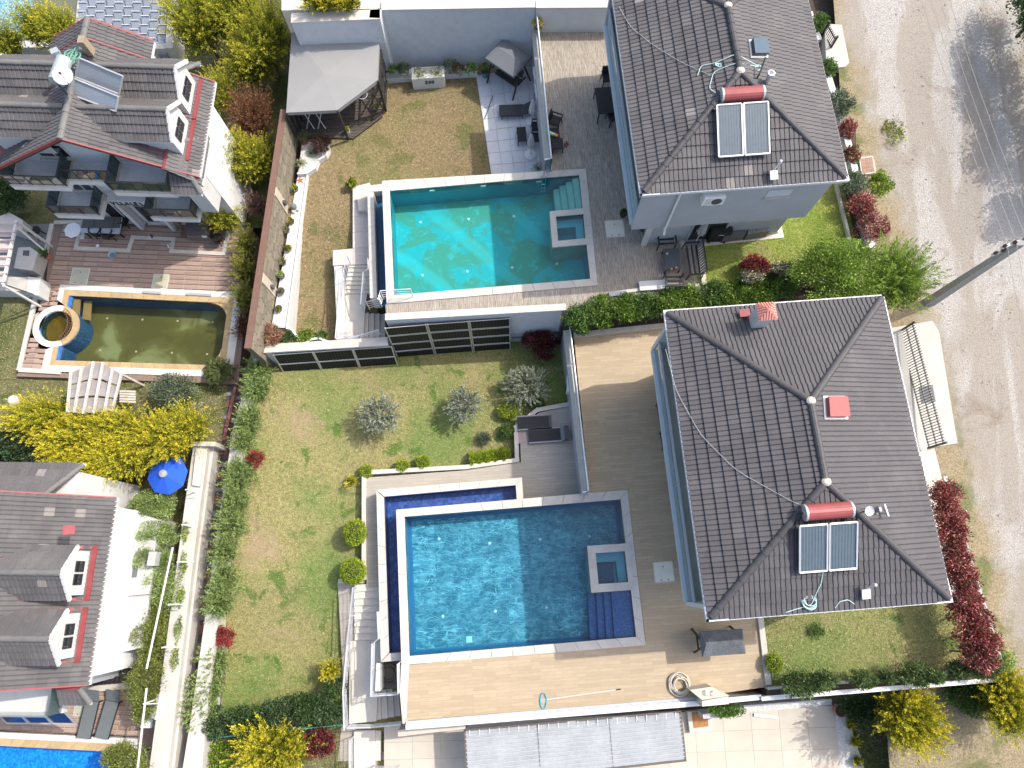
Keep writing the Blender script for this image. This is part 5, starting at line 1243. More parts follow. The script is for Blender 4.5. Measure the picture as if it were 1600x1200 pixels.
obj('box', MB().prism(ats([(232, 862), (244, 862), (240, 884), (228, 884)], -.9), -.95, -1.4), mat('grey_box', (0.40, .41, .40), .6), an)
obj('wall', MB().prism(ats([(148, 1040), (155, 1030), (122, 1056), (118, 1075)], 0), -.6, ZE), WHITE, an)
obj('floor_grid', MB().prism(ats([(150, 1035), (208, 1027), (205, 1068), (145, 1072)], ZE+.2), ZE+.2, ZE), mat('dark_grate', (0.12, .09, .08), .8, .3, 9), an)
g = MB()
for k in range(9):
    a, b = at(152+k*6.4, 1036-k*.9, ZE+.5), at(147+k*6.4, 1070-k*.5, ZE+.5); g.beam(a, b, .03, .05)
for k in range(6):
    a, b = at(151-k, 1038+k*6, ZE+.53), at(207-k*.5, 1029+k*6.5, ZE+.53); g.beam(a, b, .03, .05)
obj('trellis', g, BLACKM, an)
mb = MB().prism(ats([(124, 1074), (207, 1066), (208, 1076), (124, 1083)], ZE+.35), ZE+.35, ZE); struct('kerb', mb, STONE)
# S balcony of villa E with solar panels and loungers
dE = (FE(1, 0)-FE(0, 0)).normalized()
obj('balcony_slab', MB().prism([FE(-3.0, -1.4), FE(2.3, -1.4), FE(2.3, -.01), FE(-3.0, -.01)], .6, .3), WHITE, he)
obj('balcony_glass', MB().prism([FE(-3, -1.38), FE(2.25, -1.38), FE(2.25, -1.36), FE(-3, -1.36)], 1.5, .62), GLASSC, he); obj('balcony_rail', MB().beam(FE(-3, -1.37, 1.5), FE(2.25, -1.37, 1.5), .06, .05), STEEL, he)
obj('balcony_glass', MB().prism([FE(2.24, -1.35), FE(2.26, -1.35), FE(2.26, -.05), FE(2.24, -.05)], 1.5, .62), GLASSC, he)
pv = thing('panel_array', 'dark solar panels in a pale frame hung on the lower left balcony', 'solar panel', FE(0, -1.7, -.3))
for k in range(3):
    u0 = -.75 + k*.98; A, B, C_, D_ = FE(u0, -1.45, .15), FE(u0+.92, -1.45, .15), FE(u0+.92, -2.05, -.75), FE(u0, -2.05, -.75)
    obj('panel', MB().add([A, B, C_, D_], [(3, 2, 1, 0)]), mat('black_cell', (0.012, .014, .022), .15, .1, spec=.6), pv); fm = MB()
    for p, q in ((A, B), (B, C_), (C_, D_), (D_, A)): fm.beam(p+Vector((0, 0, .02)), q+Vector((0, 0, .02)), .05, .05)
    obj('panel_frame', fm, ALU, pv)

# ================================================================== PLANTS
def quads_mesh(name, V, C, mats):
    """V: (n,4,3) leaf corners, C: (n,3) leaf colours"""
    n = len(V); me = bpy.data.meshes.new(name); me.vertices.add(n*4); me.vertices.foreach_set('co', V.reshape(-1).astype(np.float32))
    me.loops.add(n*4); me.loops.foreach_set('vertex_index', np.arange(n*4, dtype=np.int32)); me.polygons.add(n)
    me.polygons.foreach_set('loop_start', np.arange(0, 4*n, 4, dtype=np.int32)); me.polygons.foreach_set('loop_total', np.full(n, 4, dtype=np.int32))
    ca = me.color_attributes.new('leaf', 'FLOAT_COLOR', 'POINT'); C4 = np.concatenate([np.repeat(C, 4, 0), np.ones((4*n, 1))], 1)
    ca.data.foreach_set('color', C4.astype(np.float32).ravel()); me.materials.append(mats); me.update(); me.validate(); return me
def unit(v): return v/np.maximum(np.linalg.norm(v, axis=-1, keepdims=True), 1e-9)
def leaves(P, D, L, W, pal, tint, jit=.25, rng=RNG):
    """rhombic leaves at P pointing along D"""
    n = len(P); S = unit(np.cross(D, rng.normal(size=(n, 3)))); L = L[:, None]; W = W[:, None]
    V = np.stack([P, P + D*L*.45 + S*W, P + D*L, P + D*L*.45 - S*W], 1)
    pal = np.array(pal); C = pal[rng.integers(0, len(pal), n)]*tint[:, None]*rng.uniform(1-jit, 1+jit, (n, 1))
    return V, np.clip(C, 0, 1)
def sphere_pts(n, up=.1, rng=RNG):
    d = rng.normal(size=(n, 3)); d = unit(d); d[:, 2] = np.where(d[:, 2] < -.3, -d[:, 2]*.5, d[:, 2]) + up; return unit(d)
def crown_bush(rad, n, pal, leaf=.10, clumps=26, fill=.25, ratio=.32, spread=.33):
    rad = np.array(rad); n = int(n*1.6); leaf *= .82; k = sphere_pts(clumps)*RNG.uniform(.5, 1.1, (clumps, 1)); tintk = RNG.uniform(.6, 1.35, clumps); sk = RNG.uniform(.55, 1.25, clumps)
    i = RNG.integers(0, clumps, n); P = (k[i] + RNG.normal(size=(n, 3))*(spread*.6*sk[i])[:, None])
    m = RNG.random(n) < fill; P[m] = sphere_pts(m.sum())*RNG.uniform(.3, .95, (m.sum(), 1))
    q = np.linalg.norm(P, axis=1); P = np.where((q > 1.25)[:, None], P/q[:, None]*RNG.uniform(.9, 1.25, (n, 1)), P)
    D = unit(unit(P)*.9 + RNG.normal(size=(n, 3))*.75 + np.array([0, 0, .35]))
    P = P*rad; P[:, 2] = np.maximum(P[:, 2], -rad[2]*.85)
    L = RNG.uniform(.55, 1.4, n)*leaf; return leaves(P, D, L, L*ratio, pal, tintk[i], .32)
def crown_conifer(rad, n, pal, spray=.5, plumes=60, lean=(0, 0, 1), tip=None):
    """feathery cypress: slim plumes rooted inside the crown, pointing outwards and up, each a brush of fine needles"""
    rad = np.array(rad); plumes = int(plumes*2.6); n = int(n*2.2); d = sphere_pts(plumes, .2); base = d*RNG.uniform(.35, .85, (plumes, 1)); dirs = unit(d*1.0 + np.array(lean)*.55 + RNG.normal(size=(plumes, 3))*.25)
    ln = spray*RNG.uniform(.7, 1.6, plumes); tk = RNG.uniform(.65, 1.3, plumes); warm = RNG.random(plumes)
    i = RNG.integers(0, plumes, n); t = RNG.random(n)**.85
    P = base[i]*rad + dirs[i]*(ln[i]*t)[:, None] + RNG.normal(size=(n, 3))*(0.13*(1.04-t)*ln[i])[:, None]
    D = unit(dirs[i]*1.2 + RNG.normal(size=(n, 3))*.5); L = RNG.uniform(.045, .105, n); tint = tk[i]
    m = RNG.random(n) < .38; q = sphere_pts(int(m.sum()))*RNG.uniform(.3, .9, (int(m.sum()), 1)); q[:, 2] -= .25; P[m] = q*rad; L[m] *= 1.7; tint[m] *= .62; t[m] = 0  # inner needles tinted darker: shade inside the crown is put into their colour
    V, C = leaves(P, D, L, L*.2, pal, tint)
    if tip is not None:
        f = np.clip((t-.42)*1.9, 0, 1)[:, None]*(.30+.70*warm[i])[:, None]; C = C*(1-f) + np.array(tip)*RNG.uniform(.7, 1.2, (n, 1))*f
    return V, C
def crown_olive(rad, n, pal, shoots=150):
    rad = np.array(rad)*1.12; n = int(n*1.7); shoots = int(shoots*1.6); d = sphere_pts(shoots, .25); base = d*RNG.uniform(.25, .75, (shoots, 1))*rad
    dr = unit(d + RNG.normal(size=(shoots, 3))*.35 + np.array([0, 0, .1])); ln = RNG.uniform(.25, .55, shoots)*rad.mean()
    i = RNG.integers(0, shoots, n); t = RNG.random(n); P = base[i] + dr[i]*(ln[i]*t)[:, None]; P[:, 2] -= (t**2)*.10
    D = unit(dr[i] + RNG.normal(size=(n, 3))*.6); L = RNG.uniform(.06, .12, n)
    return leaves(P, D, L, L*.17, pal, RNG.uniform(.75, 1.2, shoots)[i])
def crown_fronds(n, length, pal, leaflets=24, droop=.5, w=.02):
    Vs = []; Cs = []
    for k in range(n):
        a = 2*math.pi*k/n + random.uniform(-.2, .2); el = random.uniform(.25, 1.1); ln = length*random.uniform(.8, 1.1)
        t = np.linspace(.12, 1, leaflets); h = np.array([math.cos(a), math.sin(a), 0])
        P = h*(t*ln*math.cos(el))[:, None] + np.array([0, 0, 1.])*(t*ln*math.sin(el) - droop*ln*t**2)[:, None]
        tan = unit(np.gradient(P, axis=0)); side = unit(np.cross(tan, [0, 0, 1.]))
        for s in (1, -1):
            D = unit(tan*.7 + side*s*.9 + np.array([0, 0, .15])); L = ln*.30*np.sin(np.pi*np.clip(t*.9+.08, 0, 1))+.02
            V, C = leaves(P, D, L, np.full(leaflets, w), pal, np.full(leaflets, random.uniform(.75, 1.2))); Vs.append(V); Cs.append(C)
    return np.concatenate(Vs), np.concatenate(Cs)
def crown_blades(n, length, pal, spread=.6, w=.02, rad=.1):
    a = RNG.random(n)*6.283; D = unit(np.stack([np.cos(a)*spread, np.sin(a)*spread, RNG.uniform(.35, 1.2, n)], 1)); P = np.stack([np.cos(a)*rad*RNG.random(n), np.sin(a)*rad*RNG.random(n), np.zeros(n)], 1)
    return leaves(P, D, RNG.uniform(.6, 1.1, n)*length, np.full(n, w), pal, np.ones(n))
# real leaf colours
G_DARK = [(0.061, 0.115, 0.038), (0.088, 0.155, 0.047), (0.047, 0.088, 0.03)]
G_MID = [(0.115, 0.203, 0.047), (0.149, 0.243, 0.061), (0.081, 0.149, 0.041)]
G_JUN = [(0.236, 0.339, 0.11), (0.319, 0.416, 0.147), (0.177, 0.263, 0.083), (0.378, 0.438, 0.147)]
G_LIME = [(0.325, 0.413, 0.037), (0.263, 0.362, 0.037), (0.413, 0.475, 0.05)]
G_BOX = [(0.3, 0.405, 0.038), (0.225, 0.33, 0.03), (0.42, 0.495, 0.045)]
G_BAY = [(0.156, 0.26, 0.039), (0.221, 0.338, 0.058), (0.111, 0.195, 0.033), (0.26, 0.364, 0.078)]
YEL = [(0.34, 0.36, 0.035), (0.46, 0.44, 0.04), (0.20, 0.24, 0.025)]; YTIP = (0.92, 0.76, 0.06)
YGRN = [(0.28, 0.33, 0.04), (0.38, 0.40, 0.05), (0.16, 0.20, 0.03)]; YGTIP = (0.80, 0.70, 0.07)
OLIVE = [(0.30, 0.34, 0.24), (0.38, 0.41, 0.32), (0.19, 0.23, 0.14), (0.46, 0.48, 0.40)]
REDL = [(0.338, 0.052, 0.057), (0.234, 0.034, 0.04), (0.468, 0.127, 0.127), (0.156, 0.057, 0.034), (0.65, 0.345, 0.322), (0.13, 0.115, 0.046)]
PLUM = [(0.111, 0.023, 0.029), (0.072, 0.019, 0.023), (0.156, 0.039, 0.039)]
RUST = [(0.26, 0.12, 0.06), (0.20, 0.09, 0.05), (0.32, 0.17, 0.09)]
GREYG = [(0.149, 0.196, 0.121), (0.203, 0.243, 0.162), (0.108, 0.149, 0.081)]
BLOOM = [(0.62, 0.55, 0.45), (0.70, 0.62, 0.52), (0.12, 0.16, 0.05), (0.16, 0.19, 0.06)]
def plant(name, label, cat, px, py, zb, h, kind, rad, n, pal, group=None, trunk=True, off=(0, 0), **kw):
    """a plant whose crown centre is read at photo point (px,py) at height zb+h; its stem stands straight below"""
    c = at(px, py, zb+h); r = thing(name, label, cat, (c.x, c.y, zb), group)
    fn = dict(bush=crown_bush, conifer=crown_conifer, olive=crown_olive)[kind]
    V, C = fn(rad, n, pal, **kw); V = V + np.array([0, 0, h])
    V[..., 2] = np.maximum(V[..., 2], 0.03)
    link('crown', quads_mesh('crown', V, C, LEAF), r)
    if trunk:
        mb = MB(); rr = max(.02, min(.10, rad[0]*.07)); mb.tube([(0, 0, -.1), (.01, .01, h*.5), (0.02, -.01, h)], rr, 6, taper=rr*.6)
        for k in range(5):
            a = k*1.26+.4; mb.tube([(0, 0, h*.45), (math.cos(a)*rad[0]*.35, math.sin(a)*rad[1]*.35, h*.75), (math.cos(a)*rad[0]*.7, math.sin(a)*rad[1]*.7, h+rad[2]*.25)], rr*.55, 5, taper=rr*.2)
        link('trunk', mb.mesh('trunk', BARK), r)
    return r
def boxball(label, px, py, zb, rad, group='clipped boxwood balls', pal=G_BOX, n=None):
    c = at(px, py, zb+rad[2]*.9); r = thing('boxwood_ball', label, 'shrub', (c.x, c.y, zb), group)
    n = n or int(2600*(rad[0]*rad[1]/.25)); d = unit(RNG.normal(size=(n, 3))); d[:, 2] = np.abs(d[:, 2])*1.0 - .25*(RNG.random(n) < .4); 
    lump = 1 + .05*np.sin(d[:, 0]*9+1)*np.cos(d[:, 1]*8); P = d*np.array(rad)*(RNG.uniform(.86, 1.03, n)*lump)[:, None]; P[:, 2] += rad[2]*.9
    D = unit(d + RNG.normal(size=(n, 3))*.6); L = RNG.uniform(.04, .075, n)
    V, C = leaves(P, D, L, L*.4, pal, RNG.uniform(.8, 1.15, n)); V[..., 2] = np.maximum(V[..., 2], .01)
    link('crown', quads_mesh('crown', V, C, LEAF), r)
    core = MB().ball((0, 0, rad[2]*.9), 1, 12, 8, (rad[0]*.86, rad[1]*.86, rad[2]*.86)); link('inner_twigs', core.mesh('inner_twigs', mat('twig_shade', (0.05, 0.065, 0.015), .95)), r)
    return r

# lower lawn
zS = lambda px, py: zl(*at(px, py, -2)[:2])
plant('olive_tree', 'silvery olive tree nearest the treadmill deck', 'tree', 822, 604, -2.35, 1.15, 'olive', (1.15, .95, .85), 6500, OLIVE, 'young olive trees on the lower lawn')
plant('olive_tree', 'silvery olive tree in the middle of the three on the lower lawn', 'tree', 726, 634, -2.1, 1.0, 'olive', (.82, .95, .75), 5200, OLIVE, 'young olive trees on the lower lawn')
plant('olive_tree', 'silvery olive tree standing alone furthest left on the lower lawn', 'tree', 594, 649, -2.1, 1.05, 'olive', (1.0, 1.0, .8), 6200, OLIVE, 'young olive trees on the lower lawn')
plant('smoke_bush', 'dark plum red bush in the shaded corner under the white wall', 'shrub', 845, 537, -2.6, 1.3, 'bush', (.78, .72, .75), 3600, PLUM, leaf=.10)
plant('lavender_bush', 'small silvery blue tuft on the lawn before the clipped low hedge', 'shrub', 757, 685, -2.0, .25, 'olive', (.32, .3, .25), 900, GREYG, None, False)
boxball('small lime boxwood ball at the west end of the walkway kerb', 573, 737, -2.0, (.34, .33, .33))
boxball('lime boxwood ball on the kerb, left of the next one along', 629, 729, -2.0, (.34, .33, .34))
boxball('lime boxwood ball on the kerb between the smaller ball and the low hedge', 661, 723, -2.0, (.34, .34, .35))
boxball('large lime boxwood ball, upper of the two beside the pool walkway', 555, 832, -1.95, (.52, .60, .62))
boxball('large lime boxwood ball, lower of the two just above the garden steps', 552, 893, -1.95, (.58, .58, .62))
boxball('dark green boxwood ball left of the treadmill mat', 793, 673, -1.95, (.36, .36, .34), pal=G_MID)
boxball('loose lime boxwood ball under the olive tree by the deck', 793, 643, -1.98, (.50, .36, .36), pal=G_LIME)
boxball('low dark green boxwood at the shaded deck edge', 838, 631, -1.98, (.42, .22, .25), pal=G_MID)
lh = thing('low_hedge', 'clipped lime low hedge along the deck kerb', 'hedge', at(765, 716, -2))
p, q = at(734, 720, -1.7), at(798, 711, -1.7); d_ = (q-p).normalized()
nn = 7500; tt = RNG.random(nn); ang = RNG.random(nn)*math.pi; ny = Vector((-d_.y, d_.x, 0))
pos_ = np.array([p])*(1-tt)[:, None] + np.array([q])*tt[:, None] + np.array([ny])*(np.cos(ang)*.40*(1+.1*np.sin(tt*25)))[:, None] + np.array([[0, 0, 1.]])*(np.sin(ang)*.46*(1+.08*np.sin(tt*31+1))-.25)[:, None]
outd = np.array([ny])*np.cos(ang)[:, None] + np.array([[0, 0, 1.]])*np.sin(ang)[:, None]
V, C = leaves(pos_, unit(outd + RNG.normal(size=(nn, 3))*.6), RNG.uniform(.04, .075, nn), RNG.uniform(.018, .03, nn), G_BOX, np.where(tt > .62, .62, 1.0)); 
link('crown', quads_mesh('crown', V - np.array(lh.location), C, LEAF), lh)
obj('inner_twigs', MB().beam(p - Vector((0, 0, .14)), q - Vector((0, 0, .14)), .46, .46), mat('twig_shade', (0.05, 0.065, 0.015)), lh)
plant('yellow_shrub', 'tiny yellow shrub at the walkway corner', 'shrub', 549, 752, -1.95, .2, 'conifer', (.2, .16, .16), 500, YEL, None, False, spray=.22, plumes=18, tip=YTIP)
plant('yellow_shrub', 'golden shrub between the lawn and the garden steps', 'shrub', 518, 1046, -2.6, .35, 'conifer', (.36, .36, .3), 1500, YEL, None, False, spray=.3, plumes=30, tip=YTIP)
plant('green_shrub', 'dark green round shrub below the golden shrub', 'shrub', 524, 1074, -2.8, .45, 'bush', (.5, .45, .4), 1800, G_DARK, leaf=.08)
plant('green_shrub', 'olive green shrub against the railing foot', 'shrub', 524, 1105, -2.9, .45, 'bush', (.4, .5, .4), 1500, [(0.12, .16, .03), (.08, .12, .02)], leaf=.08)
jun = [(405, 580, .75, .55), (402, 608, .75, .6), (390, 660, .62, .85), (382, 690, .5, .5), (374, 745, .7, .8), (368, 785, .68, .7), (362, 822, .72, .8), (352, 862, .6, .6), (352, 905, .62, .6), (345, 940, .66, .7), (334, 1035, .75, .8), (325, 1075, .8, .8), (318, 1110, .75, .7)]
for i, (x, y, a, b) in enumerate(jun):
    plant('juniper', ['spreading green juniper hanging over the cream wall at the top of the row', 'spreading green juniper second from the top over the cream wall', 'feathery juniper beside the first red shrub on the wall', 'small juniper just above the red shrub at the wall', 'juniper on the cream wall just below the upper red shrub', 'juniper on the cream wall level with the top of the lower pool', 'juniper on the cream wall level with the round boxwoods', 'smaller juniper on the wall between two larger ones', 'juniper on the wall left of the big boxwood balls', 'juniper above the lower red shrub on the wall', 'juniper below the lower red shrub on the wall', 'juniper near the south end of the wall', 'juniper at the south west corner of the lawn'][i], 'shrub', x, y, -2.1 if y < 1000 else -2.7, .45, 'conifer', (a*.95, b, .42), int(3400*a*b/.5), G_JUN, 'junipers along the cream wall', False, spray=.40, plumes=54, lean=(-.2, 0, .5))
plant('red_shrub', 'small red photinia between junipers on the cream wall', 'shrub', 400, 716, -2.0, .35, 'bush', (.38, .45, .35), 1300, [(.30, .05, .04), (.2, .04, .03), (.38, .12, .08)], leaf=.08)
plant('red_shrub', 'bright red shrub on the lower stretch of the cream wall', 'shrub', 355, 994, -2.3, .35, 'bush', (.42, .48, .35), 1500, [(.32, .05, .05), (.22, .04, .03)], leaf=.08)
for i, (x, y, a) in enumerate(((345, 1130, .7), (392, 1122, .8), (440, 1112, .8), (480, 1104, .75), (512, 1110, .6))):
    plant('hedge_shrub', ['hedge shrub at the west end of the south lawn hedge', 'hedge shrub second from west in the south lawn hedge', 'hedge shrub in the middle of the south lawn hedge', 'tallest hedge shrub of the south lawn hedge', 'hedge shrub at the east end of the south lawn hedge'][i], 'shrub', x, y, -3.0, .75, 'bush', (a, .62, .62), 3000, G_DARK if i % 2 else [(.07, .12, .05), (.10, .15, .07), (.05, .09, .03)], 'shrubs of the south lawn hedge', leaf=.11)
obj_ = obj('shade_net', MB().beam(at(322, 1152, -2.4), at(538, 1130, -2.4), .05, .7), mat('green_net', (.05, .20, .17), .8, .2)); tag(obj_, 'green netting fence behind the south lawn hedge', 'fence')
plant('golden_conifer', 'broad golden conifer at the bottom edge beside the red bush', 'tree', 428, 1172, -3.4, 1.5, 'conifer', (1.75, 1.15, .9), 13000, YEL, None, spray=.7, plumes=130, tip=YTIP)
plant('red_shrub', 'dark red bush right of the broad golden conifer', 'shrub', 500, 1160, -3.4, 1.2, 'bush', (.6, .62, .6), 2400, PLUM + REDL[:1], leaf=.1)
plant('green_shrub', 'bright green bush left of the broad golden conifer', 'shrub', 345, 1180, -3.4, .7, 'bush', (.75, .7, .5), 2000, G_LIME + G_MID, leaf=.1)
# long hedge between the two houses
hx = [(905, 497), (938, 489), (972, 486), (1006, 482), (1040, 474), (1074, 470), (1110, 466), (1146, 462), (1182, 456), (1218, 448)]
hl = ['west end bush of the long hedge by the white wall', 'second hedge bush from the white wall', 'third hedge bush from the white wall', 'hedge bush just left of the roof corner', 'hedge bush at the lower roof corner', 'hedge bush north of the lower roof, below the sofa', 'hedge bush below the striped sofa end', 'hedge bush above the chimney', 'hedge bush right of the chimney', 'hedge bush left of the big bright tree']
for i, (x, y) in enumerate(hx):
    plant('hedge_bush', hl[i], 'hedge', x, y, .16, 1.15, 'bush', (.78, .62, .95), 3800, G_BAY if i % 3 else G_MID, 'bushes of the long hedge between the houses', leaf=.12, ratio=.26)
plant('tree', 'bright green spreading tree behind the roof corner next to the road', 'tree', 1312, 430, .3, 2.6, 'bush', (2.0, 1.3, 1.2), 13000, [(0.20, .32, .05), (.28, .40, .06), (.15, .25, .04), (.34, .44, .11)], leaf=.14, clumps=60, fill=.12, ratio=.22, spread=.30)
plant('tree', 'yellow green leafy tree overhanging the road beside the concrete pole', 'tree', 1398, 440, .3, 2.3, 'conifer', (1.35, 1.45, 1.0), 12000, [(0.22, .34, .05), (.28, .40, .07), (.15, .24, .04)], spray=.85, plumes=60, tip=(.42, .54, .10))
plant('red_shrub', 'red photinia topped with white blossom on the green lawn edge', 'shrub', 1178, 416, ZA, .55, 'bush', (.68, .42, .5), 2300, PLUM + REDL[:3], leaf=.09)
for i, (x, y) in enumerate(((1172, 432), (1222, 420), (1262, 412))):
    plant('blossom_shrub', ['cream blossoming shrub below the red photinia', 'cream blossoming shrub right of the red photinia', 'cream blossoming shrub next to the bright tree'][i], 'shrub', x, y, ZA, .5, 'bush', (.55, .3, .4), 1500, BLOOM, 'cream blossoming shrubs', leaf=.08, ratio=.5)
# photinia hedge east of the lower roof
ph = [(1470, 775, .52), (1476, 808, .5), (1482, 842, .55), (1488, 875, .52), (1496, 905, .55), (1502, 938, .55), (1512, 968, .6), (1522, 998, .6), (1520, 1022, .5)]
pl = ['topmost', 'second from the top', 'third from the top', 'fourth from the top', 'middle', 'fourth from the bottom', 'third from the bottom', 'second from the bottom', 'bottom']
for i, (x, y, a) in enumerate(ph):
    plant('photinia', 'red photinia bush, %s in the tall red hedge by the road' % pl[i], 'hedge', x, y, .1, 1.3, 'bush', (a*1.15, .62, .95), 3200, REDL, 'red photinia hedge by the road', leaf=.11, ratio=.28)
# trough shrubs along the south boundary
tr = [(1245, 1068, .75), (1282, 1065, .6), (1345, 1061, .5), (1385, 1058, .3), (1425, 1052, .7), (1455, 1056, .4), (1497, 1046, .55), (1535, 1046, .5)]
tl = ['largest oleander of the planted trough, near the terrace corner', 'oleander right of the largest one in the trough', 'oleander third from the terrace in the trough', 'smallest oleander of the trough', 'bushy oleander in the middle of the trough', 'thin oleander beside the bushy one', 'oleander below the red hedge', 'oleander at the road end of the trough']
for i, (x, y, a) in enumerate(tr):
    plant('oleander', tl[i], 'shrub', x, y, .16, .7, 'bush', (a, a*.62, .6), int(3600*a), [(.10, .16, .05), (.14, .20, .07), (.07, .12, .035), (.18, .23, .09)], 'oleanders in the planted trough', leaf=.13, ratio=.18)
boxball('small bright lime ball at the corner of the small lawn', 1209, 1036, 0, (.34, .36, .34), None, G_LIME)
plant('weed', 'small green sprig on the small lawn near the gutter', 'plant', 1276, 985, 0, .12, 'bush', (.28, .3, .15), 350, G_MID, None, False, leaf=.08)
plant('green_shrub', 'grey green bush at the road end of the white boundary wall', 'shrub', 1562, 1036, -.6, .5, 'bush', (.55, .75, .5), 2200, G_JUN, None, leaf=.1)
# bottom right golden conifers
plant('golden_conifer', 'golden conifer in front of the globe lamp, bottom right', 'tree', 1418, 1120, ZF, 2.4, 'conifer', (1.35, 1.35, 1.3), 15000, YEL, 'golden conifers at the bottom right', spray=.62, plumes=130, tip=YTIP)
plant('golden_conifer', 'golden conifer at the right edge beside the grey wall', 'tree', 1572, 1095, ZF+.8, 2.2, 'conifer', (1.15, 1.45, 1.2), 12000, YEL, 'golden conifers at the bottom right', spray=.62, plumes=110, tip=YTIP)
plant('green_shrub', 'dark green bush left of the right edge conifer', 'shrub', 1512, 1082, ZF, 1.6, 'bush', (1.2, .8, .9), 4500, G_MID, None, leaf=.11)
plant('golden_conifer', 'small low golden conifer at the foot of the grey wall', 'shrub', 1545, 1178, ZF, .5, 'conifer', (.45, .35, .3), 1800, YEL, None, False, spray=.4, plumes=24, tip=YTIP)
for i, (x, y) in enumerate(((1327, 1132), (1335, 1158), (1338, 1188))):
    plant('yellow_shrub', ['tiny yellow plant on the dark verge, topmost of three', 'tiny yellow plant on the dark verge, middle of three', 'tiny yellow plant on the dark verge, lowest of three'][i], 'plant', x, y, ZF, .12, 'conifer', (.16, .16, .12), 300, YEL, 'tiny yellow plants on the verge', False, spray=.15, plumes=14, tip=YTIP)
plant('dark_shrub', 'dark green shrub in the shade under the boundary wall', 'shrub', 1345, 1108, ZF, .6, 'bush', (.9, .55, .5), 2400, G_DARK, None, leaf=.1)
# plants along the road wall of the upper lot
rw = [(1291, 110, G_MID, .35, 'green shrub below the gate on the road wall'), (1306, 165, GREYG, .75, 'large grey green shrub over the road wall'), (1321, 205, REDL, .4, 'red shrub on the road wall below the grey green one'), (1327, 245, REDL + G_MID, .4, 'red and green shrub on the road wall beside the brick hatch'), (1330, 290, GREYG, .6, 'grey green shrub on the road wall below the brick hatch'), (1343, 323, REDL, .65, 'large dark red shrub on the road wall'), (1358, 355, REDL + BLOOM[:1], .7, 'large dark red shrub at the south end of the road wall'), (1278, 40, G_MID, .45, 'green shrub above the gate on the road wall'), (1372, 290, G_LIME + G_MID, .55, 'green weed clump on the road verge')]
for x, y, pal, a, l in rw: plant('shrub', l, 'shrub', x, y, ZA-.2, .7, 'bush', (a, a*1.0, .6), int(3200*a), pal, None, leaf=.1)
plant('weed_clump', 'olive weed clump growing on the gravel road', 'weed', 1396, 205, zroad(*at(1396, 205, 1.6)[:2]), .03, 'bush', (.5, .8, .07), 420, YGRN, None, False, leaf=.1)
# upper lot plants
plant('smoke_bush', 'brown red spiky bush in the curved white planter', 'shrub', 502, 226, ZAL, .5, 'bush', (.42, .45, .42), 1700, [(.11, .055, .045), (.16, .085, .06), (.07, .04, .03)], None, leaf=.14, ratio=.12)
plant('mixed_shrub', 'pink and green bush at the foot of the stone wall', 'shrub', 424, 524, ZAL, .45, 'bush', (.55, .5, .42), 2200, [(.40, .17, .13), (.30, .12, .09), (.17, .18, .07), (.45, .28, .2)], None, leaf=.09)
plant('green_shrub', 'dark shrub right of the pink bush by the stair landing', 'shrub', 452, 528, ZAL, .3, 'bush', (.38, .3, .25), 900, G_DARK, None, leaf=.08)
plant('green_shrub', 'fresh green plant before the lower white wall', 'shrub', 478, 526, ZAL, .3, 'bush', (.42, .34, .25), 1200, G_LIME + G_MID, None, leaf=.09)
plant('green_shrub', 'small green plant in the white planter by the landing', 'shrub', 503, 524, ZAL, .3, 'bush', (.3, .26, .22), 700, G_MID, None, leaf=.08)
plant('lime_shrub', 'small yellow green plant at the lawn corner by the upper pool', 'shrub', 549, 287, ZAL, .3, 'bush', (.24, .26, .3), 700, YGRN, None, leaf=.1)
def fronds(name, label, px, py, zb, n, ln, pal, group=None, **k):
    p = at(px, py, zb); r = thing(name, label, 'plant', p, group); V, C = crown_fronds(n, ln, pal, **k); link('leaves', quads_mesh('leaves', V, C, LEAF), r)
    link('stem', MB().tube([(0, 0, -.02), (0, 0, .14)], .05, 6).mesh('stem', BARK), r); return r
fronds('sago_palm', 'sago palm with stiff dark fronds at the corner of the villa pool', 343, 582, ZD+.4, 34, .95, [(0.09, .12, .035), (.13, .16, .05), (.06, .085, .025)])
fronds('spiky_plant', 'spiky green plant beside the steel post at the upper pool', 841, 264, ZAL+.55, 22, .45, G_MID, leaflets=6, w=.012)
fronds('yucca', 'spiky yucca in a red pot at the pavilion corner', 472, 214, ZAL+.6, 26, .55, [(.10, .15, .05), (.15, .20, .08)], leaflets=6, w=.014)
# plants of the villas at the left
def conf(label, x, y, zb, h, rad, n, pal=YGRN, tip=YGTIP, group=None, **k): return plant('golden_conifer', label, 'tree', x, y, zb, h*.85, 'conifer', (rad[0]*1.05, rad[1]*1.05, rad[2]*1.2), n, pal, group, spray=k.pop('spray', .7), plumes=k.pop('plumes', 100), tip=tip, **k)
gN = 'golden cypresses north of the villa'
conf('tall golden cypress at the top edge, left of three', 312, 40, -2.7, 3.2, (1.35, 1.6, 1.8), 19000, group=gN, spray=.95); conf('tall golden cypress at the top edge, middle of three', 368, 22, -2.7, 3.4, (1.45, 1.5, 1.8), 19000, group=gN, spray=.95)
conf('tall golden cypress at the top edge, right of three', 415, 70, -2.7, 3.0, (1.3, 2.0, 1.7), 19000, group=gN, spray=.95); conf('golden cypress between the villa roof and the grey pavilion', 392, 105, -2.7, 2.4, (1.1, 1.2, 1.3), 9000)
conf('slim green gold cypress beside the villa roof corner', 350, 150, -2.7, 2.2, (.5, 1.0, 1.3), 4500)
plant('dry_conifer', 'rust brown dried conifer beside the stone wall', 'tree', 398, 185, -2.7, 2.0, 'conifer', (1.0, 1.25, 1.2), 8000, RUST, None, spray=.75, plumes=90)
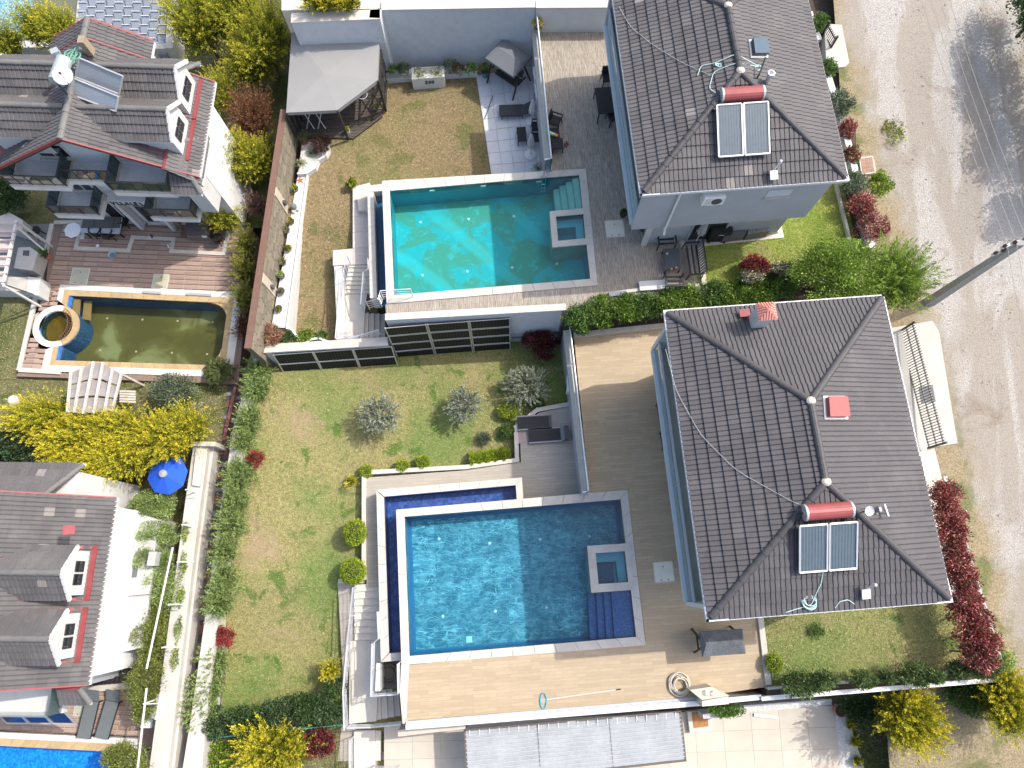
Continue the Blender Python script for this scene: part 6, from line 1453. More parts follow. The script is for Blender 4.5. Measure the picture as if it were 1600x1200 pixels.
conf('golden cypress covering the villa east wall', 362, 255, -2.7, 2.4, (1.15, 1.2, 1.5), 11000); conf('golden cypress right of the villa beside the stone wall', 402, 255, -2.7, 1.9, (1.1, 1.0, 1.2), 9000)
conf('small golden cypress at the villa corner above the deck', 350, 342, -2.6, 1.1, (.85, .6, .8), 5000)
plant('dry_conifer', 'small pinkish dry shrub beside the stone wall', 'shrub', 402, 322, -2.7, .9, 'conifer', (.5, .5, .5), 1800, [(.24, .15, .13), (.3, .2, .17)], None, spray=.4, plumes=40)
bam = [(385, 385, .55), (384, 425, .5), (383, 468, .45)]
for i, (x, y, a) in enumerate(bam): conf(['wispy yellow green plume beside the deck, upper', 'wispy yellow green plume beside the deck, middle', 'wispy yellow green plume beside the deck, lower'][i], x, y, -2.6, 1.0, (a*.8, a*1.4, .7), 2600, pal=[(.30, .31, .06), (.22, .25, .05)], tip=(.46, .42, .10), group='wispy plumes beside the villa deck', plumes=34, spray=.5)
plant('dry_twigs', 'bare dry reddish twigs along the brick path', 'shrub', 378, 510, -2.6, .4, 'conifer', (.3, .8, .3), 700, RUST, None, False, spray=.4, plumes=26)
conf('golden cypress behind the villa roof ridge, left', 62, 48, -2.7, 3.0, (.95, .85, 1.2), 7000, group='golden cypresses behind the villa roof'); conf('golden cypress behind the villa roof ridge, right', 100, 52, -2.7, 3.2, (.9, .8, 1.2), 6500, group='golden cypresses behind the villa roof')
conf('small golden cypress at the top left corner', 14, 70, -2.7, 2.4, (.8, .9, 1.0), 4500)
gY = 'golden conifer hedge below the villa pool'
big = [(70, 655, 1.4, .9), (130, 690, 1.5, 1.2), (195, 675, 1.4, 1.0), (190, 720, 1.4, .8), (255, 690, 1.4, 1.1), (298, 668, .9, .8), (120, 735, 1.0, .6)]
bl_ = ['leftmost golden conifer below the villa pool', 'second golden conifer below the grey strip pergola', 'golden conifer in the middle of the hedge by the pergola', 'lower golden conifer in the middle of the hedge', 'golden conifer above the blue parasol', 'rightmost golden conifer near the brick path', 'lowest golden conifer of the left hedge']
for i, (x, y, a, b) in enumerate(big): conf(bl_[i], x, y, -2.9, 2.0, (a, b, 1.1), int(8500*a*b), pal=YEL, tip=YTIP, group=gY, plumes=110, lean=(-.5, -.3, .8))
plant('green_shrub', 'grey green rounded bush between pergola and sago palm', 'shrub', 272, 612, -2.75, .8, 'bush', (1.25, .75, .7), 5200, GREYG, None, leaf=.09)
plant('green_tree', 'dark green leafy bush at the left edge below the lamp', 'shrub', 28, 700, -2.9, 1.4, 'bush', (1.5, 1.1, 1.0), 6500, [(.06, .105, .05), (.09, .14, .07), (.045, .08, .035)], None, leaf=.13)
plant('blossom_shrub', 'small pale blossoming shrub below the grey green bush', 'shrub', 312, 640, -2.75, .3, 'bush', (.35, .35, .28), 700, BLOOM, None, leaf=.08)
plant('green_tree', 'dark bush in the shade left of the villa', 'shrub', 14, 305, -2.7, 1.2, 'bush', (1.5, 1.0, 1.0), 5000, G_DARK, None, leaf=.12)
vine = [(240, 790, .8, .45), (248, 835, .85, .4), (244, 875, .7, .5), (258, 920, .75, .7), (246, 965, .6, .6), (240, 1000, .7, .6), (232, 1060, .75, .7), (232, 1100, .5, .5), (205, 1185, .9, .5)]
vl = ['topmost climber bush on the white fence', 'second climber bush from the top of the white fence', 'climber bush beside the white annex wall', 'large climber bush in the middle of the white fence', 'climber bush at the annex corner', 'yellow green climber below the annex corner', 'climber bush above the brick oven', 'small climber bush right above the brick oven roof', 'climber bush at the bottom edge by the bright pool']
for i, (x, y, a, b) in enumerate(vine): plant('climber', vl[i], 'shrub', x, y, -3.5, 1.5, 'bush', (a*1.1, b*1.45, .9), int(7500*a), G_JUN if i < 4 else [(.22, .26, .06), (.16, .21, .05), (.28, .30, .08)], 'climbing bushes on the white fence', leaf=.10, ratio=.22)
for i, (x, y) in enumerate(((290, 830), (287, 880), (283, 930), (279, 985), (274, 1030))):
    plant('ivy', ['topmost ivy patch on the concrete wall', 'second ivy patch on the concrete wall', 'middle ivy patch on the concrete wall', 'fourth ivy patch down the concrete wall', 'lowest ivy patch on the concrete wall'][i], 'plant', x, y, -1.76, .06, 'bush', (.16, .55, .1), 260, G_LIME + G_MID, 'ivy patches on the concrete wall', False, leaf=.08)
plant('golden_hedge', 'golden bush on the white ledge above the pavilion', 'shrub', 507, 4, zN, .45, 'conifer', (1.15, .5, .5), 6000, YEL, None, spray=.4, plumes=60, tip=YTIP)
plant('golden_hedge', 'golden bush at the top right of the white ledge', 'shrub', 545, 6, zN, .4, 'conifer', (.6, .4, .45), 2600, YEL, None, spray=.35, plumes=34, tip=YTIP)
plant('dark_tree', 'dark tree top at the upper right corner beyond the road', 'tree', 1622, 22, 2.5, 1.4, 'bush', (1.3, 2.0, 1.2), 5000, G_DARK, None, leaf=.14)
# trees beyond the right edge whose shadows fall on the road
for i, (x, y, a) in enumerate(((1725, 150, 1.8), (1700, 60, 1.5), (1735, 262, 1.2))):
    plant('roadside_tree', ['roadside tree beyond the right edge, opposite the gate', 'roadside tree beyond the right edge, at the top', 'roadside tree beyond the right edge, opposite the pole'][i], 'tree', x, y, zroad(*at(x, y, 2)[:2]), 2.6, 'bush', (a, a, 1.8), 4200, G_MID, 'roadside trees beyond the road', leaf=.18)

# ================================================================== ROOF THINGS
def heater(label, F, W, L, ze, rise, u, v, pw, ph, tilt_up, tank_m, rz):
    """roof solar water heater: two collectors on a frame, horizontal tank behind them"""
    zr = lambda vv: ze + rise*vv/(W/2)                      # S hip plane
    o = F(u, v, zr(v)+.02); r = thing('solar_water_heater', label, 'solar heater', o)
    e = (F(1, 0)-F(0, 0)).normalized(); n = (F(0, 1)-F(0, 0)).normalized(); up = Vector((0, 0, 1))
    cell = MATS.get('collector') or mat('collector', (0.085, 0.12, 0.145), 0.25, 0.10, 4, spec=.8)
    tube_m = mat('collector_fin', (0.105, 0.14, 0.165), 0.25, 0.08, 4, spec=.8)
    for k in (0, 1):
        a = o + e*(k*(pw+.08)) + up*.26; b = a + e*pw; c = b + n*ph + up*tilt_up; d = a + n*ph + up*tilt_up; nn = (b-a).cross(d-a).normalized()
        mb = MB(); mb.add([a-nn*.07, b-nn*.07, c-nn*.07, d-nn*.07, a, b, c, d], [(0, 1, 2, 3)[::-1], (4, 5, 6, 7), (0, 1, 5, 4), (1, 2, 6, 5), (2, 3, 7, 6), (3, 0, 4, 7)])
        pn = obj('collector', mb, cell, r); fm = MB()
        for p, q in ((a, b), (b, c), (c, d), (d, a)): fm.beam(p+nn*.015, q+nn*.015, .055, .06)
        obj('collector_frame', fm, ALU, pn); fn = MB()
        for i in range(9):
            t = (i+.5)/9; p = a.lerp(b, t)+nn*.008; q = d.lerp(c, t)+nn*.008; y = e*.032
            fn.quad(p-y, p+y, q+y, q-y)
        obj('collector_fin', fn, tube_m, pn)
    tw = 2*pw+.0; c0 = o + e*(.25) + n*(ph+.42) + up*(tilt_up+.25); c1 = c0 + e*(tw-.30)
    mb = MB(); ax = (c1-c0).normalized(); M = Matrix((n, up, ax)).transposed()
    mb.lathe(c0, [(.12, -.02), (.27, 0), (.275, .05), (.275, (c1-c0).length-.05), (.27, (c1-c0).length), (.12, (c1-c0).length+.02)], 18, M); obj('tank', mb, tank_m, r, smooth=False)
    obj('tank_end', MB().lathe(c0 - ax*.03, [(.1, -.02), (.283, 0), (.283, .07), (.1, .075)], 18, M), ALU, r); cp = MB().lathe(c1 - ax*.04, [(.1, -.01), (.283, 0), (.283, .07), (.1, .085)], 18, M); obj('tank_end', cp, ALU, r)
    lg = MB()
    for s in (.15, tw-.45):
        p = c0 + e*(s) - up*.2; q = F(0, 0); lg.beam(p, Vector((p.x, p.y, p.z-.75)), .05, .05); lg.beam(p+up*.05, o + e*(s+.2) + up*.1, .04, .04)
    obj('stand', lg, BLACKM, r)
    pp = MB(); pp.tube([c1 + ax*.02 - up*.1, c1 + ax*.25 - up*.15, c1 + ax*.3 - n*.3 - up*.3, o + e*(2*pw+.16) + n*(ph-.05) + up*(tilt_up+.1)], .03, 6); pp.tube([c0 - ax*.05, c0-ax*.2-up*.1, o - e*.06 + n*(ph-.1) + up*(tilt_up)], .025, 6); obj('pipe', pp, BLACKM, r)
    return r
heater('red tanked solar water heater with two collectors on the fully visible lower roof', FC, WC, LC, 6.5, 1.5, 3.08, 1.30, .93, 1.50, .70, REDM, TH)
heater('red tanked solar water heater with two collectors on the upper right roof', FA, WA, LA, 7.65, 1.5, 2.93, 0.95, .93, 1.75, .70, REDM, TH)
def cable(label, pts, m, r=.012, loops=None, name='cable'):
    mb = MB(); 
    P = []
    for i in range(len(pts)-1):
        for k in range(5): P.append(Vector(pts[i]).lerp(Vector(pts[i+1]), k/5))
    P.append(Vector(pts[-1])); Q = [P[0]] + [(P[i-1]+P[i]*2+P[i+1])/4 for i in range(1, len(P)-1)] + [P[-1]]
    mb.tube(Q, r, 5)
    if loops:
        for c, rad, n in loops:
            for k in range(n): 
                cc = Vector(c) + Vector((random.uniform(-.12, .12), random.uniform(-.1, .1), .01*k)); rr = rad*random.uniform(.7, 1.1)
                mb.tube([cc + Vector((rr*math.cos(a), rr*math.sin(a)*.8, 0)) for a in np.linspace(0, 6.283, 17)], r, 5, cap=False)
    return tag(obj(name, mb, m), label, 'cable')
def zC(px, py, f):
    """height of roof point seen at (px,py): iterate on the facet function"""
    z = 7.0
    for _ in range(6): p = at(px, py, z); z = f(p)
    return at(px, py, z + .11)
def plan(F, p): o = F(0, 0); e = F(1, 0)-o; n = F(0, 1)-o; d = Vector((p.x-o.x, p.y-o.y, 0)); return d.dot(e), d.dot(n)
def roofC(p): u, v = plan(FC, p); return 6.5 + max(0, min(u, WC-u, v, LC-v))*1.5/(WC/2)
def roofA(p): u, v = plan(FA, p); return 7.65 + max(0, min(u, WA-u, v, LA-v))*1.5/(WA/2)
RC = lambda x, y: zC(x, y, roofC); RA = lambda x, y: zC(x, y, roofA)
GREYC = mat('pale_grey_cable', (0.42, .44, .46), .5, .05); MINT = mat('mint_pipe', (0.50, .70, .68), .5, .08)
cable('long grey cable drooping across the west slope of the lower roof', [RC(1040, 545), RC(1056, 610), RC(1095, 680), RC(1150, 735), RC(1240, 785), RC(1262, 792)], GREYC, .010)
cable('long grey cable crossing the west slope of the upper right roof', [RA(967, 10), RA(985, 42), RA(1020, 70), RA(1060, 95), RA(1110, 118)], GREYC, .010)
cable('coil of mint coloured pipe below the collectors on the lower roof', [RC(1286, 893), RC(1283, 912), RC(1275, 928), RC(1268, 945), RC(1240, 953), RC(1228, 957)], MINT, .014, [(RC(1267, 943), .24, 6)])
cable('loop of mint pipe on the gutter line of the lower roof', [RC(1305, 950), RC(1312, 940), RC(1325, 937), RC(1335, 944)], MINT, .014)
cable('tangled mint pipe between skylight and heater of the upper right roof', [RA(1090, 118), RA(1095, 103), RA(1118, 98), RA(1150, 84), RA(1175, 98), RA(1188, 105), RA(1150, 98), RA(1115, 112), RA(1108, 138), RA(1118, 145)], MINT, .016, [(RA(1120, 102), .09, 2), (RA(1185, 104), .13, 3)])
def roof_hatch(label, F, fn, px4, lid, edge, name='roof_hatch'):
    P = [zC(x, y, fn) for x, y in px4]; n = (P[1]-P[0]).cross(P[3]-P[0]).normalized(); n = n if n.z > 0 else -n
    r = thing(name, label, 'skylight', sum(P, Vector())/4); c = sum(P, Vector())/4
    lo = [c + (p-c)*1.22 for p in P]; mb = MB(); mb.add([p-n*.02 for p in lo]+[p+n*.03 for p in lo], [(4, 5, 6, 7), (0, 1, 5, 4), (1, 2, 6, 5), (2, 3, 7, 6), (3, 0, 4, 7)]); obj('flashing', mb, WHITEP, r)
    mb = MB(); mb.add([p+n*.03 for p in P]+[p+n*.18 for p in P], [(4, 5, 6, 7), (0, 1, 5, 4), (1, 2, 6, 5), (2, 3, 7, 6), (3, 0, 4, 7)]); obj('curb', mb, edge, r)
    Q = [c + (p-c)*1.05 for p in P]; mb = MB(); mb.add([p+n*.18 for p in Q]+[p+n*.22 for p in Q], [(4, 5, 6, 7), (0, 1, 5, 4), (1, 2, 6, 5), (2, 3, 7, 6), (3, 0, 4, 7)]); obj('lid', mb, lid, r); return r
roof_hatch('red square roof hatch with white flashing on the lower roof', FC, roofC, [(1291, 652), (1321, 652), (1317, 622), (1289, 622)], REDM, REDM)
roof_hatch('dark blue glass roof hatch with white flashing on the upper right roof', FA, roofA, [(1175, 88), (1197, 88), (1193, 65), (1172, 65)], mat('skylight_glass', (0.05, .09, .13), .15, .1, spec=.7), DGREY)
# chimney
def chimney():
    p = RC(1182, 503); z = p.z - .12; r = thing('chimney', 'white chimney with a pyramid of red tiles on the lower roof', 'chimney', (p.x, p.y, z))
    obj('stack', MB().box((p.x, p.y, z+.55), (.52, .52, 1.2), TH), mat('white_render', (0.74, .74, .73)), r)
    fl = MB().box((p.x, p.y, z+.06), (.66, .66, .14), TH); fl.box((p.x-.42, p.y+.35, z+.14), (.4, .3, .05), TH); obj('red_flashing', fl, REDT, r)
    mb = MB(); A = [Vector((p.x, p.y, 0)) + Matrix.Rotation(TH, 3, 'Z') @ Vector((sx*.34, sy*.34, z+1.22)) for sx, sy in ((-1, -1), (1, -1), (1, 1), (-1, 1))]; T = Vector((p.x, p.y, z+1.5)); mb.add(A+[T], [(3, 2, 1, 0), (0, 1, 4), (1, 2, 4), (2, 3, 4), (3, 0, 4)])
    cap = obj('cap', mb, SALMON, r)
    for i in range(4):
        a, b = A[i], A[(i+1) % 4]
        for k in range(1, 7):
            t = k/7; q = a.lerp(b, t); top = q + (T-a.lerp(b, .5))*(1-abs(2*t-1)); obj('cap_tile', MB().beam(q+Vector((0, 0, .015)), top+Vector((0, 0, .015)), .06, .03), SALMON, cap)
chimney()
def dish(label, p, face, r_=.28, m=WHITEP, parent_mat=DGREY, mast=.45):
    r = thing('satellite_dish', label, 'satellite dish', p); f = Vector(face).normalized(); M = f.to_track_quat('Z', 'Y').to_matrix()
    link_ = MB().tube([(0, 0, -.05), (0, 0, mast)], .025, 6); link('mast', link_.mesh('mast', parent_mat), r)
    d = MB().lathe(Vector((0, 0, mast)), [(.02, .0), (r_*.5, .02), (r_*.85, .06), (r_, .10), (r_*.97, .11), (r_*.8, .08), (.02, .015)], 18, M); link('reflector', d.mesh('reflector', m), r)
    a = MB().tube([Vector((0, 0, mast)) + M @ Vector((0, -r_, .1)), Vector((0, 0, mast)) + M @ Vector((0, -r_*.3, .42))], .014, 5); a.box(Vector((0, 0, mast)) + M @ Vector((0, -.05, .45)), (.07, .07, .09)); link('receiver_arm', a.mesh('receiver_arm', parent_mat), r)
    return r
dish('small white dish on the lower roof beside the red tank', RC(1346, 800), (.1, -.2, 1), .17)
def camera_mast(label, p, k=1.0):
    r = thing('antenna', label, 'antenna', p); mb = MB().box((0, 0, .16), (.30*k, .34*k, .04), .1, Matrix.Rotation(.35, 3, 'X')); link('panel', mb.mesh('panel', WHITEP), r)
    mb = MB().tube([(0, .1, -.05), (0, .16, .2), (.1, .3, .5)], .025, 6); mb.lathe((.12, .30, .42), [(.05, 0), (.06, .03), (.06, .22), (.03, .26)], 10); link('mast', mb.mesh('mast', WHITEP), r)
camera_mast('white flat antenna on a short mast on the lower roof hip', RC(1350, 928)); camera_mast('white flat antenna on a short mast on the upper right roof hip', RA(1207, 277))
def fan_antenna():
    p = RC(1374, 798); r = thing('antenna', 'thin bracket antenna at the end of the heater pipes on the lower roof', 'antenna', p)
    mb = MB().tube([(-.35, 0, .1), (-.1, .02, .2), (.1, 0, .2)], .02, 5); link('arm', mb.mesh('arm', DGREY), r); mb = MB().box((.12, 0, .2), (.05, .42, .12), .2).box((-.08, .03, .2), (.07, .14, .1), .1); link('head', mb.mesh('head', WHITEP), r)
fan_antenna()
q = RA(1198, 128); mb = MB().lathe((q.x, q.y, q.z-.1), [(.09, 0), (.09, .5), (.14, .5), (.14, .62), (.09, .63), (.02, .5)], 14); tag(obj('vent_pipe', mb, ALU), 'grey round vent cup beside the red tank of the upper right roof', 'vent')
mb = MB(); q = RA(1183, 122); mb.tube([q, q+Vector((.02, .03, .2)), RA(1189, 104)+Vector((0, 0, .5))], .03, 6); tag(obj('black_mast', mb, BLACKM), 'thin black mast leaning behind the red tank of the upper right roof', 'mast')
# villa D: steel tank, dish and slanted collectors
def villa_heater():
    z = 6.6; o = at(150, 130, z); r = thing('solar_water_heater', 'slanted pair of pale collectors with a steel tank on the villa roof', 'solar heater', o)
    qd = [[(117, 120), (125, 91), (192, 119), (186, 147)], [(110, 147), (117, 123), (185, 151), (181, 174)]]
    for k, q in enumerate(qd):
        zz = [z+.15, z+.75, z+.75, z+.15] if k == 0 else [z+.0, z+.45, z+.45, z+.0]
        P = [at(x, y, h) for (x, y), h in zip(q, zz)]; n = (P[1]-P[0]).cross(P[3]-P[0]).normalized(); n = n if n.z > 0 else -n
        mb = MB(); mb.add([p-n*.07 for p in P]+P, [(4, 5, 6, 7), (0, 1, 5, 4), (1, 2, 6, 5), (2, 3, 7, 6), (3, 0, 4, 7)]); pn = obj('collector', mb, mat('pale_collector', (0.30, .33, .36), .25, .06, spec=.8), r); fm = MB()
        for i in range(4): fm.beam(P[i]+n*.01, P[(i+1) % 4]+n*.01, .06, .05)
        obj('collector_frame', fm, ALU, pn)
    a, b = at(88, 128, z+1.0), at(101, 93, z+1.0); ax = (b-a).normalized(); n = Vector((0, 0, 1)).cross(ax).normalized(); M = Matrix((n, ax.cross(n), ax)).transposed()
    obj('tank', MB().lathe(a, [(.1, -.03), (.30, 0), (.30, (b-a).length), (.1, (b-a).length+.03)], 20, M), mat('galvanised', (0.52, .58, .60), .35, .12, 3, metal=.4), r)
    lg = MB()
    for p in (a, b): lg.beam(p, Vector((p.x, p.y, z-.9)), .06, .06); lg.beam(p, at(128, 110, z), .05, .05)
    obj('stand', lg, DGREY, r); bx = at(87, 82, z+1.1); obj('expansion_box', MB().box(bx, (.3, .25, .25), .5), mat('galvanised', (0.52, .58, .60)), r)
villa_heater()
dish('large white dish mounted on the steel tank of the villa', at(104, 124, 7.6), (.25, -.35, 1), .38, mast=.2)
P = [at(118, 75, 7.0), at(112, 85, 7.1), at(107, 95, 7.1), at(115, 100, 7.0), at(120, 78, 7.1), at(124, 70, 7.2), at(133, 80, 7.0)]; cable('green and white hoses bundled on the villa roof', P, mat('green_hose', (0.15, .36, .27), .5), .03, [(at(112, 88, 7.05), .25, 3)])
cable('white cables running down the villa roof to the gable, upper one', [at(105, 150, 6.6), at(90, 180, 6.2), at(58, 208, 5.7), at(35, 230, 5.3)], WHITEP, .03); cable('white cables running down the villa roof to the gable, lower one', [at(112, 152, 6.6), at(98, 185, 6.3), at(70, 215, 5.8), at(50, 230, 5.4)], WHITEP, .03)
mb = MB().box(at(139, 77, 6.9) + Vector((0, 0, .2)), (.25, .35, .8), .0); tag(obj('chimney', mb, mat('tan_brick', (0.34, .27, .19), .9, .2)), 'short tan chimney behind the villa collectors', 'chimney')
for x, y, l in ((179, 99, 'red roof cap with thin pipe on the villa roof slope'), (143, 76, 'red roof cap at the villa ridge')):
    p = at(x, y, 6.2); mb = MB().box(p, (.3, .28, .05), .3, Matrix.Rotation(.4, 3, 'Y')); obj('roof_cap', mb, REDT, hd)
p = at(108, 828, 4.0); mb = MB().box(p, (.42, .36, .08), .1, Matrix.Rotation(.4, 3, 'Y')); obj('roof_cap', mb, REDT, he)

# ================================================================== SOLAR PANELS ON THE WHITE WALL
def wall_panels():
    r = thing('solar_array', 'black solar panels in pale frames covering the high white wall', 'solar panels', at(700, 525, -1))
    cell = mat('black_panel', (0.010, .011, .014), .5, .1, spec=.2); stripe = mat('cell_line', (0.05, .052, .056), .6)
    base = at(601, 505, 1.3); Y0 = base.y
    def panel(x0, y0, x1, y1, zt, zb, dy):
        """one panel: two upper px corners x0,y0 - x1,y1 on height zt"""
        A, B = at(x0, y0, zt), at(x1, y1, zt); n = Vector((B.y-A.y, -(B.x-A.x), 0)).normalized()
        return A, B, n
    cols = [((601.5, 510), (665, 504.5)), ((668, 504.2), (731, 499.6)), ((734, 499.3), (796, 495))]
    zt, zb, rows, lean = 1.35, -2.5, 4, .30
    for (a, b) in cols:
        A, B, n = panel(*a, *b, zt, zb, 0)
        for k in range(rows):
            t0, t1 = k/rows, (k+1)/rows; f = lambda P, t: Vector((P.x, P.y, zt+(zb-zt)*t)) + n*(.06 + lean*t)
            q = [f(A, t0+.012), f(B, t0+.012), f(B, t1-.012), f(A, t1-.012)]
            pn = obj('panel', MB().add(q, [(3, 2, 1, 0)]), cell, r); s = MB()
            for i in range(1, 12):
                t = i/12; p, w = q[0].lerp(q[1], t), q[3].lerp(q[2], t); d = (q[1]-q[0]).normalized()*.008; s.quad(p-d+n*.004, p+d+n*.004, w+d+n*.004, w-d+n*.004)
            obj('cell_lines', s, stripe, pn); fr = MB(); fr.beam(q[0]+n*.01, q[1]+n*.01, .03, .035); fr.beam(q[3]+n*.01, q[2]+n*.01, .03, .035); obj('frame', fr, ALU, pn)
        fr = MB(); 
        for P in (A, B): fr.beam(Vector((P.x, P.y, zt))+n*.07, Vector((P.x, P.y, zb))+n*(.07+lean), .05, .06)
        obj('mounting_rail', fr, ALU, r)
    zt2, zb2 = -.55, -2.35
    xs = [426, 489, 551, 613, ]
    for i in range(3):
        A, B, n = panel(xs[i]+1.2, 551.8-(xs[i]-426)*.068-1.5, xs[i+1]-1.2, 551.8-(xs[i+1]-426)*.068-1.5, zt2, zb2, 0)
        for k in range(2):
            t0, t1 = k/2, (k+1)/2; f = lambda P, t: Vector((P.x, P.y, zt2+(zb2-zt2)*t)) + n*(.12 + .45*t)
            q = [f(A, t0+.012), f(B, t0+.012), f(B, t1-.012), f(A, t1-.012)]
            pn = obj('panel', MB().add(q, [(3, 2, 1, 0)]), cell, r); s = MB()
            for j in range(1, 12):
                t = j/12; p, w = q[0].lerp(q[1], t), q[3].lerp(q[2], t); d = (q[1]-q[0]).normalized()*.008; s.quad(p-d+n*.004, p+d+n*.004, w+d+n*.004, w-d+n*.004)
            obj('cell_lines', s, stripe, pn); fr = MB(); fr.beam(q[0]+n*.01, q[1]+n*.01, .03, .035); fr.beam(q[3]+n*.01, q[2]+n*.01, .03, .035); obj('frame', fr, ALU, pn)
        fr = MB()
        for P in (A, B): fr.beam(Vector((P.x, P.y, zt2))+n*.13, Vector((P.x, P.y, zb2))+n*.58, .05, .06)
        obj('mounting_rail', fr, ALU, r)
wall_panels()

# ================================================================== FURNITURE
def chair_mesh():
    r = thing('armchair', 'black rattan armchair on the taupe terrace, upper one by the glass wall', 'chair')
    o = lambda n, mb, m=RATTAN: link(n, mb.mesh(n, m), r)
    o('seat', MB().box((0, 0, .42), (.52, .50, .06))); o('backrest', MB().box((0, .27, .66), (.52, .05, .46), 0, Matrix.Rotation(-.18, 3, 'X')))
    for s in (-1, 1): o('armrest', MB().box((s*.28, 0, .64), (.06, .52, .04)).beam((s*.28, -.24, .62), (s*.28, -.24, .42), .05, .05))
    for sx in (-1, 1):
        for sy in (-1, 1): o('leg', MB().beam((sx*.25, sy*.23, .42), (sx*.28, sy*.28, 0), .045, .045))
    return r
ch0 = chair_mesh()
def place(root, px, py, z, rz, label=None, group=None, first=[], scale=None):
    p = at(px, py, z)
    if root.name not in first: first.append(root.name); root.location = p; root.rotation_euler = (0, 0, rz); root['label'] = label or root['label']; o = root
    else: o = dup(root, p, rz, label, None, scale)
    if group: o['group'] = group
    return o
place(ch0, 867, 197, ZA, R(70), 'black rattan armchair on the taupe terrace above the toy table')
place(ch0, 948, 130, ZA, R(8), 'black armchair at the north end of the dark dining table'); place(ch0, 957, 190, ZA, R(200), 'black armchair half under the balcony, south of the dining table')
place(ch0, 838, 205, ZAL+.06, R(-90), 'black armchair in the white yard against the wall, by the parasol')
place(ch0, 838, 222, ZAL+.06, R(-90), 'second black armchair in the white yard, nearer the lower parasol')
def ottoman():
    r = thing('stool', 'black rattan footstool on the taupe terrace below the toy table', 'stool'); o = lambda n, mb: link(n, mb.mesh(n, RATTAN), r)
    o('seat', MB().box((0, 0, .40), (.56, .56, .06)))
    for sx in (-1, 1):
        for sy in (-1, 1): o('leg', MB().beam((sx*.24, sy*.24, .38), (sx*.26, sy*.26, 0), .045, .045))
    return r
st0 = ottoman(); place(st0, 870, 232, ZA, R(5), 'black rattan footstool on the taupe terrace below the toy table'); place(st0, 864, 216, ZA, R(5), 'low black rattan table carrying a green toy by the glass wall')
q = dup(st0, at(815, 217, ZAL+.06), R(5), 'long black rattan footstool alone on the white yard'); q.scale = (.85, 1.5, 1)
def toy():
    p = at(862, 209, ZA+.44); r = thing('toy', 'green and orange plastic toy on the low black table', 'toy', p); obj('body', MB().box(p+Vector((-.08, 0, .05)), (.40, .16, .08), -.4), mat('lime_plastic', (.20, .62, .08), .4), r); obj('nose', MB().box(p+Vector((.2, -.11, .05)), (.2, .13, .08), -.4), mat('orange_plastic', (.85, .25, .04), .4), r); obj('stripe', MB().box(p+Vector((.03, -.03, .095)), (.3, .1, .02), -.4), WHITEP, r)
toy()
def shoes(label, px, py, z, cols, rz=.5):
    p = at(px, py, z); r = thing('pair_of_shoes', label, 'shoes', p)
    for k, c in enumerate(cols): link('shoe', MB().ball((k*.13-.06, (k-.5)*.05, .05), 1, 8, 5, (.055, .14, .05)).mesh('shoe', c), r, rz=rz)
    return r
shoes('red and brown shoes left on the taupe terrace', 885, 226, ZA, [mat('red_shoe', (.30, .07, .05)), mat('brown_shoe', (.20, .10, .06))]); shoes('black and white shoes on the stone strip of the villa deck', 236, 371, ZD+.1, [PVC, mat('navy_shoe', (.05, .05, .16))]); shoes('pale sandals by the stone strip of the villa deck', 265, 384, ZD+.1, [WHITEF, mat('beige_shoe', (.5, .44, .38))])
def table(label, px, py, z, sx, sy, h, rz, top=DGREY, leg=BLACKM, name='table', ov=.04):
    p = at(px, py, z); r = thing(name, label, 'table', p); r.rotation_euler = (0, 0, rz); o = lambda n, mb, m: link(n, mb.mesh(n, m), r)
    o('tabletop', MB().box((0, 0, h), (sx, sy, .04)), top)
    for a in (-1, 1):
        for b in (-1, 1): o('leg', MB().beam((a*(sx/2-.05), b*(sy/2-.05), h-.02), (a*(sx/2-.03), b*(sy/2-.03), 0), .05, .05), leg)
    return r
table('black glass dining table half under the balcony on the taupe terrace', 944, 172, ZA, .95, 1.45, .74, R(6), mat('black_glass', (.03, .035, .04), .1, .1, spec=.8))
table('dark grey coffee table beside the striped sofa', 1047, 411, ZA, .72, 1.05, .42, R(3), mat('slate_top', (.07, .085, .10), .4, .08))
for x, y, c, l in ((1042, 397, (.4, .4, .42), 'grey glass on the coffee table'), (1049, 421, (.6, .28, .12), 'orange candle glass on the coffee table, left one'), (1056, 419, (.6, .28, .12), 'orange candle glass on the coffee table, right one')):
    p = at(x, y, ZA+.44); tag(obj('candle_glass', MB().lathe(p, [(.05, 0), (.055, .08), (.045, .09), (.03, .08)], 10), mat('glass_%d' % int(c[0]*10), c, .3)), l, 'candle glass')
STRIPE = mat('grey_slat', (.20, .20, .21), .6, .15)
def slat_seat(name, label, px, py, z, w, rz):
    p = at(px, py, z); r = thing(name, label, 'chair' if w < 1 else 'sofa', p); r.rotation_euler = (0, 0, rz); o = lambda n, mb, m=BLACKM: link(n, mb.mesh(n, m), r)
    for k in range(5): o('seat_slat', MB().box((0, -.22+k*.11, .40), (w-.08, .075, .03)), STRIPE if k % 2 else BLACKM)
    n = max(4, int(w/.12))
    for k in range(n): o('back_slat', MB().beam((-w/2+.08+k*(w-.16)/(n-1), .28, .42), (-w/2+.08+k*(w-.16)/(n-1), .40, .88), .07, .02), STRIPE)
    o('back_rail', MB().beam((-w/2, .41, .90), (w/2, .41, .90), .05, .04))
    for s in (-1, 1):
        o('armrest', MB().beam((s*w/2, -.32, .62), (s*w/2, .36, .62), .06, .04)); o('leg', MB().beam((s*w/2, -.30, .62), (s*w/2, -.34, 0), .045, .045)); o('leg', MB().beam((s*w/2, .30, .62), (s*w/2, .36, 0), .045, .045))
        for k in range(5): o('arm_slat', MB().beam((s*w/2, -.2+k*.11, .42), (s*w/2, -.2+k*.11, .60), .03, .05), STRIPE)
    return r
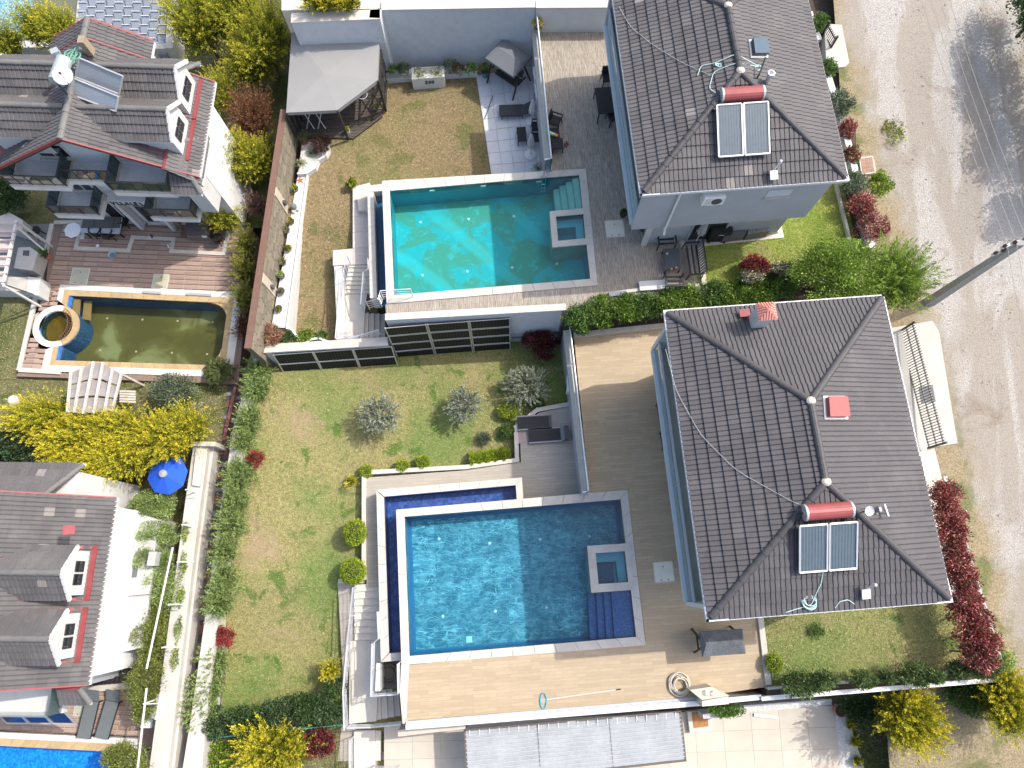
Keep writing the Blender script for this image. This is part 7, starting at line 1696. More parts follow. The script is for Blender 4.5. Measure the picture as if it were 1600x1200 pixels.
slat_seat('garden_chair', 'black slatted garden chair under the grey house wall', 1038, 380, ZA, .80, R(4)); slat_seat('garden_sofa', 'black slatted garden sofa facing the coffee table', 1080, 412, ZA, 1.55, R(-86)); slat_seat('garden_chair', 'black slatted chair almost hidden by the long hedge', 1050, 445, ZA, .8, R(180))
def parasol(label, px, py, z, h=2.2, m=WHITEF, base=True, bare=(0, 0)):
    p = at(px, py, z); r = thing('parasol', label, 'parasol', p); o = lambda n, mb, m_: link(n, mb.mesh(n, m_), r)
    o('pole', MB().tube([(0, 0, 0), (0, 0, h)], .025, 8), PVC)
    prof = [(.03, h*.42), (.17, h*.45), (.15, h*.60), (.10, h*.85), (.03, h+.05)]; mb = MB().lathe((0, 0, 0), prof, 16)
    for i, (x, y, zz) in enumerate(mb.v): k = 1 + .22*math.sin((i % 16)*math.pi); mb.v[i] = (x*(1.18 if i % 2 else .78), y*(1.18 if i % 2 else .78), zz)
    o('folded_canopy', mb, m); o('tie', MB().lathe((0, 0, h*.6), [(.165, 0), (.165, .05)], 12), m)
    if base: o('base', MB().lathe((0, 0, 0), [(.32, 0), (.32, .06), (.27, .10), (.08, .14), (.03, .2)], 20), PVC)
    return r
parasol('folded white parasol in the yard, lower one on a clear round base', 829, 242, ZAL+.06, 1.75); parasol('folded white parasol in the yard, upper one beside the sunlounger', 831, 190, ZAL+.06, 1.75)
r_ = parasol('folded grey white parasol leaning by the barbecue', 1086, 380, ZA+.05, 2.3, mat('dull_canvas', (.42, .42, .42), .9, .1, local=True), False)
pb = at(1085, 372, ZA+.06); mb = MB()
for a, b in ((-.42, -.4), (.42, -.4), (.42, .4), (-.42, .4)): mb.box(pb + Vector((a*.5, b*.5, .03)), (.4, .38, .07))
bs = r_
for a, b in ((-1, -1), (1, -1), (1, 1), (-1, 1)): obj('base_slab', MB().box(pb + Vector((a*.215, b*.205, .03)), (.42, .40, .06), .05), mat('slate_slab', (.22, .24, .26), .7, .1), bs)
def lounger(label, px, py, z, rz, m=CHARC, L=1.75, frame=BLACKM, back=.55):
    p = at(px, py, z); r = thing('sun_lounger', label, 'sun lounger', p); r.rotation_euler = (0, 0, rz); o = lambda n, mb, m_: link(n, mb.mesh(n, m_), r)
    o('bed', MB().box((-.28, 0, .32), (L-.55, .60, .04)), m); M = Matrix.Rotation(-.5, 3, 'Y'); o('backrest', MB().box((L/2-.28, 0, .45), (back, .60, .04), 0, M), m)
    for s in (-1, 1): o('side_rail', MB().beam((-L/2, s*.32, .31), (L/2-.5, s*.32, .31), .04, .05), frame)
    for x in (-L/2+.12, L/2-.55):
        for s in (-1, 1): o('leg', MB().beam((x, s*.31, .3), (x, s*.31, 0), .04, .04), frame)
    return r
lounger('black sun lounger on the white yard under the swing bench', 806, 178, ZAL+.06, R(3))
lounger('grey sun lounger on the villa deck at the lower left, left one', 146, 1112, ZE+.03, R(84), mat('slate_fabric', (.13, .145, .15), .8, .1, local=True), 2.1); lounger('grey sun lounger on the villa deck at the lower left, right one', 176, 1112, ZE+.03, R(80), mat('slate_fabric', (.13, .145, .15)), 2.1)
def swing(label, px, py, z, rz, cm, wood, w=1.9, dp=1.35, h=1.95, tilt=.10):
    p = at(px, py, z); r = thing('swing_bench', label, 'swing bench', p); r.rotation_euler = (0, 0, rz); o = lambda n, mb, m_: link(n, mb.mesh(n, m_), r)
    M = Matrix.Rotation(tilt, 3, 'X'); mb = MB()
    A = [(-w/2-.05, -dp/2, h-.06), (w/2+.05, -dp/2, h-.06), (w/2+.05, dp/2, h-.06), (-w/2-.05, dp/2, h-.06)]; B = [(-w/2+.1, 0, h+.16), (w/2-.1, 0, h+.16)]
    mb.add(A+B, [(0, 1, 5, 4), (2, 3, 4, 5), (1, 2, 5), (3, 0, 4), (3, 2, 1, 0)]); o('canopy', mb, cm)
    mb = MB()
    for i in range(4): a, b = Vector(A[i]), Vector(A[(i+1) % 4]); mb.quad(a, b, b-Vector((0, 0, .14)), a-Vector((0, 0, .14)))
    o('valance', mb, cm)
    for s in (-1, 1):
        for q in (-1, 1): o('leg', MB().beam((s*w/2, q*.12, h-.08), (s*w/2, q*dp*.5, 0), .07, .07), wood)
        o('crossbar', MB().beam((s*w/2, -.33, .75), (s*w/2, .33, .75), .06, .06), wood)
    o('top_beam', MB().beam((-w/2, 0, h-.1), (w/2, 0, h-.1), .07, .07), wood)
    for k in range(6): o('seat_slat', MB().box((0, -.30+k*.1, .48), (w-.35, .075, .03)), wood)
    for k in range(5): o('back_slat', MB().box((0, .30+k*.03, .58+k*.1), (w-.35, .03, .075)), wood)
    return r
swing('grey canopied wooden swing bench standing askew in the white yard', 795, 128, ZAL+.06, R(-38), mat('slate_canopy', (.15, .16, .175), .85, .10, local=True), DARKW, 1.75, 1.55, 1.95)
swing('striped grey swing bench near the corner of the beige terrace', 1113, 999, ZB, R(3.5), mat('striped_fabric', (.13, .14, .15), .8, .45, 2.5, local=True, fine=20), BLACKM, 1.65, .95, 1.6)
def treadmill(label, px, py, z, rz, console=True):
    p = at(px, py, z); r = thing('treadmill', label, 'treadmill', p); r.rotation_euler = (0, 0, rz); o = lambda n, mb, m_: link(n, mb.mesh(n, m_), r)
    o('base', MB().box((0, 0, .10), (1.65, .70, .14)), DGREY); o('belt', MB().box((-.05, 0, .178), (1.5, .52, .02)), TREAD)
    for s in (-1, 1): o('side_rail', MB().box((0, s*.33, .19), (1.62, .06, .03)), mat('grey_rail', (.30, .31, .33), .4))
    if console:
        o('motor_cover', MB().box((.95, 0, .14), (.42, .62, .2)), mat('motor_cover', (.17, .19, .21), .35, .1)); 
        for s in (-1, 1): o('upright', MB().beam((.95, s*.3, .15), (1.0, s*.3, .55), .05, .05), DGREY)
        o('console', MB().box((1.0, 0, .55), (.18, .62, .06)), DGREY)
    return r
treadmill('black treadmill on the shaded deck, upper one without a console', 835, 661, ZBS, R(4), False); treadmill('black treadmill with grey console end, lower one on the deck', 852, 681, ZBS, R(4))
tag(obj('exercise_mat', MB().box(at(812, 676, ZBS+.01), (.35, 1.05, .02), R(4)), mat('dusty_pink', (.42, .31, .31), .9, .08)), 'dusty pink exercise mat under the treadmills', 'mat')

def ac_unit(label, c, n, w=.8, h=.55, d=.3):
    """wall hung outdoor unit; c centre, n outward wall normal"""
    n = Vector(n).normalized(); r = thing('air_conditioner', label, 'air conditioner', Vector(c)); a = math.atan2(n.y, n.x)+math.pi/2; Mz = Matrix.Rotation(a, 3, 'Z')
    link('casing', MB().box((0, 0, 0), (w, d, h), a).mesh('casing', PVC), r); M = Matrix((Vector((-n.y, n.x, 0)), Vector((0, 0, 1)), n)).transposed()
    fo = n*(d/2+.002) + Vector((-n.y, n.x, 0))*(.12)
    link('fan_grille', MB().lathe(fo, [(.21, 0), (.21, .015), (.17, .02), (.03, .012)], 16, M).mesh('fan_grille', DGREY), r)
    lv = MB()
    for k in range(5): lv.box(Vector((0, 0, -.2+k*.1)) + n*(d/2+.004) - Vector((-n.y, n.x, 0))*.25, (.2, .012, .02), a)
    link('louvre', lv.mesh('louvre', mat('louvre_grey', (.4, .41, .42), .5)), r)
    br = MB()
    for s in (-1, 1): br.box(Vector((-n.y, n.x, 0))*(s*.3) - Vector((0, 0, h/2+.03)) - n*.05, (.05, d+.1, .05), a)
    link('bracket', br.mesh('bracket', BLACKM), r); return r
wA = (at(862, 266, ZA)-at(840, 46, ZA)).normalized(); nA = Vector((wA.y, -wA.x, 0)); nA = nA if nA.x < 0 else -nA
for y, l in ((104, 'white air conditioner hung on the yard wall, upper one'), (133, 'white air conditioner hung on the yard wall, lower one')):
    t = (y-46)/220; c = at(840, 46, ZA).lerp(at(862, 266, ZA), t); c.z = .85; ac_unit(l, c + nA*.22, nA)
c = at(890, 516, 0).lerp(at(920, 772, 0), (598-516)/256); c.z = -.75; ac_unit('white air conditioner on the wall below the beige terrace', c + Vector((-.22, 0, 0)), (-1, .05, 0))
ac_unit('white air conditioner high on the grey south wall of the upper house', FA(2.95, .03, 6.9), oA, .85, .58, .36)
mb = MB()
for k in range(4):
    a = at(879+k*1.8, 492+k*2, .8); b = at(878-k, 520+k*4, -1.5); mb.tube([a, (a+b)/2+Vector((-.08, .02, 0)), b, b+Vector((-.25-.1*k, -.5, -.4))], .03, 6)
mb.tube([at(800, 528, -1.2), at(862, 523, -1.2), at(874, 520, -1.2)], .035, 6)
tag(obj('hose_bundle', mb, mat('dark_hose', (.045, .06, .065), .5)), 'dark hoses hanging in the corner beside the plum red bush', 'hoses')
def hatch(label, px, py, z, s, rz, m=CREAMP):
    p = at(px, py, z); r = thing('hatch', label, 'hatch', p); obj('lid', MB().box(p+Vector((0, 0, .012)), (s, s, .03), rz), m, r); f = MB()
    M = Matrix.Rotation(rz, 3, 'Z'); 
    for a, b in (((-1, -1), (1, -1)), ((1, -1), (1, 1)), ((1, 1), (-1, 1)), ((-1, 1), (-1, -1))): f.beam(p+M@Vector((a[0]*(s/2+.02), a[1]*(s/2+.02), .01)), p+M@Vector((b[0]*(s/2+.02), b[1]*(s/2+.02), .01)), .05, .03)
    obj('frame', f, STONE, r)
    for dx, dy in ((0, .28), (-.2, -.42), (.2, -.42)): obj('knob', MB().lathe(p + M@Vector((dx*s, dy*s, .027)), [(.03, 0), (.03, .008)], 8), DGREY, r)
    return r
hatch('cream access hatch on the beige terrace beside the lower pool', 1037, 893.5, ZB, .80, TH); hatch('cream access hatch on the taupe terrace beside the upper pool', 960.5, 357.5, ZA, .80, TH)
hatch('sage hatch on the villa deck, left of two', 125, 432, ZD+.03, .85, -.05, mat('sage_lid', (.42, .42, .32), .5, .12)); hatch('sage hatch with an ochre stain on the villa deck, right of two', 251, 440, ZD+.03, .75, -.05, mat('sage_lid_stained', (.46, .46, .34), .5, .16, dirt=(.45, .25, .05)))
hatch('cream hatch beside the loungers at the lower left', 127, 1107, ZE+.03, .55, .0, mat('sage_lid', (.42, .42, .32)))
def coil(label, px, py, z, rad, n, m, r=.028, name='hose_coil', tail=None):
    p = at(px, py, z); mb = MB()
    for k in range(n):
        c = p + Vector((random.uniform(-.07, .07), random.uniform(-.07, .07), .03 + .022*k)); rr = rad*random.uniform(.62, 1.02); ph = random.random()*6; ex = random.uniform(.85, 1.1)
        mb.tube([c + Vector((rr*math.cos(a+ph), rr*ex*math.sin(a+ph), .012*math.sin(a*2))) for a in np.linspace(0, 6.2, 26)], r, 6)
    if tail: mb.tube([at(x, y, z+.03) for x, y in tail], r, 6)
    return tag(obj(name, mb, m), label, 'hose')
coil('coiled cream pool hose on the beige terrace by the parapet', 1062, 1068, ZB, .46, 9, mat('cream_hose', (.58, .52, .42), .5, .08))
coil('dark coiled hose in the pump pit beside the lower pool', 608, 1052, -1.95, .42, 7, mat('brown_hose', (.12, .105, .085), .5)); coil('grey hose coil on the grass above the lower left villa', 107, 780, -3.5, .42, 8, mat('grey_hose', (.34, .35, .33), .5), .022)
def net():
    a, b = at(855, 1093, .03), at(968, 1077, .03); r = thing('pool_brush', 'blue framed pool net with a long white pole on the beige terrace', 'pool net', a)
    obj('pole', MB().tube([a, b], .016, 6), PVC, r); obj('grip', MB().tube([b - (b-a).normalized()*.15, b+(b-a).normalized()*.05], .026, 6), BLACKM, r)
    c = at(849, 1095, .04); pts = [c + Vector((.13*math.cos(t)*(1.0), .30*math.sin(t), 0)) for t in np.linspace(0, 6.283, 20)]; obj('net_frame', MB().tube(pts, .022, 6), mat('cyan_plastic', (.05, .42, .60), .4), r)
    obj('net_mesh', MB().lathe(c-Vector((0, 0, .02)), [(.12, 0), (.12, .004)], 12), mat('net_mesh', (.42, .36, .28), .9), r)
net()
def pot(label, px, py, z, rt=.2, h=.3, m=TERRAC, pal=None, ph=.3, n=260, kind='bush', group=None, ln=.4):
    p = at(px, py, z); r = thing('potted_plant', label, 'potted plant', p, group); link('pot', MB().lathe((0, 0, 0), [(rt*.7, 0), (rt, h), (rt*1.06, h), (rt*1.06, h*.88), (rt*.9, h*.92), (rt*.88, h*.8)], 14).mesh('pot', m), r)
    link('soil', MB().lathe((0, 0, h*.8), [(rt*.9, 0), (rt*.9, .01)], 12).mesh('soil', SOIL), r)
    if pal:
        if kind == 'bush': V, C = crown_bush((ph*.8, ph*.8, ph), n, pal, leaf=.07, clumps=9)
        else: V, C = crown_blades(n//6, ln, pal, .6, .018, rt*.5)
        link('leaves', quads_mesh('leaves', V + np.array([0, 0, h + (ph*.5 if kind == 'bush' else 0)]), C, LEAF), r)
    return r
CACT = [(.16, .17, .06), (.12, .15, .06), (.24, .22, .10)]; gp = 'pots along the white strip'; GP = mat('grey_pot', (.16, .17, .18), .7, .15, local=True); YP = mat('olive_pot', (.28, .25, .09), .7, .15, local=True)
zs_ = ZAL+.09
pot('green spiky plant in a pot near the curved planter', 463, 297, zs_, .15, .2, GP, G_LIME, .2, 300, 'blades', gp, .3)
pot('pot with two dry shoots on the white strip, fourth from the top', 450, 362, zs_, .13, .2, GP, CACT, .2, 180, 'blades', gp, .4); pot('small pot of yellow cactus on the white strip, third from the top', 457, 348, zs_, .14, .18, GP, YGRN, .14, 200, 'bush', gp)
pot('round yellow cactus in a low pot on the white strip', 452, 390, zs_, .18, .2, YP, YGRN, .14, 260, 'bush', gp); pot('thin cactus pot with long shadow on the white strip', 444, 412, zs_, .14, .2, GP, CACT, .2, 200, 'blades', gp, .42)
pot('leafy green pot in the lower half of the white strip', 442, 433, zs_, .15, .2, GP, G_JUN, .2, 320, 'bush', gp); pot('dark pot with grey stones on the white strip', 440, 457, zs_, .2, .18, GP, GREYG, .1, 120, 'bush', gp); pot('lowest dark pot on the white strip', 437, 484, zs_, .18, .2, GP, YGRN, .13, 160, 'bush', gp)
tag(obj('grey_ball', MB().ball(at(460, 325, zs_)+Vector((0, 0, .16)), .17, 12, 8), GP), 'dark grey round ball on the white strip', 'ball')
tag(obj('grey_stones', MB().ball(at(459, 332, zs_)+Vector((0, 0, .06)), .11, 8, 5).ball(at(466, 329, zs_)+Vector((0, 0, .05)), .08, 8, 5), mat('pale_stone', (.4, .4, .4), .9)), 'two small grey stones by the dark ball', 'stones')
st = at(469, 282, zs_); mb = MB()
for k in range(5): a = k*1.257+.5; mb.add([st+Vector((0, 0, .05)), st+Vector((.09*math.cos(a-.6), .09*math.sin(a-.6), .01)), st+Vector((.26*math.cos(a), .26*math.sin(a), .015)), st+Vector((.09*math.cos(a+.6), .09*math.sin(a+.6), .01))], [(0, 1, 2, 3)])
tag(obj('orange_starfish', mb, mat('orange_plastic2', (.72, .13, .04), .6)), 'orange star ornament on the white strip', 'ornament')
pot('terracotta red pot of the yucca in the pavilion corner', 478, 226, ZAL, .19, .35, mat('red_pot', (.42, .08, .05), .7, .1, local=True), None)
pot('blue pot with a leafy yellow green plant at the yard corner', 758, 119, ZAL+.06, .2, .42, mat('teal_pot', (.05, .22, .24), .4, .1, local=True), YGRN, .34, 520); pot('grey pot with yellow flowers at the north end of the taupe terrace', 841, 53, ZA, .18, .42, mat('sage_pot', (.25, .32, .25), .6, local=True), [(.75, .55, .03), (.12, .2, .05), (.6, .45, .04)], .42, 420)
pot('small terracotta pot at the left end of the wall planters', 606, 112, ZAL+.15, .13, .25, mat('red_pot', (.42, .08, .05)), G_JUN, .2, 240); pot('toppled terracotta urn at the corner of the pale driveway', 1307, 1108, ZF, .26, .45, TERRAC, None)
pot('terracotta pot with a grassy plant at the villa patio edge', 76, 403, ZD, .2, .35, TERRAC, G_MID, .3, 420, 'blades', None, .75)
pot('dark pot with a low bush beside the grey pier', 1003, 357, ZA, .22, .4, BLACKM, GREYG, .28, 420); pot('dark bag like planter on the taupe terrace by the balcony', 973, 337, ZA, .17, .3, BLACKM, G_DARK, .14, 150)
pot('small white pot on the deck edge of the pavilion, front', 544, 207, ZAL+.12, .13, .2, PVC, G_LIME, .15, 220); pot('small white pot on the deck edge of the pavilion, right', 590, 171, ZAL+.12, .13, .2, PVC, G_LIME, .15, 220)
pot('terracotta pot at the lawn corner by the upper pool', 551, 292, ZAL, .12, .2, TERRAC, None)

# planters along the N wall
def planter(label, px4, zt, pl, soil=PEBW):
    P = ats(px4, zt); r = thing('planter', label, 'planter', P[0]); c = sum(P, Vector())/4; I = [c + (p-c)*.86 for p in P]; mb = MB(); ring(mb, P, I, zt, ZAL-.1); obj('box', mb, WHITEP, r); obj('gravel_fill', MB().prism(I, zt-.08, zt-.3), soil, r); return r
planter('low white planter left of the raised central planter', [(600, 124), (642, 121), (642, 108), (600, 110)], -.45, 0); planter('raised white central planter with two agaves and black numbers', [(643, 124), (694, 120), (694, 103), (643, 106)], .05, 0); planter('low white planter right of the raised central planter', [(696, 117), (746, 114), (745, 102), (696, 104)], -.45, 0)
VAR = [(.30, .32, .16), (.16, .20, .08), (.38, .38, .22)]
for x, y, l in ((655, 117, 'striped agave at the left of the raised planter'), (683, 115, 'striped agave at the right of the raised planter')): fronds('agave', l, x, y, 0.0, 14, .55, VAR, leaflets=5, w=.03, droop=.2)
for x, y, a, pal, l in ((618, 111, .35, G_MID, 'leafy plant in the left wall planter'), (632, 110, .32, GREYG, 'grey green plant in the left wall planter beside the raised one'), (704, 104, .4, [(.12, .18, .10), (.2, .26, .16)], 'pale green oleander in the right wall planter'), (717, 110, .33, [(.10, .09, .05), (.15, .12, .07)], 'brownish round bush in the right wall planter'), (735, 110, .3, G_MID, 'small bush at the right end of the wall planter')): plant('planter_bush', l, 'plant', x, y, -.5, .45, 'bush', (a, .26, .42), 900, pal, None, False, leaf=.09, ratio=.2)
g = [at(668, 130, -.35), Vector((0, 0, 0))]
dN = (at(694, 121, .0)-at(643, 125, .0)).normalized(); oN = Vector((dN.y, -dN.x, 0)); org = at(662, 127, -.15)
GLY.update({'2': [((0, .8), (.4, 1)), ((.4, 1), (.8, .75)), ((.8, .75), (0, 0)), ((0, 0), (.9, 0))], '6': [((.8, 1), (.2, .6)), ((.2, .6), (.1, .2)), ((.1, .2), (.6, 0)), ((.6, 0), (.8, .35)), ((.8, .35), (.2, .5))], '0': [((.2, 0), (0, .5)), ((0, .5), (.3, 1)), ((.3, 1), (.8, .6)), ((.8, .6), (.6, 0)), ((.6, 0), (.2, 0))]})
pn = at(655, 125, -.2); sg = thing('number_sign', 'small black numerals on the front of the raised planter', 'sign', pn)
P0, P1 = at(643, 124, .05), at(694, 120, .05); fx = P0.lerp(P1, .40); fx.z = -.35
for i, ch in enumerate('260'):
    mb = MB()
    for (a, b), (c_, e_) in GLY[ch]: mb.beam(fx + dN*(i*.17+a*.15) + Vector((0, 0, b*.2)) + oN*.03, fx + dN*(i*.17+c_*.15) + Vector((0, 0, e_*.2)) + oN*.03, .03, .03)
    obj('numeral', mb, BLACKM, sg)
for x, y, z, m, l in ((641, 79, .2, DGREY, 'dark round wall ornament, left of three'), (665, 75, .3, mat('teal_enamel', (.03, .22, .22), .4), 'small teal wall ornament, middle of three'), (687, 82, .15, DGREY, 'dark round wall ornament, right of three')):
    p = at(x, y, z); M = Matrix.Rotation(R(90), 3, 'X'); tag(obj('wall_ornament', MB().lathe(p, [(.02, .08), (.16 if m is DGREY else .1, .05), (.17 if m is DGREY else .1, .0), (.1, -.05)], 14, M), m), l, 'ornament')
p = at(905, 22, 2.3); mb = MB()
for k in range(7): mb.ball(p + Vector(((k-3)*.12, -.05, .06*math.sin(k*2.1))), .09, 7, 5)
tag(obj('lizard_ornament', mb, mat('rust_ornament', (.32, .13, .06), .7, .3, 8)), 'orange brown lizard ornament on the whitewashed wall', 'ornament'); tag(obj('wall_lamp', MB().box(at(904, 34, 2.0)+Vector((0, -.06, 0)), (.10, .12, .32)), DGREY), 'small dark wall lamp below the lizard ornament', 'lamp')
# curved white planter at the pavilion
cp = thing('planter', 'curved white planter of pale gravel at the pavilion corner', 'planter', at(490, 245, ZAL)); E_ = [(472, 222), (511, 222), (514, 232), (509, 243), (497, 250), (492, 262), (480, 270), (466, 271)]
mb = MB(); PE = ats(E_[1:], ZAL+.3)
for i in range(len(PE)-1): mb.beam(PE[i]-Vector((0, 0, .2)), PE[i+1]-Vector((0, 0, .2))+(PE[i+1]-PE[i]).normalized()*.05, .10, .45)
obj('rim', mb, WHITEP, cp); obj('gravel_fill', MB().prism(ats(E_, ZAL+.2), ZAL+.2, ZAL-.2), PEBW, cp)
for i, (x, y) in enumerate(((486, 240), (471, 256))): fronds('agave', ['pale agave in the curved planter, upper', 'pale agave in the curved planter, lower'][i], x, y, ZAL+.2, 14, .42, VAR if i else G_JUN, leaflets=5, w=.02)
mb = MB(); 
for pts in ([(474, 541), (488, 532), (500, 530), (519, 538)], [(452, 513), (458, 517), (466, 528)]):
    Q = ats(pts, -.55)
    for i in range(len(Q)-1): mb.beam(Q[i], Q[i+1], .1, .4)
obj_ = stuff('planter_rim', mb, WHITEP)

# ================================================================== GAZEBO
def gazebo():
    z = 1.75; zb = ZAL+.12; r = thing('gazebo', 'dark timber pavilion with a grey fabric roof in the corner', 'gazebo', at(520, 130, ZAL))
    P = [(456, 47), (593, 57), (590, 125), (527, 172), (447, 176)]; T = ats(P, z); apex = at(505, 115, z+.2)
    top = [Vector((p.x, p.y, z)) for p in T]; mb = MB(); mb.add(top+[apex], [(i, (i+1) % 5, 5) if True else 0 for i in range(5)]); obj('canopy', mb, CANOPY, r)
    mb = MB()
    for i in range(5): a, b = top[i], top[(i+1) % 5]; mb.quad(a, b, b-Vector((0, 0, .22)), a-Vector((0, 0, .22)))
    obj('valance', mb, CANOPY, r)
    D = ats([(452, 60), (600, 66), (597, 182), (552, 216), (448, 214)], zb); obj('deck_frame', MB().prism(D, zb-.03, ZAL-.2), DARKW, r)
    # deck boards
    a, b = at(448, 214, zb), at(600, 206, zb); d = Vector((b.x-a.x, b.y-a.y, 0)).normalized(); n = Vector((-d.y, d.x, 0)); reg = [(p.x, p.y) for p in D]
    ar = sum(reg[i][0]*reg[(i+1) % 5][1]-reg[(i+1) % 5][0]*reg[i][1] for i in range(5)); reg = reg if ar > 0 else reg[::-1]
    bm = mat('deck_board', (.085, .070, .06), .75, .25, 4, fine=25, per=.3)
    for k in range(-2, 30):
        o = a + n*(k*.19); q = [o, o+d*6, o+d*6+n*.172, o+n*.172]; c = clip_poly([(p.x, p.y, 0) for p in q], reg)
        if len(c) > 2: obj('deck_board', MB().prism([(x, y) for x, y, _ in c], zb, zb-.03), bm, r)
    for (x, y) in ((452, 66), (596, 70), (594, 168), (545, 208), (452, 206)):
        pass
    for p, q in zip(top, ((452, 66), (596, 75), (594, 178), (548, 210), (450, 208))):
        bq = Vector((p.x, p.y, zb)); obj('post', MB().beam(bq, Vector((p.x, p.y, z-.05)), .11, .11), DARKW, r)
    def lattice(i, j, t0, t1):
        A, B = top[i].lerp(top[j], t0), top[i].lerp(top[j], t1)
        for h in (zb+.1, zb+1.0, zb+1.9): obj('rail', MB().beam(Vector((A.x, A.y, h)), Vector((B.x, B.y, h)), .06, .08), DARKW, r)
        for h0 in (zb+.12, zb+1.02):
            obj('brace', MB().beam(Vector((A.x, A.y, h0)), Vector((B.x, B.y, h0+.86)), .05, .06), DARKW, r); obj('brace', MB().beam(Vector((B.x, B.y, h0)), Vector((A.x, A.y, h0+.86)), .05, .05), DARKW, r)
    lattice(1, 2, .05, .5); lattice(1, 2, .5, .97); lattice(2, 3, .02, .36)
    for i, j in ((0, 1), (4, 0)):
        A, B = top[i], top[j]
        for k in range(9): q = A.lerp(B, (k+.5)/9); obj('wall_board', MB().beam(Vector((q.x, q.y, zb)), Vector((q.x, q.y, z-.25)), .40, .04) if i == 0 else MB().box((q.x, q.y, (zb+z-.25)/2), (.04, .34, z-.25-zb), 0), DARKW, r)
    obj('lamp_ring', MB().tube([at(566, 148, z-.3)+Vector((.25*math.cos(t), .25*math.sin(t), 0)) for t in np.linspace(0, 6.283, 16)], .02, 5), ALU, r)
gazebo()
fc = thing('folding_frame', 'white folding chair frame inside the dark pavilion', 'folding chair', at(490, 200, ZAL+.12)); p = at(490, 196, ZAL+.12)
for dx in (-.35, .25):
    obj('frame_leg', MB().beam(p+Vector((dx, -.2, 0)), p+Vector((dx+.35, .25, .8)), .035, .035), PVC, fc); obj('frame_leg', MB().beam(p+Vector((dx+.4, -.2, 0)), p+Vector((dx, .25, .8)), .035, .035), PVC, fc)
obj('frame_bar', MB().beam(p+Vector((-.3, .25, .8)), p+Vector((.6, .25, .8)), .035, .035), PVC, fc)
mb = MB().tube([at(757, 186, ZAL+.09), at(770, 150, ZAL+.12)], .018, 6); tag(obj('rod', mb, BLACKM), 'thin dark rod lying across the edge of the white yard', 'rod')

# ================================================================== BARBECUE CORNER
def cabinet(label, px4, z, h, body, lid, name='storage_box', slats=True, cat='storage box'):
    P = ats(px4, z+h); r = thing(name, label, cat, P[0]); obj('body', MB().prism(P, z+h-.03, z), body, r); c = sum(P, Vector())/4
    if slats:
        n = 9
        for k in range(n):
            a0, a1 = k/n+.008, (k+1)/n-.008; obj('lid_slat', MB().prism([P[0].lerp(P[1], a0), P[0].lerp(P[1], a1), P[3].lerp(P[2], a1), P[3].lerp(P[2], a0)], z+h+.01, z+h-.03), lid, r)
    else: obj('lid', MB().prism([c+(p-c)*1.04 for p in P], z+h+.04, z+h-.03), lid, r)
    return r
SL = mat('grey_resin', (.15, .145, .145), .6, .12, per=.1)
cabinet('dark slatted storage box beside the barbecue, left one', [(1132, 370), (1165, 366), (1167, 354), (1134, 357)], ZA+.05, .62, SL, SL); cabinet('grey slatted storage box at the apron end, right one', [(1168, 366), (1203, 361), (1202, 349), (1169, 353)], ZA+.05, .62, SL, mat('grey_resin_light', (.24, .23, .22), .6, .12, per=.1))
bq = thing('barbecue', 'black covered barbecue against the grey house wall', 'barbecue', at(1118, 378, ZA)); p = at(1118, 371, ZA)
mb = MB(); mb.box(p+Vector((0, .0, .55)), (.95, .55, .9), R(4)); mb.prism([p+Vector((-.47, -.25, 0)), p+Vector((.47, -.2, 0)), p+Vector((.42, .2, 0)), p+Vector((-.42, .2, 0))], ZA+1.14, ZA+1.0); obj('cover', mb, mat('black_cover', (.016, .017, .019), .7, .2), bq)
for s in (-1, 1): obj('wheel', MB().lathe(p+Vector((s*.35, -.25, .1)), [(.1, -.03), (.1, .03)], 12, Matrix.Rotation(R(90), 3, 'Y')), BLACKM, bq)
obj('cover_print', MB().box(p+Vector((.02, -.30, .80)), (.26, .01, .03), R(4)), PVC, bq)
cb = thing('breeze_blocks', 'pale pierced blocks lying at the end of the stone apron', 'blocks', at(1210, 355, ZA))
for k in range(3):
    q = at(1207+k*1, 348+k*7, ZA+.06); obj('block', MB().box(q+Vector((0, 0, .06)), (.36, .2, .12), .1), STONE, cb)
    for s in (-1, 1): obj('block_hole', MB().box(q+Vector((s*.08, 0, .122)), (.09, .09, .006), .1), BLACKM, cb)
tag(obj('white_slab', MB().box(at(1021, 446, ZA+.15), (1.3, .45, .12), R(4)), WHITEP), 'white slab bench end above the long hedge', 'bench'); tag(obj('dark_slab', MB().box(at(965, 459, ZA+.1), (.8, .22, .1), R(4)), mat('slate_slab', (.22, .24, .26))), 'dark slab on the terrace edge above the long hedge', 'slab')
kerb([(1092, 378), (1100, 446)], ZA, .22, .08, STONE); kerb([(958, 459), (1020, 450), (1092, 446)], ZA, .16, .08, STONE)
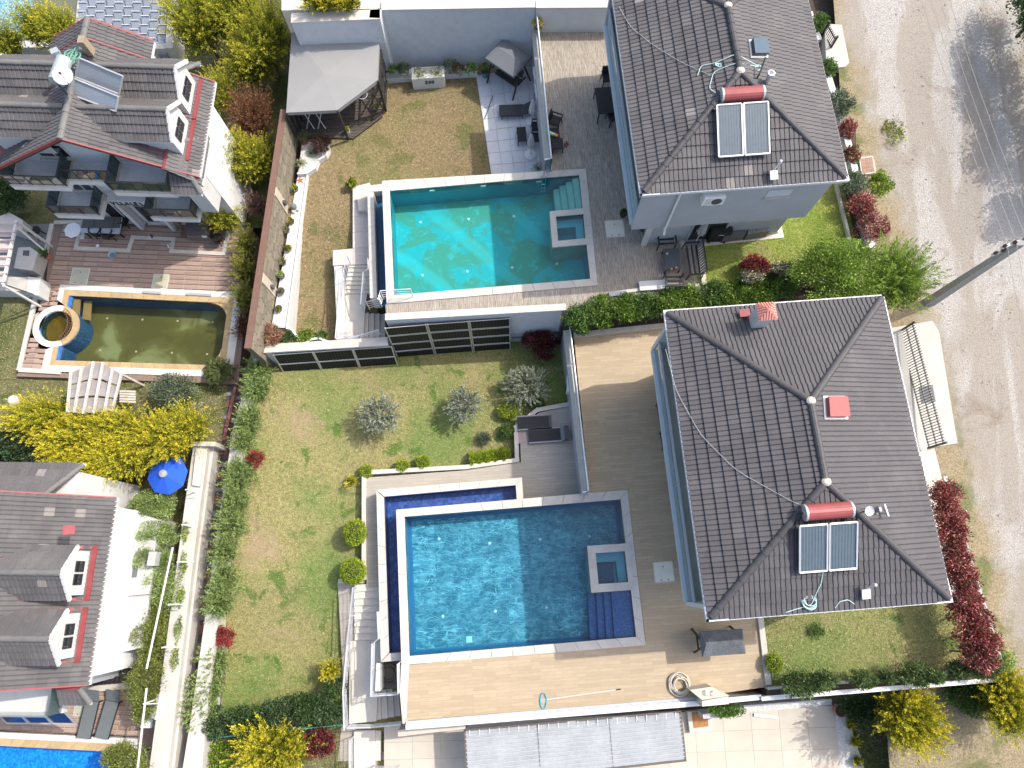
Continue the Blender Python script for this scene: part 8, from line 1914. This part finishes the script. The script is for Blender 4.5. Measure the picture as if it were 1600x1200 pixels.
# chairs under the balcony of the lower house, partly showing
c2 = thing('metal_bench', 'black metal grid chairs peeking out under the balcony, upper one', 'bench', (0, 0, 0))
mb = MB()
for k in range(9): mb.beam((-.3, -.9+k*.22, .42), (.3, -.9+k*.22, .42), .03, .03)
for s in (-.3, .3): mb.beam((s, -.95, .42), (s, .95, .42), .04, .04)
link('seat_grid', mb.mesh('seat_grid', BLACKM), c2); mb = MB()
for sx in (-.28, .28):
    for sy in (-.85, .85): mb.beam((sx, sy, 0), (sx, sy, .42), .04, .04)
link('leg_frame', mb.mesh('leg_frame', BLACKM), c2)
for x, y, s, l in ((1037, 655, .75, 'black metal grid bench peeking out under the lower balcony, north one'), (1041, 690, .45, 'small black metal frame peeking out under the lower balcony'), (1054, 768, .5, 'black metal frame under the lower balcony, south one')):
    o = c2 if l.endswith('north one') else dup(c2, (0, 0, 0), 0, l); o.location = at(x, y, 0); o.rotation_euler = (0, 0, R(6)); o.scale = (1, s, 1); o['label'] = l

# ================================================================== ROADSIDE
def pole():
    b = at(1445, 477, .3); t = b + Vector((0, 0, 0)); h = 6.6; r = thing('utility_pole', 'grey tapered concrete utility pole leaning over the gravel road', 'utility pole', b)
    mb = MB(); w0, w1 = .24, .15
    top = at(1583, 380, .3+h); ax = Vector((b.x, b.y, .3+h)); 
    vs = [(-w0, -w0*.7, -.3), (w0, -w0*.7, -.3), (w0, w0*.7, -.3), (-w0, w0*.7, -.3), (-w1, -w1*.7, h), (w1, -w1*.7, h), (w1, w1*.7, h), (-w1, w1*.7, h)]
    mb.add(vs, [(3, 2, 1, 0), (4, 5, 6, 7), (0, 1, 5, 4), (1, 2, 6, 5), (2, 3, 7, 6), (3, 0, 4, 7)]); link('shaft', mb.mesh('shaft', mat('pole_concrete', (.30, .30, .29), .9, .12, 3)), r)
    for k, (z, l) in enumerate(((h-.12, .75), (h-.85, .6))):
        link('crossarm', MB().box((0, .1, z), (l*2, .10, .12), R(20)).mesh('crossarm', mat('arm_grey', (.62, .61, .58), .6, .1)), r)
        for s in (-1, -.35, .35, 1): link('insulator', MB().lathe((s*l*.9*math.cos(R(20)), .1+s*l*.9*math.sin(R(20)), z+.06), [(.05, 0), (.08, .04), (.05, .09), (.07, .13), (.03, .2)], 8).mesh('insulator', mat('brown_insulator', (.12, .05, .035), .35)), r)
    return b, h
pb_, ph_ = pole()
for k, s, wl in ((0, -.65, 'nearest the houses'), (1, -.22, 'second from the houses'), (2, .22, 'third from the houses'), (3, .65, 'farthest from the houses')):
    a = pb_ + Vector((s*.95*math.cos(R(20)), .1+s*.3, ph_+.05)); mb = MB()
    n1 = a + Vector((-3.2, 26, 1.0)); n2 = a + Vector((2.2, -24, -1.0))
    for e in (n1, n2): mb.tube([a.lerp(e, t) - Vector((0, 0, 1.4*t*(1-t)*4*.5)) for t in np.linspace(0, 1, 12)], .009, 5)
    tag(obj('power_line', mb, mat('wire', (.40, .39, .38), .5)), 'pale overhead wire along the gravel road, %s' % wl, 'wire', 'overhead wires along the road')
def gate(label, px0, px1, z, h, n, name='gate'):
    a, b = at(*px0, z), at(*px1, z); r = thing(name, label, 'gate', a); d = (b-a).normalized(); up = Vector((0, 0, 1))
    for hh in (.1, h-.15, h*.5): obj('rail', MB().beam(a+up*hh, b+up*hh, .05, .05), BLACKM, r)
    for k in range(n): q = a.lerp(b, k/(n-1)); obj('bar', MB().beam(q+up*.02, q+up*h, .028, .028), BLACKM, r)
    for q in (a, b): obj('post', MB().beam(q, q+up*(h+.1), .08, .08), BLACKM, r)
gate('long black barred sliding gate beside the lower roof', (1404, 519), (1450, 700), .25, 1.35, 46)
gate('small black barred gate in the upper road wall', (1278, 66), (1290, 88), ZA-.1, 1.3, 9)
struct('concrete_pad', MB().prism(ats([(1380, 516), (1452, 504), (1464, 520), (1505, 690), (1408, 706)], .4), lambda x, y: zroad(x, y)+.07, -2), CONCW)
struct('concrete_pad', MB().prism(ats([(1288, 36), (1316, 38), (1331, 92), (1325, 98), (1296, 100)], 2.4), lambda x, y: zroad(x, y)+.07, -1), CONCW)
mb = MB().prism(ats([(1438, 604), (1459, 600), (1466, 626), (1444, 629)], .4), lambda x, y: zroad(x, y)+.085, .1); tag(obj('manhole_cover', mb, mat('dark_cover', (.10, .11, .125), .6, .15)), 'dark square manhole plate in the concrete by the barred gate', 'manhole')
bh = thing('brick_hatch', 'square brick paved manhole with a pale rim on the road verge', 'manhole', at(1357, 258, 1.6)); zb_ = zroad(*at(1357, 258, 1.5)[:2])+.12
obj('rim', MB().prism(ats([(1342, 246), (1364, 243), (1370, 270), (1346, 273)], zb_), zb_, zb_-.5), CONCW, bh)
for i in range(3):
    for j in range(4):
        q = [(1344.5+i*6.3+j*.9, 248+j*5.8-i*.9), (1350+i*6.3+j*.9, 247.2+j*5.8-i*.9), (1351+i*6.3+j*.9, 252.4+j*5.8-i*.9), (1345.4+i*6.3+j*.9, 253.2+j*5.8-i*.9)]; obj('brick', MB().prism(ats(q, zb_), zb_+.012, zb_-.05), mat('brown_brick', (.34, .20, .14), .9, .15, per=.25), bh)
wall('road_wall', 'white wall along the gravel road in front of the upper house', [(1292, 100), (1322, 195), (1345, 285), (1368, 395)], ZA-1.5, ZA+.45, .24, WHITE, .03, WHITEP, side=-1); wall('road_wall', 'short white wall and pier north of the small barred gate', [(1268, 18), (1283, 62)], ZA-1, ZA+.6, .3, WHITE, .03, WHITEP, side=-1)
wall('kerb_wall', 'narrow grey kerb wall between green lawn and road bushes', [(1305, 282), (1333, 398)], ZA-.5, ZA+.25, .10, CONCW, side=1)
mb = MB().prism(ats([(1436, 706), (1460, 700), (1472, 748), (1448, 760)], 1.0), 1.0, -.3); tag(obj('concrete_box', mb, CONC), 'grey concrete box wall between the gate and the red hedge', 'wall')
wall('kerb_wall', 'low concrete kerb between the red hedge and the road', [(1474, 745), (1560, 1030)], -1.5, .22, .18, CONCW, side=1)

# ================================================================== BOTTOM LOT
DRV = mat('cream_flagstone', (.53, .48, .40), .8, .08, 1.6, .1, per=.10, dirt=(.50, .43, .34))
flags('driveway', [(600, 1240), (1318, 1240), (1303, 1102), (600, 1135)], ZF, 16, 4, DRV, 0.01, base=CONC)
def shade():
    z = -1.0; r = thing('canopy', 'long grey fabric sun canopy in a dark frame below the parapet', 'canopy', at(900, 1160, ZF)); P = ats([(726, 1141), (1063, 1112), (1071, 1188), (731, 1225)], z)
    nu = 3; nv = 1
    for i in range(nu):
        A, B, C_, D_ = P[0].lerp(P[1], i/nu+.002), P[0].lerp(P[1], (i+1)/nu-.002), P[3].lerp(P[2], (i+1)/nu-.002), P[3].lerp(P[2], i/nu+.002)
        mb = MB().grid(D_, C_, B, A, 8, 6, zf=lambda x, y: z + .03*math.sin(x*3.1)*math.cos(y*2.2)); obj('fabric_panel', mb, mat('canopy_fabric', (.36, .385, .41), .85, .20, 2.5, .3, fine=12), r)
    f = MB()
    for a, b in ((P[0], P[1]), (P[1], P[2]), (P[2], P[3]), (P[3], P[0])): f.beam(a-Vector((0, 0, .03)), b-Vector((0, 0, .03)), .09, .09)
    obj('frame', f, mat('bronze_frame', (.12, .10, .09), .5), r)
    for p in P: obj('post', MB().beam(p, Vector((p.x, p.y, ZF)), .09, .09), mat('bronze_frame', (.12, .10, .09)), r)
    n = 22
    for k in range(n): a = P[0].lerp(P[1], (k+.5)/n); obj('clip', MB().box(a+Vector((0, -.12, .03)), (.03, .22, .02)), PVC, r)
    for k in range(1, 12): obj('batten', MB().beam(P[0].lerp(P[3], k/12)+Vector((0, 0, .028)), P[1].lerp(P[2], k/12)+Vector((0, 0, .028)), .03, .03), mat('pale_rib', (.43, .45, .47), .8), r)
shade()
wall('parapet_step', 'beige plinth wall under the white parapet left of the canopy', [(622, 1151), (727, 1139)], ZF-.5, -.9, .25, mat('sandstone_block', (.56, .50, .41)), side=1)
rt = thing('ash_pit', 'pale framed rusty tray at the canopy corner', 'tray', at(1092, 1132, ZF)); z = ZF+.25
obj('rim', MB().prism(ats([(1074, 1112), (1110, 1110), (1112, 1142), (1078, 1145)], z), z-.01, z-.35), STONE, rt); obj('tray', MB().prism(ats([(1081, 1113), (1105, 1112), (1107, 1135), (1084, 1138)], z), z+.005, z-.05), mat('rust', (.42, .20, .07), .9, .3, 5), rt)
tb = thing('planter', 'white planter box of bright green creeper under the parapet', 'planter', at(1130, 1115, ZF)); obj('box', MB().prism(ats([(1098, 1116), (1140, 1112), (1142, 1120), (1099, 1123)], ZF+1.2), ZF+1.2, ZF), WHITE, tb)
plant('creeper', 'bright green creeper spilling over the white planter', 'plant', 1132, 1109, ZF+1.0, .35, 'bush', (.75, .28, .25), 1700, [(.14, .26, .04), (.20, .33, .06)], None, False, leaf=.09)
slab('gravel_strip', [(1140, 1104), (1300, 1092), (1300, 1101), (1142, 1116)], ZF+.02, -4, PEBW); tag(obj('white_board', MB().beam(at(1178, 1117, ZF+.05), at(1216, 1121, ZF+.05), .14, .06), WHITEP), 'white board lying beside the white gravel', 'board')
def globe(label, px, py, z, h=1.4, rad=.2):
    p = at(px, py, z+h); r = thing('globe_lamp', label, 'garden lamp', (p.x, p.y, z)); link('post', MB().tube([(0, 0, 0), (0, 0, h-rad)], .04, 8).mesh('post', DGREY), r); link('globe', MB().ball((0, 0, h), rad, 16, 10).mesh('globe', mat('opal_globe', (.66, .64, .62), .35, .03), ), r); return r
globe('white globe garden lamp beside the golden conifer, bottom right', 1462, 1127, ZF, 1.5, .27); globe('white globe garden lamp at the left edge above the golden conifers', 22, 626, -2.75, 1.7, .27)
wall('grey_wall', 'grey sloping retaining wall at the bottom right corner', [(1532, 1130), (1570, 1215)], ZF-1, ZF+.9, 1.05, mat('grey_render2', (.36, .37, .38), .8, .12), side=1); wall('white_kerb', 'white rounded kerb wall at the bottom right corner', [(1580, 1140), (1608, 1215)], ZF-1, ZF+1.3, .45, WHITE, side=1); mb = MB().prism(ats([(1521, 1182), (1541, 1182), (1546, 1210), (1522, 1210)], ZF+.8), ZF+.8, ZF-.5); tag(obj('concrete_block', mb, CONCW), 'pale concrete block at the bottom edge by the grey wall', 'block')

# ================================================================== VILLA D DECK AND PATIO
def stone_strip():
    z = ZD+.06; pts = [(85, 348), (128, 347), (119, 388), (201, 392), (208, 371), (272, 374), (268, 393), (350, 397), (357, 362)]; mb = MB(); P = ats(pts, z); r = thing('stone_strip', 'cream stone strip zigzagging across the villa deck', 'kerb', P[0])
    for i in range(1, len(P)-1): d = (P[i+1]-P[i]).normalized(); obj('strip_piece', MB().beam(P[i]-d*.10+Vector((0, 0, .0015*i)), P[i+1]+d*.10+Vector((0, 0, .0015*i)), .2, .1), STONE, r)
    obj('strip_piece', MB().beam(P[0], P[1], .2, .11), STONE, r); A, B = ats([(82, 350), (30, 579)], ZD+.04); obj('strip_piece', MB().beam(A, B, .22, .12), STONE, r); A, B = ats([(30, 578), (95, 582)], ZD+.04); obj('strip_piece', MB().beam(A, B, .22, .118), STONE, r)
stone_strip()
def covered_table():
    p = at(160, 352, ZD+.7); r = thing('covered_table', 'long table under a grey cover on the villa deck', 'table', (p.x, p.y, ZD)); obj('tabletop', MB().box((p.x-.05, p.y, ZD+.72), (2.1, .95, .05), R(-2)), mat('pale_top', (.45, .49, .52), .6), r); c = MB()
    for k, (x, w) in enumerate(((-.72, .62), (.12, 1.0), (.80, .32))): c.box((p.x+x, p.y+.12, ZD+.77), (w, .62, .045), R(-2))
    obj('cover', c, mat('grey_cover', (.115, .115, .11), .9, .15), r)
    for a in (-.9, .85):
        for b in (-.38, .38): obj('leg', MB().beam((p.x+a, p.y+b, ZD), (p.x+a, p.y+b, ZD+.7), .06, .06), BLACKM, r)
covered_table()
WICK = mat('dark_wicker', (.018, .017, .017), .7, .3, 6, .4, fine=50, local=True)
def wchair():
    r = thing('wicker_chair', 'dark wicker chair', 'chair'); o = lambda n, mb: link(n, mb.mesh(n, WICK), r)
    o('seat', MB().lathe((0, 0, .40), [(.26, 0), (.27, .04), (.05, .05)], 12)); pts = [Vector((.30*math.cos(a), .30*math.sin(a), .78)) for a in np.linspace(-.35, math.pi+.35, 12)]; o('back_rim', MB().tube(pts, .03, 6)); b = MB()
    for q in pts[1:-1]: b.beam((q.x*.9, q.y*.9, .42), q, .10, .02)
    o('backrest', b)
    for a in (.7, 2.4, 3.9, 5.5): o('leg', MB().beam((.2*math.cos(a), .2*math.sin(a), .4), (.3*math.cos(a), .3*math.sin(a), 0), .04, .04))
    return r
wc = wchair()
for x, y, rz, l in ((160, 369, 180, 'dark wicker chair in front of the covered table, left one'), (178, 371, 175, 'dark wicker chair in front of the covered table, right one'), (199, 352, -90, 'dark wicker chair at the east end of the covered table'), (197, 343, -60, 'dark wicker chair behind the east end of the covered table'), (345, 378, 150, 'dark chair in the corner below the golden cypress'), (63, 366, 140, 'dark chair on the grey patio, upper one'), (53, 416, 40, 'dark chair on the grey patio, lower one by the stone counter')): place(wc, x, y, ZD, R(rz), l)
def rt_(label, px, py, z, rad, m, h=.7):
    p = at(px, py, z+h); r = thing('round_table', label, 'table', (p.x, p.y, z)); link('tabletop', MB().lathe((0, 0, h), [(rad*.98, 0), (rad, .02), (rad*.97, .05), (.03, .055)], 8 if rad > .4 else 16).mesh('tabletop', m), r); link('pedestal', MB().lathe((0, 0, 0), [(.25, 0), (.25, .03), (.05, .08), (.05, h)], 10).mesh('pedestal', PVC), r)
rt_('white plastic round table at the left of the villa deck', 114, 360, ZD, .45, PVC); tub = thing('metal_tub', 'small round metal tub of water on the villa deck', 'tub', at(177, 400, ZD)); link('bowl', MB().lathe((0, 0, 0), [(.14, 0), (.21, .16), (.19, .16), (.13, .06)], 16).mesh('bowl', ALU), tub); link('water', MB().lathe((0, 0, .1), [(.165, 0), (.165, .002)], 14).mesh('water', mat('tub_water', (.10, .22, .30), .1)), tub)
tag(obj('white_ball', MB().ball(at(154, 385, ZD)+Vector((0, 0, .08)), .10, 10, 6), PVC), 'white ball on the villa deck below the wicker chairs', 'ball')
bq2 = thing('barbecue', 'covered grey barbecue between villa wall and golden cypress', 'barbecue', at(310, 360, ZD)); p = at(308, 358, ZD+.8); obj('cover', MB().box((p.x, p.y, ZD+.55), (1.15, .6, .75), R(-2)), mat('grey_brown_cover', (.10, .09, .095), .9, .15), bq2); obj('shelf', MB().box((p.x-.7, p.y-.05, ZD+.55), (.45, .5, .05), R(-2)), BROWNW, bq2)
for k in range(8): obj('front_slat', MB().box((p.x-.5+k*.14, p.y-.32, ZD+.45), (.09, .04, .5), R(-2)), mat('tan_slat', (.25, .21, .17), .8), bq2)
obj('vent', MB().box((p.x+.35, p.y-.34, ZD+.62), (.25, .04, .18), R(-2)), PVC, bq2)
tag(obj('crate', MB().box(at(280, 350, ZD)+Vector((0, 0, .3)), (.38, .38, .6), R(-2)), mat('cardboard', (.30, .22, .14), .9)), 'tan box beside the covered barbecue', 'box')
# patio at the left edge
slab('patio', [(-30, 350), (84, 350), (58, 462), (-30, 455)], ZD+.0, -4, mat('grey_patio', (.20, .215, .215), .8, .15, 4, .2, fine=18)); 
kc = thing('stone_counter', 'pale stone outdoor kitchen counter with a steel sink', 'counter', at(37, 405, ZD)); obj('body', MB().prism(ats([(30, 388), (47, 387), (58, 395), (50, 422), (23, 418)], ZD+.9), ZD+.88, ZD), mat('counter_stone', (.46, .43, .40), .7, .12), kc); obj('worktop', MB().prism(ats([(29, 387), (47.5, 386), (59, 394.5), (51, 423), (22, 419)], ZD+.92), ZD+.94, ZD+.88), mat('counter_top', (.52, .49, .46), .5, .1), kc); obj('sink', MB().prism(ats([(36, 391), (46, 391), (45, 400), (35, 399)], ZD+.95), ZD+.945, ZD+.80), mat('dark_sink', (.10, .10, .11), .3), kc)
wall('garden_wall', 'low white garden wall ending in a pier left of the villa pool', [(-40, 452), (60, 455)], ZD-1, ZD+.75, .7, WHITE, .04, STONE, side=1); mb = MB().prism(ats([(44, 432), (63, 436), (60, 462), (42, 458)], ZD+.85), ZD+.85, ZD-.5); tag(obj('pier', mb, WHITE), 'white square pier at the end of the low garden wall', 'pier')
tag(obj('stone_pier', MB().prism(ats([(15, 332), (36, 344), (34, 362), (-20, 345)], ZD+1.2), ZD+1.2, ZD-.5), CONCW), 'pale concrete steps wall at the left edge of the patio', 'wall')
pg = thing('pergola', 'white and pink pergola frame over the left edge patio', 'pergola', at(10, 400, ZD)); zz = .3
for x0, y0, x1, y1 in ((26, 345, 5, 445), (-25, 345, -35, 445)): obj('beam', MB().beam(at(x0, y0, zz), at(x1, y1, zz), .12, .12), WHITEP, pg)
for k in range(8): y = 348+k*13; obj('rafter', MB().beam(at(-40, y+1, zz+.08), at(27-k*2.6, y+1, zz+.08), .07, .09), mat('pink_rafter', (.62, .48, .44), .7), pg)
for x, y in ((26, 346), (5, 446)): p = at(x, y, zz); obj('post', MB().beam(p, Vector((p.x, p.y, ZD)), .10, .10), WHITEP, pg)
for k in range(4): obj('canvas', MB().prism(ats([(-36, 352+k*24), (21-k*5, 352+k*24), (17-k*5, 370+k*24), (-36, 370+k*24)], zz-.1), zz-.1, zz-.12), mat('faded_canvas', (.52, .47, .46), .9, .1), pg)
mb = MB(); mb.beam(at(27, 355, .2), at(68, 390, -1.4), .07, .07); mb2 = tag(obj('strut', mb, WHITEP), 'white diagonal strut reaching from the pergola to the deck edge', 'strut')
mb = MB(); mb.beam(at(8, 445, .1), at(58, 462, -1.9), .05, .05); tag(obj('strut', mb, DGREY), 'thin dark diagonal bar from the pergola to the white pier', 'strut')
# strip pergola by the pool
sp = thing('pergola', 'timber pergola with five grey fabric strips beside the villa pool', 'pergola', at(145, 610, -2.75)); z = -.5
xs = [(105, 645, 111, 580), (116, 645, 128, 574), (130, 647, 146, 565), (146, 646, 161, 566), (163, 644, 176, 576), (175, 643, 190, 583)]
FAB = mat('strip_fabric', (.30, .28, .275), .9, .10, 4)
for (x0, y0, x1, y1) in xs: obj('beam', MB().beam(at(x0, y0, z), at(x1, y1, z), .09, .12), mat('pale_timber', (.56, .52, .48), .7, .12), sp)
for i in range(5):
    a, b = xs[i], xs[i+1]
    for j in range(3):
        t0, t1 = j/3+.02, (j+1)/3-.02; L_ = lambda q, t: at(q[0]+(q[2]-q[0])*t, q[1]+(q[3]-q[1])*t, z-.03)
        A, B, C_, D_ = L_(a, t0), L_(b, t0), L_(b, t1), L_(a, t1); mb = MB().grid(A, B, C_, D_, 3, 5, zf=lambda x, y, A=A, D_=D_: z - .03 - .10*math.sin(math.pi*min(1, max(0, (y-A.y)/(D_.y-A.y+1e-6))))); obj('fabric_strip', mb, FAB, sp)
for (x, y) in ((106, 643), (174, 641), (113, 580), (188, 584)): p = at(x, y, z); obj('post', MB().beam(p, Vector((p.x, p.y, -2.8)), .10, .10), mat('pale_timber', (.56, .52, .48)), sp)
bn = thing('pallet', 'small pale timber pallet half hidden right of the strip pergola', 'pallet', at(198, 618, -2.6)); 
for k in range(5): obj('slat', MB().beam(at(187, 611+k*4, -2.1), at(212, 612+k*4, -2.1), .10, .04), mat('pale_timber', (.56, .52, .48)), bn)
# blue parasol, vine fence, brick oven
bp = thing('parasol', 'open blue parasol between golden conifers and concrete wall', 'parasol', at(262, 742, -3.5)); p = at(262, 742, -1.3); BL = mat('blue_canvas', (.012, .09, .62), .8, .06)
for k in range(8):
    a0, a1 = k*math.pi/4+.2, (k+1)*math.pi/4+.2; R_ = .95; q = [p+Vector((0, 0, .45)), p+Vector((R_*math.cos(a0), R_*math.sin(a0), 0)), p+Vector((R_*math.cos(a1), R_*math.sin(a1), 0))]; obj('canopy_panel', MB().add(q, [(0, 1, 2)]), BL, bp)
obj('hub', MB().lathe(p+Vector((0, 0, .40)), [(.18, 0), (.18, .1), (.05, .14)], 12), mat('hub_grey', (.30, .33, .36), .6), bp); obj('pole', MB().tube([Vector((p.x, p.y, -3.5)), p+Vector((0, 0, .4))], .03, 8), PVC, bp)
vf = thing('trellis_fence', 'white pipe trellis along the concrete wall at the left', 'fence', at(255, 900, -3)); z = -1.0
A, B = at(292, 740, z), at(214, 1205, z); A2, B2 = at(270, 855, z+.3), at(229, 1045, z+.3)
obj('rail', MB().tube([A2, B2], .045, 6), WHITEP, vf); obj('rail', MB().tube([at(229, 1075, z+.3), at(214, 1210, z+.3)], .045, 6), WHITEP, vf)
for (x, y) in ((290, 765), (284, 820), (277, 878), (263, 945), (253, 1012), (224, 1100)): a = at(x, y, z+.3); obj('arm', MB().tube([a, a+Vector((.75, .02, 0))], .025, 6), WHITEP, vf); obj('post', MB().tube([a, Vector((a.x, a.y, -3.6))], .035, 6), WHITEP, vf)
ov = thing('brick_oven', 'small white outdoor oven with a salmon tiled roof by the villa deck', 'oven', at(225, 1110, ZE)); zt = -2.0
P = ats([(210, 1119), (231, 1119), (234, 1096), (213, 1096)], zt); obj('body', MB().prism([P[0].lerp(P[2], .12), P[1].lerp(P[3], .12), P[2].lerp(P[0], .12), P[3].lerp(P[1], .12)], zt, ZE), WHITE, ov)
c = sum(P, Vector())/4 + Vector((0, 0, .18)); mb = MB(); mb.add([v+Vector((0, 0, .02)) for v in P]+[c], [(0, 1, 4), (1, 2, 4), (2, 3, 4), (3, 0, 4), (3, 2, 1, 0)]); cap = obj('roof', mb, SALMON, ov)
for k in range(1, 8):
    for (i, j) in ((0, 1), (1, 2)): q = P[i].lerp(P[j], k/8); t_ = q + (c-P[i].lerp(P[j], .5))*(1-abs(k/4-1)); obj('roof_tile', MB().beam(q+Vector((0, 0, .035)), t_+Vector((0, 0, .03)), .06, .03), SALMON, cap)
P = ats([(233, 1120), (262, 1125), (270, 1090), (240, 1082)], -1.9); mb = MB(); m1, m2 = P[0].lerp(P[1], .5)+Vector((0, 0, .3)), P[3].lerp(P[2], .5)+Vector((0, 0, .3)); mb.add(P+[m1, m2], [(0, 4, 5, 3), (4, 1, 2, 5), (0, 1, 4), (2, 3, 5)]); hs = thing('hutch', 'white gabled hutch roof beside the salmon roofed oven', 'hutch', P[0]); obj('roof', mb, WHITEP, hs); obj('body', MB().prism([P[0].lerp(P[2], .1), P[1].lerp(P[3], .1), P[2].lerp(P[0], .1), P[3].lerp(P[1], .1)], -1.95, ZE), WHITE, hs); obj('appliance', MB().box(at(237, 1125, -3.0), (.5, .5, .9)), PVC, hs)
